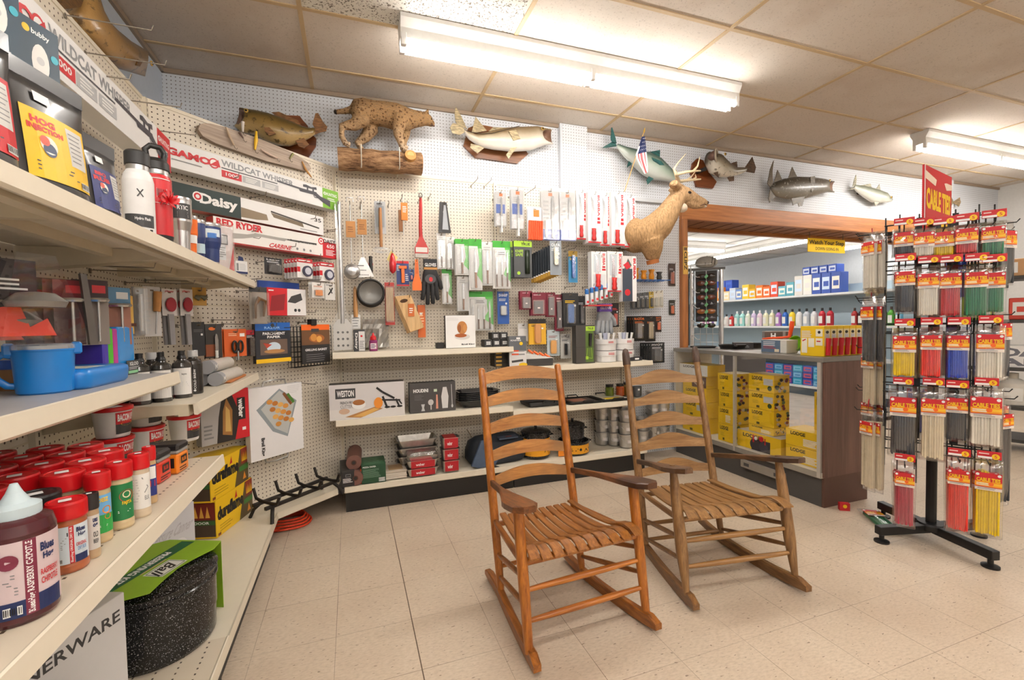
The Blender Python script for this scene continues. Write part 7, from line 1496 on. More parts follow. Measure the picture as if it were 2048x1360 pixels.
fish('round brown flatfish on the wall behind the cable tie sign', FW, q, .06,
     [(1448, 560, 1448, 590, .01), (1456, 520, 1456, 620, .025), (1480, 494, 1478, 644, .035), (1510, 500, 1508, 636, .03), (1534, 540, 1532, 600, .018), (1546, 562, 1546, 580, .008)],
     hide_mat('flatfish hide', '6b5636', 'A08a62', 'B9A27a', '4a3a22', 22), [('tail_fin', [(1542, 572), (1596, 535), (1604, 572), (1590, 604)], 0, .006), ('dorsal_fin', [(1470, 500), (1500, 486), (1532, 530), (1510, 502)], 0, .005)], finm('A9906a'), (1490, 535, .03), mouth=False)
FLW = Frame(XL, 0, 90); q = px_frame(FLW, 0, 0, 3.777, .14)
fish('big brown fish mounted high above the red ended rifle carton', FLW, q, .14,
     [(1114, 400, 1097, 578, .03), (1040, 352, 985, 545, .055), (900, 268, 895, 520, .075), (790, 185, 730, 405, .08), (738, 125, 605, 255, .07), (722, 50, 555, 110, .055), (705, -40, 590, -40, .04)],
     hide_mat('brown hide', '5a4020', '8f6c36', 'A9824a', '4a3416', 22), [('pectoral_fin', [(880, 425), (915, 440), (890, 480), (860, 470)], .082, .006), ('dorsal_fin', [(725, 100), (750, 105), (790, 165), (760, 150)], 0, .006), ('pectoral_fin', [(540, 40), (570, -40), (400, -40), (380, 60)], .02, .02)], finm('6b4a22'), (1085, 470, .03), gape=.06)
# driftwood board with lures
q = px_frame(FD, 380, 180, 3.938, .03)
x0, z0 = q(480, 470); t = thing('driftwood_board', 'grey driftwood plank of old fishing lures above the green ended carton', 'driftwood', FD.W(x0, .003, z0), FD.rz)
def L(a, b): x, z = q(a, b); return x-x0, z-z0
b = MB(); pl = [(62, 310), (75, 275), (105, 262), (160, 265), (280, 295), (420, 340), (560, 390), (720, 455), (850, 520), (930, 575), (955, 620), (930, 640), (860, 625), (600, 560), (400, 490), (200, 420), (100, 365)]
b.prism([L(*p) for p in pl], -.03, 0, wood('C2B1A1', '9b8a7c', 0, .6, .8, None, 0), P('8f7d6c', .8, 0, .2)); b.obj('plank', t)
for nm, pts, c, r in (('wooden_lure', [(270, 295), (300, 370), (335, 440)], 'B39b80', .008), ('yellow_lure', [(510, 330), (508, 400), (500, 475)], 'E8B81C', .011), ('silver_lure', [(545, 470), (610, 510), (675, 540)], 'C9B0A0', .008), ('green_lure', [(800, 505), (775, 545)], '8d8a4a', .008), ('copper_lure', [(870, 565), (900, 630), (945, 690)], 'C08a4a', .008), ('spoon_lure', [(404, 255), (404, 335)], 'D9CFC4', .010), ('brown_lure', [(375, 335), (408, 385)], '5f463a', .008)):
    b = MB(); P3 = [(L(*p)[0], -.042, L(*p)[1]) for p in pts]; b.tube(P3, [r*.5, r, r*.5][:len(P3)] if len(P3) == 3 else [r, r*.5], P(c, .3, 0, .1), 8); o = b.obj(nm, t)
    h = MB(); e = Vector(P3[-1]); h.tube([e, e+Vector((.004, 0, -.012)), e+Vector((.014, 0, -.018)), e+Vector((.02, 0, -.008))], .0012, P('3a3430', .4, .6), 5); h.obj('lure_hook', o)
# ---------------------------------------------------------------- fused bodies (bobcat, deer)
def ellip(b, c, r, m, n=14, k=10, rot=None):
    M = rot or Matrix()
    rings = []
    for i in range(k+1):
        a = PI*i/k; rings.append([tuple(Vector(c)+M @ Vector((r[0]*math.sin(a)*math.cos(q*2*PI/n), r[1]*math.sin(a)*math.sin(q*2*PI/n), -r[2]*math.cos(a)))) for q in range(n)])
    b.loft(rings[1:-1], m)
def fused(b, name, parent, mat, vox=.008, sm=6):
    o = b.obj(name, parent); mods(o, ('REMESH', dict(mode='VOXEL', voxel_size=vox, use_smooth_shade=True)), ('SMOOTH', dict(factor=.5, iterations=sm)))
    dg = bpy.context.evaluated_depsgraph_get(); dg.update(); me = bpy.data.meshes.new_from_object(o.evaluated_get(dg)); o.modifiers.clear(); old = o.data; o.data = me; bpy.data.meshes.remove(old)
    me.materials.clear(); me.materials.append(mat); me.polygons.foreach_set('use_smooth', [True]*len(me.polygons)); me.name = name
    return o
def fur(key, c1, c2, belly, spots=None, zlo=-.1, zhi=.1, sc=30, st=(60, 110, 150)):
    m, t = newm(key); co = t.coord(); z = t.sep(co)[2]
    k = t.math('ADD', t.math('DIVIDE', t.math('SUBTRACT', z, zlo), zhi-zlo), t.math('MULTIPLY', t.math('SUBTRACT', t.noise(co, 14, 2), .5), .5))
    c = t.ramp(k, (.0, lin(belly)), (.4, lin(c2)), (.9, lin(c1)))
    hr = t.noise(t.coord('Object', st), 1, 3); c = t.mix(t.math('MULTIPLY', t.ramp(hr, (.42, (0, 0, 0)), (.66, (1, 1, 1))), .6), c, [x*.42 for x in lin(c2)[:3]]+[1])
    if spots:
        v = t.n('TexVoronoi'); v.inputs['Scale'].default_value = sc; v.inputs['Randomness'].default_value = 1; wv = t.n('VectorMath', operation='ADD'); nn = t.n('TexNoise'); nn.inputs['Scale'].default_value = 30; t.l(co, nn.inputs['Vector']); ws = t.n('VectorMath', operation='SCALE'); ws.inputs['Scale'].default_value = .02; t.l(nn.outputs[1], ws.inputs[0]); t.l(co, wv.inputs[0]); t.l(ws.outputs[0], wv.inputs[1]); t.l(wv.outputs[0], v.inputs['Vector'])
        c = t.mix(t.ramp(v.outputs[0], (.24, (.8, .8, .8)), (.36, (0, 0, 0))), c, lin(spots))
    t.l(c, t.b.inputs['Base Color']); t.b.inputs['Roughness'].default_value = .9; t.b.inputs['Specular IOR Level'].default_value = .15
    t.bump(hr, 1, .012); return m
q = px_frame(FW, 380, 180, 3.938, .18)
x0, z0 = q(1490, 640); DC = .19
t = thing('mounted_bobcat', 'spotted tan bobcat mount stepping along a bark log high on the wall', 'mounted animal', FW.W(x0, DC, z0), 0)
def B3(a, b, y=0): x, z = q(a, b); return (x-x0, y, z-z0)
b = MB(); f = P('B5895f')
b.tube([B3(1275, 165), B3(1300, 160), B3(1360, 165), B3(1440, 185), B3(1530, 195), B3(1620, 215), B3(1700, 235), B3(1770, 232), B3(1840, 232)], [.035, .070, .085, .085, .088, .095, .085, .062, .05], f, 14)
ellip(b, B3(1862, 240), (.048, .045, .042), f); ellip(b, B3(1895, 268, -.004), (.030, .028, .026), f)
b.tube([B3(1275, 160), B3(1215, 172), B3(1150, 178)], [.028, .020, .016], f, 10)
for y, pts, rs in ((-.055, [(1335, 190), (1345, 270), (1290, 305), (1195, 320), (1195, 390), (1225, 448), (1262, 462)], [.075, .062, .042, .026, .020, .020, .022]),
                   (.055, [(1400, 200), (1425, 300), (1380, 355), (1320, 402), (1345, 440), (1365, 468), (1395, 476)], [.065, .055, .038, .026, .021, .020, .022]),
                   (-.055, [(1650, 235), (1640, 310), (1632, 380), (1655, 440), (1665, 478), (1705, 496)], [.070, .050, .034, .026, .024, .028]),
                   (.05, [(1680, 240), (1690, 330), (1680, 400), (1690, 450), (1695, 470)], [.065, .046, .030, .024, .022])):
    b.tube([B3(a, c, y) for a, c in pts], rs, f, 12)
for y in (-.028, .026): b.tube([B3(1852, 215, y), B3(1862, 190, y*1.2), B3(1872, 168, y*1.3)], [.020, .014, .003], f, 8)
fused(b, 'cat_body', t, fur('bobcat fur', 'A68259', 'C7A783', 'E0D3BF', '5f422c', .05, .36, 42), .007, 4)
for nm, c, r, col in (('nose', (1918, 288, -.004), .008, '6b3f33'), ('eye', (1893, 248, -.030), .007, '2b2413'), ('eye', (1900, 246, .024), .007, '2b2413')):
    b = MB(); ellip(b, B3(*c), (r, r, r*.8), P(col, .2)); b.obj(nm, t)
b = MB(); b.tube([B3(1152, 178), B3(1134, 180)], [.018, .010], P('2b211a', .9), 10); b.obj('tail_tip', t)
b = MB(); b.tube([B3(1890, 292, -.02), B3(1905, 290, -.022), B3(1915, 296, -.012)], .004, P('3a211a', .6), 6); b.obj('mouth', t)
m, n = newm('bark'); co = n.coord('Object', (3, 14, 14)); nz = n.noise(co, 3.2, 6, .7); n.l(n.ramp(nz, (.38, lin('5a3d28')), (.5, lin('9a7350')), (.66, lin('C19a72'))), n.b.inputs['Base Color']); n.b.inputs['Roughness'].default_value = .9; n.bump(nz, 1, .02)
t = thing('bark_log', 'thick bark-covered log on two wire hooks beneath the bobcat', 'log', FW.W(x0, DC, z0), 0)
b = MB(); p0, p1 = Vector(B3(1165, 545)), Vector(B3(1818, 588)); b.tube([vl(p0, p1, k/10) for k in range(11)], [.078+.004*math.sin(k*2.1) for k in range(11)], m, 20); b.obj('log_body', t)
b = MB(); kx, _, kz = B3(1725, 558); b.tube([(kx, -.05, kz), (kx, -.088, kz+.01)], [.046, .040], P('C08a4c', .7, 0, .15), 16); b.disc(kx, kz+.01, .024, P('D9AA6a', .7), -.0885); b.obj('cut_branch', t)
b = MB(); b.tube([p1, p1+Vector((.006, 0, 0))], .07, P('B07c46', .7, 0, .2), 18); b.obj('sawn_end', t)
for a, b_ in ((1345, 690), (1625, 705)):
    x, z = FW.lo(380+a/3.938, 180+b_/3.938, .02); o = thing('log_hook', f'pale wire hook holding the {"near" if a < 1500 else "far"} end of the bark log', 'hook', FW.W(x, 0.01, z), 0); b = MB(); b.tube([(0, 0, 0), (0, -.02, 0), (0, -.27, .01), (0, -.275, .15)], .0035, P('D9D3C6', .4, .3), 6); b.obj('wire', o); b = MB(); b.box(-.012, -.004, -.01, .012, 0, .02, P('C9C2B4', .4)); b.obj('back_clip', o)
# deer
q = px_frame(FW, 1180, 240, 4.533, .34); x0, z0 = q(560, 1050); DD = .34
t = thing('deer_head_mount', 'antlered tan deer shoulder mount by the wooden opening post', 'mounted animal', FW.W(x0, DD, z0), 0)
def D3(a, b, y=0): x, z = q(a, b); return (x-x0, y, z-z0)
b = MB()
b.tube([D3(470, 1000, .20), D3(500, 1020, .14), D3(555, 1035, .05), D3(630, 945, .0), D3(695, 850, -.015), D3(745, 760, -.02), D3(790, 690, -.02)], [.14, .155, .148, .122, .098, .082, .074], f, 20)
b.tube([D3(555, 1080, .02), D3(580, 1180, .02), D3(590, 1262, .03)], [.12, .088, .055], f, 16)
b.tube([D3(785, 672, -.02), D3(845, 690, -.02), D3(905, 715, -.02), D3(965, 740, -.02), D3(1015, 757, -.02), D3(1038, 765, -.02)], [.068, .070, .056, .043, .036, .026], f, 14, sy=1.08)
b.tube([D3(860, 740, -.02), D3(930, 780, -.02), D3(1015, 786, -.02)], [.045, .034, .020], f, 12)
ellip(b, D3(800, 650, -.02), (.055, .06, .06), f)
for y, a, c in ((-.075, 690, 608), (.06, 815, 590)):
    b.tube([D3(775, 640, y*.5), D3((775+a)/2, (640+c)/2, y), D3(a, c, y*1.25), D3(a-32, c+4, y*1.35)], [.024, .046, .046, .010], f, 10, sy=.75)
fused(b, 'deer_body', t, fur('deer hide', 'C4A078', 'BE986c', 'AF8a62', None, -.25, .40, st=(95, 95, 24)), .009, 5)
b = MB(); ellip(b, D3(705, 610, -.108), (.026, .010, .034), P('8d5a44', .8)); b.obj('inner_ear', t)
b = MB(); ellip(b, D3(1046, 756, -.02), (.013, .022, .016), P('4a3a33', .4)); b.obj('nose', t)
b = MB(); ellip(b, D3(842, 682, -.086), (.020, .008, .012), P('1d130e', .15)); b.obj('eye', t)
b = MB(); b.tube([D3(960, 790, -.055), D3(1000, 778, -.058), D3(1036, 784, -.035)], .0035, P('5a3a30', .8), 6); b.obj('mouth_line', t)
b = MB(); ellip(b, D3(800, 806, -.045), (.056, .040, .042), P('E0CDB4', .9, 0, .15)); b.obj('white_throat_patch', t); b = MB(); ellip(b, D3(838, 684, -.062), (.036, .024, .028), P('DCC6A6', .9, 0, .12)); b.obj('pale_eye_ring', t); b = MB(); ellip(b, D3(1020, 788, -.02), (.026, .024, .012), P('E4D6C2', .9)); b.obj('white_chin', t)
AN = P('D9C5A0', .45, 0, .18)
def beam(y, base, main, tines):
    b = MB(); b.tube([D3(*p) for p in [base]+main], [.022]+[lerp(.019, .006, k/(len(main)-1)) for k in range(len(main))], AN, 10)
    for tn in tines: b.tube([D3(*p) for p in tn], [lerp(.013, .002, k/(len(tn)-1)) for k in range(len(tn))], AN, 8)
    b.obj('antler', t)
beam(-.05, (765, 600, -.045), [(745, 555, -.07), (690, 535, -.12), (760, 522, -.15), (840, 512, -.15), (905, 504, -.13)], [[(695, 535, -.12), (668, 490, -.13), (710, 430, -.13), (776, 353, -.13)], [(830, 512, -.15), (865, 470, -.15), (893, 382, -.14)], [(750, 560, -.07), (735, 515, -.075), (722, 478, -.08)]])
beam(.05, (805, 592, .01), [(815, 556, .03), (850, 538, .06), (930, 524, .08), (1000, 520, .07), (1042, 522, .05)], [[(935, 524, .08), (975, 490, .08), (1004, 446, .07)], [(985, 520, .07), (1012, 500, .07), (1005, 470, .07)], [(815, 560, .03), (835, 590, .02), (855, 560, .02)]])
b = MB(); b.tube([D3(585, 1262, .03), D3(592, 1300, .03)], [.056, .052], P('A5622e', .7, 0, .2), 16); b.obj('hide_edge', t)
b = MB(); b.tube([D3(470, 1000, .22), D3(462, 1000, .335)], [.13, .13], wood('7a4a26', '4f2c14', 0, .5), 20); b.obj('mount_board', t)
# flag
q = px_frame(FB, 1180, 240, 4.533, .22); x0, z0 = q(312, 650)
t = thing('flag_on_stick', 'small stars and stripes flag on a wooden stick stuck among the knives', 'flag', FB.W(x0, .22, z0), 0)
def G(a, b): x, z = q(a, b); return x-x0, z-z0
b = MB(); b.tube([(*G(312, 650)[:1], 0, G(312, 650)[1]), (G(488, 108)[0], 0, G(488, 108)[1])], .004, P('C39a5c', .5), 8); b.obj('stick', t)
b = MB(); x, z = G(492, 98); b.tube([(x-.003, 0, z-.02), (x, 0, z), (x+.006, 0, z+.03)], [.004, .008, .001], P('D9B04a', .3, .6), 8); b.obj('spear_tip', t)
b = MB(); top = [(470, 150), (482, 148), (496, 150), (505, 200)]; NS = 7
LL = [(468, 152), (440, 240), (412, 315), (418, 350), (452, 420), (492, 492)]; RR = [(498, 150), (508, 240), (512, 290), (520, 360), (524, 420), (526, 470)]
for k in range(5):
    for s in range(7):
        A0 = vl(LL[k], RR[k], s/7); A1 = vl(LL[k], RR[k], (s+1)/7); B1 = vl(LL[k+1], RR[k+1], (s+1)/7); B0 = vl(LL[k+1], RR[k+1], s/7)
        m = NAVY if k < 2 and s > 0 else (INK('C8454a') if s % 2 else INK('EDE8E4'))
        if k < 1: m = NAVY
        yy = lambda s_: -.004-.006*math.sin(s_*1.7)
        b.add([(*G(*A0)[:1], yy(s), G(*A0)[1]), (G(*A1)[0], yy(s+1), G(*A1)[1]), (G(*B1)[0], yy(s+1), G(*B1)[1]), (G(*B0)[0], yy(s), G(*B0)[1])], [(0, 1, 2, 3)], m)
for i in range(4):
    for j in range(4):
        p = vl(vl(LL[0], RR[0], .3+.18*i), vl(LL[2], RR[2], .3+.18*i), .15+.22*j); x, z = G(*p); b.lay = 60; b.disc(x, z, .0032, WHT, -.009, n=5)
b.obj('cloth', t)
# ================================================================ glass counter and the room beyond the opening
FC = Frame(2.92, 3.57, -90); CL = 1.45; CD = .445
t = thing('display_counter', 'glass fronted counter with brown end panel full of yellow cookware boxes', 'counter', FC.W(0, 0, 0), FC.rz)
AL = P('A9A59C', .35, .5); WD = wood('7a574a', '5e4034', 2, .5, .5)
b = MB(); b.box(0, .02, 0, CL-.012, CD, .20, P('4a4745', .6)); b.obj('kick_base', t)
b = MB(); b.box(0, 0, .20, CL, CD, .235, P('D9D2C4', .5)); b.rect(0, .197, CL, .237, AL); b.obj('deck', t)
b = MB(); b.box(-.005, -.006, .975, CL+.012, CD+.01, 1.008, P('8e8a84', .35, .4), .003); b.obj('counter_top', t)
b = MB(); b.box(CL-.004, .012, .205, CL+.012, CD, .975, WD); b.box(CL-.02, .022, 0, CL+.005, CD, .205, P('5d4136', .6)); b.obj('end_panel', t)
b = MB(); b.box(0, .02, .235, .012, CD, .975, P('CFC6B4', .6)); b.obj('inner_panel', t)
for x in (.0, .715, CL-.03): b = MB(); b.box(x, -.003, .20, x+(.025 if x != .715 else .016), .022, .978, P('C9C5BC', .35, .4)); b.obj('front_post', t)
for x0, x1 in ((.026, .714), (.732, CL-.031)): b = MB(); b.box(x0, .006, .237, x1, .010, .974, clear('FFFFFF', .03, .02)); b.obj('glass_pane', t)
b = MB(); b.box(.80, -.012, .095, 1.18, .018, .15, P('8d857a', .45)); b.rect(.83, .11, .88, .135, DGR, -.012); b.rect(1.1, .11, 1.15, .135, DGR, -.012); single(b, 'outlet_strip', 'grey metal outlet strip on the dark kick of the glass counter', 'outlet', FC.W(0, 0, 0), FC.rz)
LY = ['F0C51C', 'E8BC18', 'EFC420']
def lodge(kind):
    def f(b, w, h):
        e = min(.012, h*.1)
        b.text('LODGE', -w*.36, h-h*.34, w*(.20 if w < .2 else .06), h-h*.12, BK, bold=.04)
        if kind == 'tag': b.rect(w*.10, h*.42, w*.46, h*.78, LGR); b.disc(w*.34, h*.26, min(w*.12, h*.14), INK('2f4a28'))
        if kind == 'bars': b.fake(0, h*.1, w*.44, h*.55, WHT, rows=5, fill=.55)
        if kind in ('plain', 'tag'): b.fake(-w*.34, h*.3, -w*.02, h*.52, INK('B08c10'), rows=3, fill=.25); b.rect(-w*.18, h*.06, -w*.06, h*.2, INK('5a4a10'))
        if kind == 'pic': b.rect(-w*.1, h*.05, w*.499, h*.95, INK('5d3a2c')); b.disc(w*.2, h*.5, w*.22, INK('C9B9a0'), rz=h*.3); b.disc(w*.2, h*.5, w*.15, INK('6f4a38'), rz=h*.22)
    return f
def food_side(b, w, h):
    for i in range(14): b.disc(rnd(-w*.4, w*.4), rnd(h*.1, h*.9), min(w, h)*.12, INK(('2b2420', 'C9B8A0', '7a2f28', '5d6b34')[i % 4]), rz=min(w, h)*.09)
def lbox(lb, x, z, w, h, tt, d, kind='plain', side=None, cols=None):
    return carton('cookware_carton', lb, 'carton', FC, x, z, w, h, tt, -d, cols or LY, lodge(kind), side=side)
Z0 = .2365; TX = 'in the {} stack behind the glass'
def stack(n0, x, hs, w, tt, d, kinds, side=None):
    z = Z0
    for i, (h, k) in enumerate(zip(hs, kinds)):
        lbox(f'yellow cookware carton, {("bottom", "second", "third", "fourth", "fifth")[i] if i < len(hs)-1 else "top"} of the {n0} stack behind the counter glass', x+rnd(-.006, .006), z, w, h-.002, tt, d, k, side); z += h
stack('first', .20, (.145, .145, .125, .11), .30, .2, .06, ('plain', 'tag', 'plain', 'pic'))
lbox('white labelled yellow carton lying across the first stack at the wall end', .20, Z0+.527, .36, .10, .2, .05, 'bars', cols=['EDE9DE', 'E8BC18', 'EFC420'])
stack('second', .585, (.15, .145, .14, .145), .16, .22, .05, ('plain', 'bars', 'plain', 'plain'), food_side)
z = Z0+.14
lbox('wide flat cookware set carton with printed pans in the second pane', .90, Z0, .40, .135, .2, .06, 'none', cols=LY)
b = MB(); b.rect(-.06, .0, .11, .09, INK('2e2b33')); b.disc(-.03, .045, .045, INK('3a3740')); b.disc(.05, .04, .04, INK('45424a')); b.rect(-.05, .06, -.035, .12, RED); b.disc(.03, .10, .022, RED); b.disc(-.02, .095, .014, WHT); b.rect(.06, .06, .07, .11, RED); b.box(-.199, .001, .135, .199, .19, .1365, INK('B9B2A6'))
o = bpy.data.objects['cookware_carton.009']
for k, (h, kd) in enumerate(((.06, 'bars'), (.13, 'plain'), (.135, 'tag'), (.14, 'tag'))):
    lbox(f'yellow cookware carton, {("thin lowest", "second", "third", "top")[k]} one of the third stack behind the glass', .90, Z0+.138+sum((.06, .13, .135, .14)[:k]), .23, (.06, .13, .135, .14)[k]-.002, .16, .09, kd, food_side)
pr = b.obj('printed_pans', o, (0, -.0008, 0))
for k in range(2): lbox(('yellow cookware carton lying at the end panel, lower of two', 'yellow cookware carton lying at the end panel, upper of two')[k], 1.275, Z0+.12*k, .27, .118, .2, .06, 'bars')
lbox('tall yellow cookware carton standing on the two by the end panel', 1.345, Z0+.241, .13, .27, .12, .16, 'bars')
# on the counter top
ZT2 = 1.0085; CI = P('26231f', .5, .3, .2)
def on_top(u, v, off=0): p = atz(u, v, ZT2); return p+hdir(p)*off
for k, (u, v, r, lb) in enumerate(((1408, 696, .115, 'flat black skillet nearest the wooden post on the counter'), (1466, 698, .125, 'black cast iron skillet on the counter beside the lime bowl box'), (1508, 697, .09, 'small dark skillet behind the printed tub on the counter'))):
    c = on_top(u, v, .10); t = thing('skillet', lb, 'skillet', c, R(200+30*k)); b = MB(); h = (.012, .035, .045)[k]; b.lathe([(0, 0), (r*.84, 0), (r, h), (r*.97, h), (r*.82, .006), (0, .006)], CI, 30); b.obj('skillet_body', t)
    b = MB(); b.tube([(r*.95, 0, h*.7), (r+.05, 0, h*.8+.004), (r+.12, 0, h*.8+.008)], [.014, .010, .013], CI, 8, sy=.5); b.obj('handle', t)
p = on_top(1545, 706); t = thing('printed_tub', 'white tub with blue printed side and orange cord on the counter', 'tub', p+Vector((.02, 0, 0)), FC.rz)
b = MB(); b.box(-.12, 0, 0, .10, .12, .10, P('DAD8D0', .5), .003); b.rect(-.118, .004, .05, .096, INK('5b6f86')); b.fake(-.1, .05, .03, .09, INK('D9dde2'), rows=3); b.fake(-.1, .03, .03, .055, INK('b04a4a'), rows=2); b.rect(.0, .008, .04, .03, INK('E0D4B8')); b.obj('tub_body', t)
b = MB(); b.tube([(-.12, .02, .104), (-.04, .0, .112), (.05, .02, .118), (.085, .05, .125), (.095, .06, .2), (.10, .06, .24)], [.007, .008, .008, .012, .016, .014], P('F0531F', .45), 8); b.obj('orange_handle', t)
p = on_top(1593, 706, .04); t = thing('lime_bowl', 'bright lime plastic bowl tipped on its side on the counter', 'bowl', p+Vector((0, 0, .062)), FC.rz)
b = MB(); pr = [(.0, -.03), (.03, -.028), (.055, -.005), (.062, .03), (.059, .03), (.05, -.002), (.0, -.024)]
b.lathe(pr, P('8FD02a', .3, 0, .05, None, .3), 26); M = Matrix.Rotation(R(70), 4, 'X'); b.v = [M @ v for v in b.v]; b.obj('bowl_body', t)
b = MB(); b.line([(-.01, .02), (.0, -.02), (.01, .015)], .006, DGR, -.03); b.obj('printed_mark', t)
x0 = 1.30
for k in range(6):
    carton('handle_display_carton', f'yellow cookware accessory box with a red handle, {("first", "second", "third", "fourth", "fifth", "last")[k]} in the row along the counter end', 'carton', Frame(2.985, 2.155, 0), .032+.062*k+.0, ZT2, .058, .205, .17, 0, ['E9D9A0', 'F0C51C', 'F0D040'], lambda b, w, h: (b.rect(-w*.5, h*.9, w*.5, h, INK('F0C51C')), b.rect(-w*.5, 0, w*.5, h*.34, INK('E8B818')), b.disc(0, h*.8, w*.26, BK, rz=h*.05), b.rect(-w*.3, h*.62, w*.3, h*.74, LGR), b.tube([(-w*.1, -.008, h*.04), (-w*.05, -.010, h*.35), (w*.05, -.008, h*.6)], [w*.26, w*.24, w*.3], P('C4202a', .3), 8)), side=(lambda b, w, h: (b.fake(-w*.44, h*.62, w*.05, h*.86, WHT, rows=6), b.rect(w*.16, h*.66, w*.44, h*.9, INK('F4EFDC')), b.disc(w*.3, h*.8, w*.06, BK), b.rect(w*.16, h*.36, w*.44, h*.6, INK('F4EFDC')), b.rect(-w*.44, h*.1, -w*.2, h*.6, INK('F4EFDC')), b.rect(-w*.15, h*.3, w*.1, h*.6, INK('F4EFDC')), b.line([(-w*.4, h*.5), (-w*.26, h*.56)], .008, RED), b.line([(w*.2, h*.5), (w*.36, h*.5)], .008, RED))) if k == 0 else None)
# ---------------------------------------------------------------- room beyond
X2a, X2b, Y2a, Y2b, Z2, C2 = 2.2, 8.9, YB+.12, 12.2, -.14, 2.62
m, n = newm('far vinyl floor'); nz = n.noise(n.coord(), 5, 4); n.l(n.ramp(nz, (.3, lin('B5A797')), (.7, lin('CDC2B4'))), n.b.inputs['Base Color']); n.b.inputs['Roughness'].default_value = .35
b = MB(); b.box(X2a, Y2a, Z2-.1, X2b, Y2b, Z2, m); struct(b, 'floor_2')
b = MB(); b.box(X2a, Y2a, C2, X2b, Y2b, C2+.1, P('E4E1DC', .8))
for i in range(12): b.box(X2a, Y2a+.4+.72*i, C2-.006, X2b, Y2a+.412+.72*i, C2, P('B9B4AC', .7))
for i in range(6): b.box(X2a+.5+1.2*i, Y2a, C2-.006, X2a+.512+1.2*i, Y2b, C2, P('B9B4AC', .7))
struct(b, 'ceiling_2')
w2 = P('D5D8DA', .8)
for nm, q in (('wall_far', (X2a, Y2b, Z2, X2b, Y2b+.1, C2)), ('wall_side', (X2a-.1, Y2a, Z2, X2a, Y2b, C2)), ('wall_east', (X2b, Y2a, Z2, X2b+.1, Y2b, C2))): b = MB(); b.box(*q, w2); struct(b, nm)
b = MB(); b.box(OX0, YB-.0, -.002, OX1, Y2a+.02, .0, P('8a7a66', .6)); b.box(OX0, Y2a, Z2, OX1, Y2a+.02, 0, P('6b5a48', .6)); struct(b, 'trim_8')
for k, (cx, cy, L, rz, lb) in enumerate(((6.75, 6.6, 3.66, PI/2, 'strip light running away from the opening on the far room ceiling'), (5.0, 6.3, 2.44, 0, 'strip light across the far room ceiling above the sunglasses tower'), (7.2, 9.6, 2.44, 0, 'distant strip light across the far room above the blue packs'), (4.2, 9.2, 2.44, 0, 'hidden strip light in the far room behind the post'), (8.2, 5.2, 1.22, PI/2, 'short strip light in the far room beside the cable tie rack'))):
    strip(cx, cy, L, C2, lb, ry=rz, em=emit('FFFAF4', 10))
FG = Frame(8.25, 12.0, -90)      # long shelving along the right side of the far room, facing the opening
gw = P('DADCDC', .5); gpeg = peg('B9CDD8', '7f929c')
t = thing('long_shelving', 'long white shelving of cleaning bottles along the far room wall', 'store shelving', FG.W(0, 0, Z2), FG.rz)
b = MB(); b.box(0, 0, 0, 8.0, .02, 2.0, gpeg); b.obj('back_panel', t)
for z in (.17, .72, 1.27, 1.84): b = MB(); b.box(0, -.42, z-.035, 8.0, 0, z, gw); b.obj('shelf', t)
b = MB(); b.box(0, -.40, 0, 8.0, -.38, .135, P('44505a', .6)); b.obj('kick_plate', t)
def goods(F, x, z, w, h, tt, d, c, nm, lb, cat='pack', g=None, shape=0, top=None):
    b = MB()
    if shape: r = w/2; b.lathe([(0, 0), (r*.9, 0), (r, .01), (r, h*.68), (r*.5, h*.82), (r*.3, h*.84)], P(c, .35), 12, 1, .8); b.lathe([(r*.34, h*.83), (r*.34, h), (0, h)], P(top or 'ECECEC', .4), 10); b.rect(-r*.6, h*.15, r*.6, h*.55, INK('E9E7E2'), -r*.82)
    else: b.box(-w/2, 0, 0, w/2, tt, h, P(c, .4), .006); b.rect(-w*.38, h*.2, w*.38, h*.8, INK(top or 'E6E4E0')); b.rect(-w*.25, h*.35, w*.3, h*.6, INK(c))
    return single(b, nm, lb, cat, F.W(x, d, z), F.rz, g)
pal = ['3f66c0', '3f66c0', '3f66c0', 'F0B25a', 'E8892e', 'F4D9a8', 'C9d2e0', '6f8fc8', 'F0C63a', 'E8B020', 'EE7A2a', 'E86a2a', 'DD4a2e', '5fa8b8', '58a0b0', 'DAD6D0', 'E4E0DA', '3a56a8', '3a56a8', '34509f']
for k in range(20):
    x = 3.25+k*.172; goods(FG, x, Z2+1.84, .165, (.30, .2, .26, .22)[k % 4] if k < 15 else .36, .2, .38, pal[k], 'shelf_pack', 'colourful pack on the top shelf of the long far shelving', g='packs on the top shelf of the far room', top=('CFE0F4', 'F4E9D9', 'F2F0EA')[k % 3])
for k in range(5): goods(FG, 3.3+k*.2, Z2+2.05, .19, .24, .2, .3, '2f56c4', 'towel_pack', 'blue wrapped pack on top of the far shelving goods', g='blue wrapped packs atop the far shelving', top='3f6ad0')
for k in range(4): goods(FG, 5.92+k*.16, Z2+2.2, .15, .15, .2, .3, '2f4fa6', 'blue_box', 'blue carton stacked on the near end of the far top shelf', g='blue cartons stacked on the far top shelf', top='D5DCEA')
bc = ['D9A8C8', 'C88fb8', '8f6fb0', 'A8c8e0', 'B98a7a', 'E0DAD4', 'C83a3a', '9fd0cc', '9fd8d4', 'DCE4D0', 'C9b8d8', 'E0C8d8', 'E4E0c0', 'D8D4b0', 'B07ac0', '2f66c0', 'F0cc30', 'E4E2E0', 'C8cdd4', 'DCDCE0', 'C02a3a', 'C02a3a']
for k in range(22): goods(FG, 3.35+k*.145, Z2+1.27, .115, .26 if k < 7 else .32, .1, .33, bc[k], 'cleaner_bottle', 'cleaning bottle in the long row on the far room shelf', 'bottle', 'cleaning bottles on the far shelf', 1, '2a2a2c' if k < 7 or k > 13 else 'EDEDED')
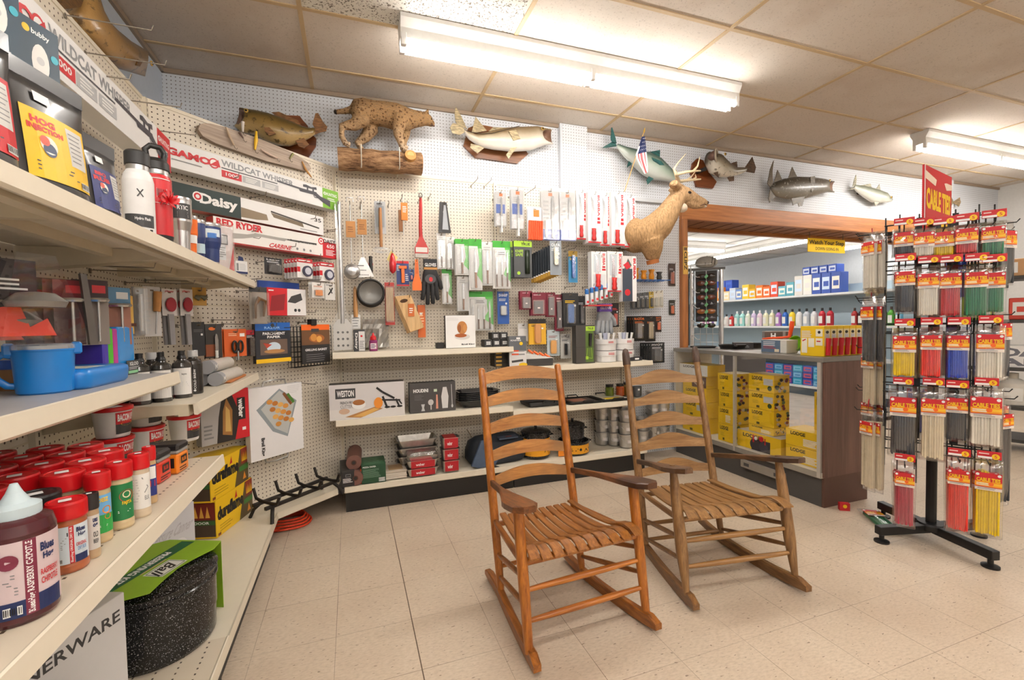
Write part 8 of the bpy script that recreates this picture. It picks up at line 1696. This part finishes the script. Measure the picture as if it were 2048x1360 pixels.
for k in range(30): goods(FG, 4.4+(k % 10)*.2, Z2+.17+.121*(k//10), .19, .12, .2, .36, ('3456b0', '2f80b8', '3a3f98', '2a9ab8')[k % 4], 'blue_tin_pack', 'blue pack low on the far shelving seen through the glass counter', 'pack', 'blue packs seen through the glass counter', top=('C94a5a', '7fb8d8')[k % 2])
for k in range(7): goods(FG, 6.75+.11*k, Z2+1.27, .10, .30, .1, .25, ('B9302e', '3a2a30', 'C9a87a', '5aa83a', '58a83a', '5aa83a', '6fb8d8')[k], 'garden_bottle', 'bottle of garden goods at the near end of the far shelving', 'bottle', 'garden bottles at the shelf end', 1, '4a3a34')
FF = Frame(2.3, 11.6, 0)
t = thing('end_shelving', 'shelving across the far end of the second room behind the sunglasses', 'store shelving', FF.W(0, 0, Z2), 0)
b = MB(); b.box(0, 0, 0, 5.2, .02, 1.9, gw); b.obj('back_panel', t)
for z in (.2, .75, 1.2, 1.65): b = MB(); b.box(0, -.4, z-.03, 5.2, 0, z, gw); b.obj('shelf', t)
for k in range(10): goods(FF, 3.6-.28+k*.17, Z2+(1.65 if k % 2 else 1.2), .28, .32, .2, .3, ('5a86c8', 'DCE4EC', '6fa8c0', 'C9D4E0')[k % 4], 'paper_pack', 'white and blue pack on the far end shelving', 'pack', 'packs on the far end shelving', top='E9EEF4')
# sunglasses tower
t = thing('sunglasses_rack', 'tall chrome display tower of sunglasses behind the counter', 'display rack', (4.10, 4.42, 0), R(-44)); zb = Z2
b = MB(); b.box(-.2, -.12, zb, .2, .12, zb+.05, BLK); b.obj('rack_base', t)
for sx in (-.165, .165): b = MB(); b.tube([(sx, 0, zb+.05), (sx, 0, 1.88)], .028, P('D5D6D8', .2, .8), 12); b.obj('chrome_post', t)
b = MB(); b.box(-.21, -.05, 1.88, .21, .05, 1.90, P('6b6a68', .5)); b.obj('top_cap', t)
b = MB(); b.box(-.12, .0, 1.25, .12, .006, 1.87, P('4a4644', .6)); b.tube([(0, -.015, zb+.1), (0, -.015, 1.87)], .004, steel(), 6)
for z in (.9, 1.0, 1.1, 1.2): b.tube([(-.14, -.01, z), (.14, -.01, z)], .004, steel(), 6)
for x in (-.07, .07): b.tube([(x, -.01, .86), (x, -.01, 1.22)], .004, steel(), 6)
b.obj('wire_grid', t)
lens = ['3a2f2a', '6b3a2a', '3a3a2f', '7a4030', '2f2f38', 'A8683a', '4a4048', '2a2a26']
for r in range(8):
    o = thing('sunglasses', f'pair of sunglasses with green tag, {("top", "second", "third", "fourth", "fifth", "sixth", "seventh", "lowest")[r]} row of the display tower', 'glasses', Vector((4.10, 4.42, 1.80-.085*r))+Vector((-.03, -.03, 0)), R(-44))
    for sx in (-1, 1): b = MB(); b.loft([[(sx*.055+.05*s*math.cos(a), -.02-.004*y, .030*s*math.sin(a)) for a in [2*PI*k/14 for k in range(14)]] for s, y in ((1, 0), (1, 1), (.9, 1.6))], P(lens[r], .08, 0, .1, None, .6)); b.obj('lens', o)
    b = MB(); b.tube([(-.10, -.015, .012), (0, -.022, .012), (.10, -.015, .012)], .005, BLK, 6); b.obj('frame', o)
    b = MB(); b.prism([(0, -.035), (.025, 0), (.005, .025), (-.02, -.01)], -.034, -.032, P('7FC890', .5)); b.obj('green_tag', o)
b = MB(); ellip(b, (0, 0, .07), (.13, .085, .075), P('B9B4A9', .7, 0, .2)); 
for k in range(4): b.tube([(-.01+.035*k, -.085+.005*k, .03), (.0+.035*k, -.06, .11), (.01+.03*k, 0, .145-.006*k)], .006, P('77736b', .7), 6)
single(b, 'ribbed_cap', 'pale ribbed cap sitting on top of the sunglasses tower', 'cap', (4.10, 4.42, 1.901), R(-44))
b = MB(); ellip(b, (0, 0, 0), (.16, .14, .12), P('2b2b2c', .4, 0, .1)); b.box(-.1, -.1, -.9, .1, .1, -.05, P('232324', .6), .01); single(b, 'dark_display', 'dark rounded display column behind the sunglasses tower', 'display', (3.95, 4.75, 1.85), 0)
b = MB(); b.box(-.10, -.02, 0, .10, .1, .16, P('8d8580', .5), .002); b.rect(-.10, .07, .03, .155, INK('5d4a40'), -.02); b.text('H', -.055, .10, -.02, .145, WHT, -.02, bold=.04); b.fake(-.08, .075, .01, .095, WHT, -.02, rows=2); b.rect(.05, .10, .1, .155, INK('5d4a40'), -.02); b.line([(-.03, .0), (0, .04), (.03, .0)], .006, BK, -.02)
single(b, 'grey_brown_carton', 'grey and brown lettered carton standing behind the orange handle on the counter', 'carton', FC.W(FC.lo(1556, 690, -.36)[0], -.36, ZT2), FC.rz+R(50))
b = MB(); b.box(-.08, 0, 0, .08, .12, .055, INK('3a3533')); b.fake(-.06, .01, .05, .045, GRY, rows=3); single(b, 'dark_carton', 'small dark carton behind the cast iron skillet on the counter', 'carton', FC.W(FC.lo(1487, 688, -.36)[0], -.36, ZT2), FC.rz+R(50))
# hanging sign
x0, z1 = Frame(0, 3.80, 0).lo(1616, 474, 0); x1, _ = Frame(0, 3.80, 0).lo(1690, 481, 0); F3 = Frame(0, 3.80, 0); z0 = F3.lo(1653, 505, 0)[1]; zt = F3.lo(1653, 478, 0)[1]
t = thing('hanging_sign', 'yellow watch your step sign hanging by chains from the wooden header', 'sign', ((x0+x1)/2, 3.80, z0), 0); w, h = x1-x0, zt-z0
b = MB(); b.box(-w/2, 0, 0, w/2, .008, h, P('F4C916', .4)); b.text('Watch Your Step', -w*.47, h*.48, w*.47, h*.88, BK, bold=.03); b.text('DOWN GOING IN', -w*.3, h*.14, w*.32, h*.38, INK('5a4a20')); b.obj('sign_board', t)
for sx in (-1, 1): b = MB(); b.tube([(sx*w*.45, .004, h), (sx*w*.45, .004, 2.262-z0)], .004, P('6b5a48', .5, .5), 6); b.obj('chain', t)
b = MB(); b.box(-.028, 0, 0, .028, .006, .27, P('D9A94a', .5)); b.text('CLIPZ', -.018, .04, .018, .22, BK, rot=1, bold=.03); b.rect(-.02, .23, .02, .26, INK('6b5030'))
p = aty(1357, 548, YB-.06); single(b, 'post_sign', 'small tan sign with upright lettering on the wooden post', 'sign', (3.09, YB-.054, p.z), 0)
# wire rack beside the post and a folding sign beyond the glass
t = thing('wire_rack', 'thin white wire rack standing behind the wooden post', 'rack', (3.62, 4.0, 1.0), R(-40)); b = MB()
for k in range(5): b.tube([(-.09, 0, .12+.17*k), (-.03, -.03, .06+.17*k), (-.0, -.03, .06+.17*k)], .004, P('E4E4E2', .4), 6)
b.tube([(-.09, 0, 0), (-.09, 0, .88), (.12, 0, .88)], .005, P('E4E4E2', .4), 6); b.tube([(-.09, 0, 0), (-.09, 0, -1.14)], .006, P('E4E4E2', .4), 6); b.obj('wire_frame', t)
t = thing('folding_sign', 'folding floor sign standing in the far room beyond the counter glass', 'sign', (5.9, 5.55, Z2), R(-50))
for sg in (-1, 1): b = MB(); b.loft([[(-.3, sg*.22, 0), (.3, sg*.22, 0), (.3, sg*.02, .95), (-.3, sg*.02, .95)], [(-.3, sg*.24, 0), (.3, sg*.24, 0), (.3, sg*.04, .95), (-.3, sg*.04, .95)]], P('4a4645' if sg < 0 else '8d8880', .5), smooth=False); b.obj('sign_panel', t)
# ================================================================ cable tie rack
HX, HY = 3.075, 1.595; BKM = P('1a1a1b', .4, .2, .1)
RK = [Frame(HX, HY, a) for a in (-60, -150, 30, 120)]
t = thing('spinner_rack', 'black wire spinner rack of cable ties on a four legged floor base', 'display rack', (HX, HY, 0), R(-60))
b = MB(); b.tube([(0, 0, .05), (0, 0, 1.80)], .024, BKM, 16); b.obj('centre_pole', t)
b = MB(); b.lathe([(0, .10), (.06, .10), (.065, .09), (.065, .06)], BKM, 20); b.obj('base_hub', t)
for a in (-45, 45, 135, 225):
    with_ = R(a); c, s = math.cos(with_), math.sin(with_)
    b = MB(); b.box(.02, -.022, .045, .325, .022, .092, BKM, .003); b.v = [Vector((v.x*c-v.y*s, v.x*s+v.y*c, v.z)) for v in b.v]; lg = b.obj('base_leg', t)
    b = MB(); b.lathe([(0, 0), (.036, 0), (.036, .01), (.012, .018), (.012, .05)], BKM, 18, 1, 1, (.30*c, .30*s)); b.obj('levelling_foot', lg)
ROWS = (1.775, 1.575, 1.225, .90, .575)
for a in (0, 90, 180, 270):
    b = MB(); rr = R(a); c, s = math.cos(rr), math.sin(rr)
    for x in (-.21, -.07, .07, .21): b.tube([(x, -.15, .35), (x, -.15, 1.82)], .0035, BKM, 6)
    for z in ROWS:
        b.tube([(-.215, -.153, z), (.215, -.153, z)], .004, BKM, 6); b.tube([(-.215, -.153, z-.05), (.215, -.153, z-.05)], .004, BKM, 6)
    for x in (-.07, .07): b.box(x-.012, -.156, .6, x+.012, -.150, 1.80, BKM)
    b.v = [Vector((v.x*c-v.y*s, v.x*s+v.y*c, v.z)) for v in b.v]; b.obj('grid_panel', t)
CT = {}
def tie_bag(w, h, col, nat=0):
    k = (round(w, 3), round(h, 3), col)
    if k in CT: return CT[k]
    B1 = MB(); m = P(col, .4, 0, .12); n = 9
    for i in range(n):
        x = -w*.40+w*.8*(i+.5)/n; dx = rnd(-.004, .004); dz = rnd(0, h*.025)
        B1.box(x-w*.046, -.004-rnd(0, .008), h*.03+dz, x+w*.046+dx*.2, .012+rnd(0, .006), h*rnd(.80, .86), m, .003)
    B2 = MB(); lw, z1 = min(w*.9, .11), h*.84; z0 = z1-lw*.92
    B2.box(-lw/2, -.0145, z0, lw/2, -.0135, z1, INK('C8202A')); B2.rect(-lw/2, z0, lw/2, z0+lw*.16, INK('EADFD4'), -.0145); B2.rect(-lw*.5, z0+lw*.20, lw*.5, z0+lw*.46, INK('F09A20'), -.0145); B2.rect(-lw*.3, z0+lw*.28, lw*.5, z0+lw*.40, INK('F4C030'), -.0145); B2.text('CABLE TIES', -lw*.44, z0+lw*.46, lw*.44, z0+lw*.66, YEL, -.0145, bold=.04)
    B2.disc(-lw*.40, z1-lw*.10, lw*.07, WHT, -.0145); B2.disc(lw*.40, z1-lw*.10, lw*.07, WHT, -.0145); B2.fake(-lw*.44, z0+lw*.24, lw*.2, z0+lw*.40, WHT, -.0145, rows=2); B2.disc(lw*.1, z0+lw*.35, lw*.1, ORG, -.0145); B2.fake(-lw*.4, z0+.004, lw*.3, z0+lw*.16, GRY, -.0145, rows=2)
    B3 = MB(); N = 8; M = 7; rg = []
    for j in range(M+1):
        q = j/M; th = .018*math.sin(PI*min(1, .15+q*.8))+.002; zz = h*1.0*q
        rg.append([(w*.52*math.cos(a)*(1-.03*math.sin(7*q)), .003+(th+rnd(-.002, .002))*math.sin(a), zz) for a in [2*PI*i/14 for i in range(14)]])
    B3.loft(rg, clear('FFFFFF', .10, .14))
    CT[k] = (B1.mesh('tie_bundle'), B2.mesh('label_card'), B3.mesh('clear_bag')); return CT[k]
def bag(F, x, z, w, h, col, lb, d, tilt=0, grp=None, turn=0):
    t = thing('cable_tie_pack', lb, 'cable ties', F.W(x, d, z), F.rz, grp)
    for nm, me in zip(('tie_bundle', 'label_card', 'clear_bag'), tie_bag(w, h, col)): o = bpy.data.objects.new(nm, me); COL.objects.link(o); o.parent = t
    if tilt: t.rotation_euler[1] = R(tilt)
    if turn: t.rotation_euler[2] += R(turn)
    return t
def tiehook(F, x, z, tagged=1, L=.15):
    b = MB(); b.tube([(0, -.152, 0), (0, -.152-L, 0), (0, -.152-L-.012, .016)], .003, BKM, 6); o = tag(b.obj('rack_hook', None, F.W(x, 0, z), F.rz), 'black rack hook on the cable tie rack', 'hook', 'hooks on the cable tie rack')
    if tagged:
        b = MB(); b.box(-.042, -.19-L*.5, .024, .042, -.186-L*.5, .062, INK('C22028'), .001); y = -.19-L*.5; b.rect(-.04, .026, .01, .036, WHT, y); b.disc(.022, .038, .014, YEL, y); b.text('5', .017, .031, .027, .045, RED, y); b.fake(-.036, .044, .0, .056, INK('F0D0C8'), y, rows=1)
        single(b, 'price_tag', 'small red and yellow price tag over a cable tie hook', 'price tag', F.W(x, 0, z), F.rz, 'price tags on the cable tie rack')
COLN = {'3a3d42': 'black', 'E9E2D2': 'white', 'C93a40': 'red', '2a7a52': 'green', 'F0CC18': 'yellow', 'E8352a': 'bright red', '2f52c0': 'blue', 'E3D3B4': 'cream', 'B8324a': 'dark red'}
rows = [
 ((1787, 456, 1829, 516, '3a3d42'), (1830, 456, 1866, 516, 'E9E2D2'), (1868, 455, 1906, 516, 'F0CC18'), (1909, 448, 1957, 514, 'C93a40'), (1961, 442, 2011, 512, '2a7a52')),
 ((1787, 527, 1834, 632, '3a3d42'), (1836, 531, 1877, 637, 'E9E2D2'), (1879, 530, 1923, 637, 'C93a40'), (1930, 527, 1975, 632, '2a7a52'), (1972, 530, 2000, 634, '2a7a52')),
 ((1785, 656, 1833, 757, 'F0CC18'), (1838, 654, 1886, 757, 'E8352a'), (1891, 654, 1941, 760, '2f52c0'), (1948, 651, 2012, 761, 'E9E2D2')),
 ((1776, 772, 1836, 914, '3a3d42'), (1840, 774, 1892, 918, 'E3D3B4'), (1894, 779, 1932, 888, '3a3d42'), (1937, 775, 2006, 893, 'E9E2D2')),
 ((1786, 924, 1832, 1059, 'B8324a'), (1892, 915, 1941, 1066, 'E8352a'), (1945, 920, 2006, 1077, 'F0CC18'))]
PL = ('first', 'second', 'third', 'fourth', 'last')
RN = ('top', 'second', 'third', 'fourth', 'lowest')
for r, row in enumerate(rows):
    for k, (u0, v0, u1, v1, c) in enumerate(row):
        dd = .235+.012*(k % 2); x, z, w, h = RK[0].box(u0, v0, u1, v1, dd); wq = round(min(max(w, .085), .13)/.015)*.015; hq = round(h/.03)*.03
        lb = f'{COLN[c]} cable tie bag, {PL[k] if k < len(row)-1 else "last"} of the {RN[r]} row on the rack front'
        bag(RK[0], x, z+h-hq, wq, hq, c, lb, dd)
        for j in range(1 if r else 2): bag(RK[0], x-.004, z+h-hq, wq, hq, c, f'{COLN[c]} cable tie bag behind the {PL[k] if k < len(row)-1 else "last"} of the {RN[r]} front row', dd-.028*(j+1), rnd(-2, 2), f'bags behind front bag {k} of row {r}')
        tiehook(RK[0], x, z+h-.012)
# left face: long natural and black ties seen edge-on; right face: long bags
side = ((-.13, 1.40, .09, .36, 'E3D3B4'), (.02, 1.41, .09, .36, 'E3D3B4'), (.14, 1.42, .09, .33, 'E9E2D2'), (-.10, 1.07, .09, .30, 'E9E2D2'), (.04, 1.05, .09, .33, '3a3d42'), (.15, 1.0, .09, .39, '3a3d42'), (.06, .74, .09, .36, 'E3D3B4'), (-.12, .30, .09, .54, '3a3d42'), (.02, .30, .09, .54, '3a3d42'), (.14, .26, .09, .48, 'E3D3B4'))
for k, (x, z, w, h, c) in enumerate(side):
    lb = f'long {COLN[c]} cable tie bag on the rack side facing the counter, {("top outer", "top middle", "top inner", "second outer", "second middle", "second inner", "third", "lowest outer", "lowest middle", "lowest inner")[k]}'
    bag(RK[1], x, z, w, h, c, lb, .28, turn=48); bag(RK[1], x, z, w, h, c, lb.replace('long', 'another').replace(' on the rack side facing the counter', ' behind its like on the counter side'), .24, rnd(-2, 2), None, 40); tiehook(RK[1], x, z+h-.012, k % 3 == 0, .18)
for k, (x, z, w, h, c) in enumerate(((-.02, 1.42, .105, .33, '3a3d42'), (.12, 1.40, .105, .33, '3a3d42'), (.06, .92, .105, .36, '3a3d42'), (-.06, .28, .09, .57, '3a3d42'), (.08, .30, .09, .57, 'E9E2D2'))):
    lb = f'long {COLN[c]} cable tie bag on the rack side away from the counter, {("top outer", "top inner", "middle", "lowest outer", "lowest inner")[k]}'
    bag(RK[2], x, z, w, h, c, lb, .27, turn=-35); tiehook(RK[2], x, z+h-.012, 0)
for k, (x, z, c) in enumerate(((-.1, 1.36, '2f52c0'), (.06, .55, '2f52c0'), (-.08, .9, 'E3D3B4'))): bag(RK[3], x, z, .105, .33, c, f'{COLN[c]} cable tie bag on the hidden back of the rack, {("high", "low", "middle")[k]}', .22)
# a green bag fallen on the floor
p = atz(1745, 1040, 0); o = bag(RK[0], 0, 0, .105, .33, '2a7a52', 'green cable tie bag lying on the floor at the rack foot', 0); o.location = atz(1788, 1070, 0)+Vector((0, 0, .02)); d = atz(1703, 1000, 0)-atz(1788, 1070, 0); o.rotation_euler = (R(-90), 0, math.atan2(d.y, d.x)-PI/2)
b = MB(); b.box(-.03, -.0, 0, .03, .03, .05, INK('C22028'), .002); b.disc(0, .03, .012, YEL); single(b, 'fallen_price_tag', 'red price tag lying on the floor beside the fallen green bag', 'price tag', atz(1690, 1022, 0), -.6)
# sign on top
t = thing('cable_tie_sign', 'red cable ties header sign with yellow letters above the rack', 'sign', (2.985, 1.60, 1.735), R(12.8))
b = MB(); w, h = .46, .365; b.box(0, 0, 0, w, .01, h, P('C4222a', .4), .001); b.rect(0, 0, .014, h, INK('EBD9D4')); b.text('CABLE TIES', .03, h*.36, w*.95, h*.68, YEL, bold=.05); b.rect(.014, h*.14, w, h*.20, YEL); b.rect(.014, h*.09, w, h*.12, INK('E8A02e'))
b.fake(.05, h*.15, w*.6, h*.19, BK, rows=1); b.poly([(.014, h*.80), (w*.38, h*.74), (w*.42, h*.84), (w*.34, h*.86), (.014, h*.92)], INK('F0D8C0')); b.poly([(w*.70, h*.84), (w*.78, h*.74), (w, h*.78), (w, h*.86), (w*.78, h*.86)], INK('F0D8C0')); b.obj('sign_board', t)
b = MB(); b.tube([(.10, .02, -.05), (.10, .02, .1)], .008, BKM, 8); b.obj('sign_clip', t)
# ================================================================ shelving at the right edge
FR2 = Frame(5.72, 2.40, -67)
t = thing('black_shelving', 'black steel shelving with jugs and a white lettered carton behind the rack', 'store shelving', FR2.W(0, 0, 0), FR2.rz)
for x in (-.35, .65): b = MB(); b.box(x-.03, -.02, 0, x+.03, .02, 2.0, BKM); b.obj('shelf_post', t)
for z in (.12, .42, .78, 1.22, 1.62): b = MB(); b.box(-.36, -.02, z-.03, .68, .40, z, P('3a3836', .5)); b.obj('shelf', t)
for k in range(3): goods(FR2, -.22+.26*k, .421, .2, .30, .14, -.12, 'DCD6CC', 'white_jug', 'white jug on the low black shelf behind the cable tie rack', 'jug', 'white jugs on the black shelf', 1, 'C9C2B4')
carton('lettered_carton', 'white carton with big dark letters on the black shelf', 'carton', FR2, .02, .781, .62, .20, .25, -.02, ['E9E7E4', 'D9D6D2'], lambda b, w, h: (b.text('COAL', -w*.3, h*.5, w*.4, h*.9, INK('6b6b74'), bold=.05), b.text('PAIL', -w*.3, h*.08, w*.4, h*.42, INK('6b6b74'), bold=.05)))
for k, (x, z, w, h, c) in enumerate(((-.2, 1.221, .22, .26, 'A8D030'), (.1, 1.221, .2, .2, 'C9402e'), (.35, 1.221, .22, .28, 'E0A020'), (-.1, 1.621, .4, .16, 'B88a5a'), (-.15, .121, .3, .18, '5a5550'), (.3, .121, .3, .2, '6b645c'))): goods(FR2, x, z, w, h, .2, -.05, c, 'shelf_carton', f'{("lime green", "red", "amber", "brown cardboard", "dark grey", "grey brown")[k]} carton on the black shelving at the frame edge', 'carton')
t = thing('extension_cord', 'coiled orange extension cord on the floor under the corner shelf', 'cord', (-.43, 3.21, 0), 0); b = MB()
for k in range(4): b.tube([((.15-.012*k)*math.cos(a), (.12-.012*k)*math.sin(a), .012+.014*k+.004*math.sin(3*a)) for a in [2*PI*i/26 for i in range(27)]], .007, P('D8401c', .5), 7)
b.obj('cord_coil', t); b = MB(); b.box(-.10, -.17, .004, -.06, -.12, .03, BLK, .005); b.tube([(-.08, -.12, .02), (-.02, -.11, .02)], .007, P('D8401c', .5), 7); b.obj('plug', t)
# fire grate
p0, p1 = atz(520, 1018, .181), atz(660, 955, .181); dr = p1-p0; t = thing('fire_grate', 'black steel fireplace grate standing on the corner deck', 'grate', FD.W(.62, .24, .181), FD.rz); GM = P('2b2724', .55, .5, .2)
GS = .78
def gobj(b, n): b.v = [v*GS for v in b.v]; b.obj(n, t)
for y in (-.07, .07): b = MB(); b.box(-.33, y-.012, .09, .33, y+.012, .114, GM, .002); gobj(b, 'cross_bar')
for k in range(4):
    x = -.27+.18*k; b = MB(); q = .012
    b.tube([(x, -.15, .185), (x, -.12, .125), (x, -.06, .118), (x, .06, .118), (x, .12, .13), (x, .15, .20)], q, GM, 6); gobj(b, 'grate_bar')
for x in (-.30, .30):
    for y in (-.07, .07): b = MB(); b.tube([(x*.9, y, .10), (x*1.0, y*1.5, .06), (x*1.06, y*1.8, 0)], .013, GM, 6); gobj(b, 'grate_leg')
# ================================================================ camera and view
cam = bpy.data.cameras.new('camera'); co = bpy.data.objects.new('camera', cam); COL.objects.link(co)
cam.sensor_fit = 'HORIZONTAL'; cam.sensor_width = 36; cam.lens = FPX/2048*36; cam.clip_start = .02
co.matrix_world = Matrix(((AR.x, AU.x, -AF.x, CAM.x), (AR.y, AU.y, -AF.y, CAM.y), (AR.z, AU.z, -AF.z, CAM.z), (0, 0, 0, 1)))
SC.camera = co
w = bpy.data.worlds.new('world'); SC.world = w; w.use_nodes = True
w.node_tree.nodes['Background'].inputs[0].default_value = (.9, .95, 1, 1); w.node_tree.nodes['Background'].inputs[1].default_value = .4
vs = SC.view_settings; vs.view_transform = 'Standard'; vs.look = 'None'; vs.exposure = EXPO; vs.gamma = 1; vs.use_curve_mapping = False
cy = SC.cycles
cy.max_bounces = 4; cy.diffuse_bounces = 3; cy.glossy_bounces = 2; cy.transmission_bounces = 2; cy.transparent_max_bounces = 12
cy.sample_clamp_indirect = 4; cy.caustics_reflective = False; cy.caustics_refractive = False
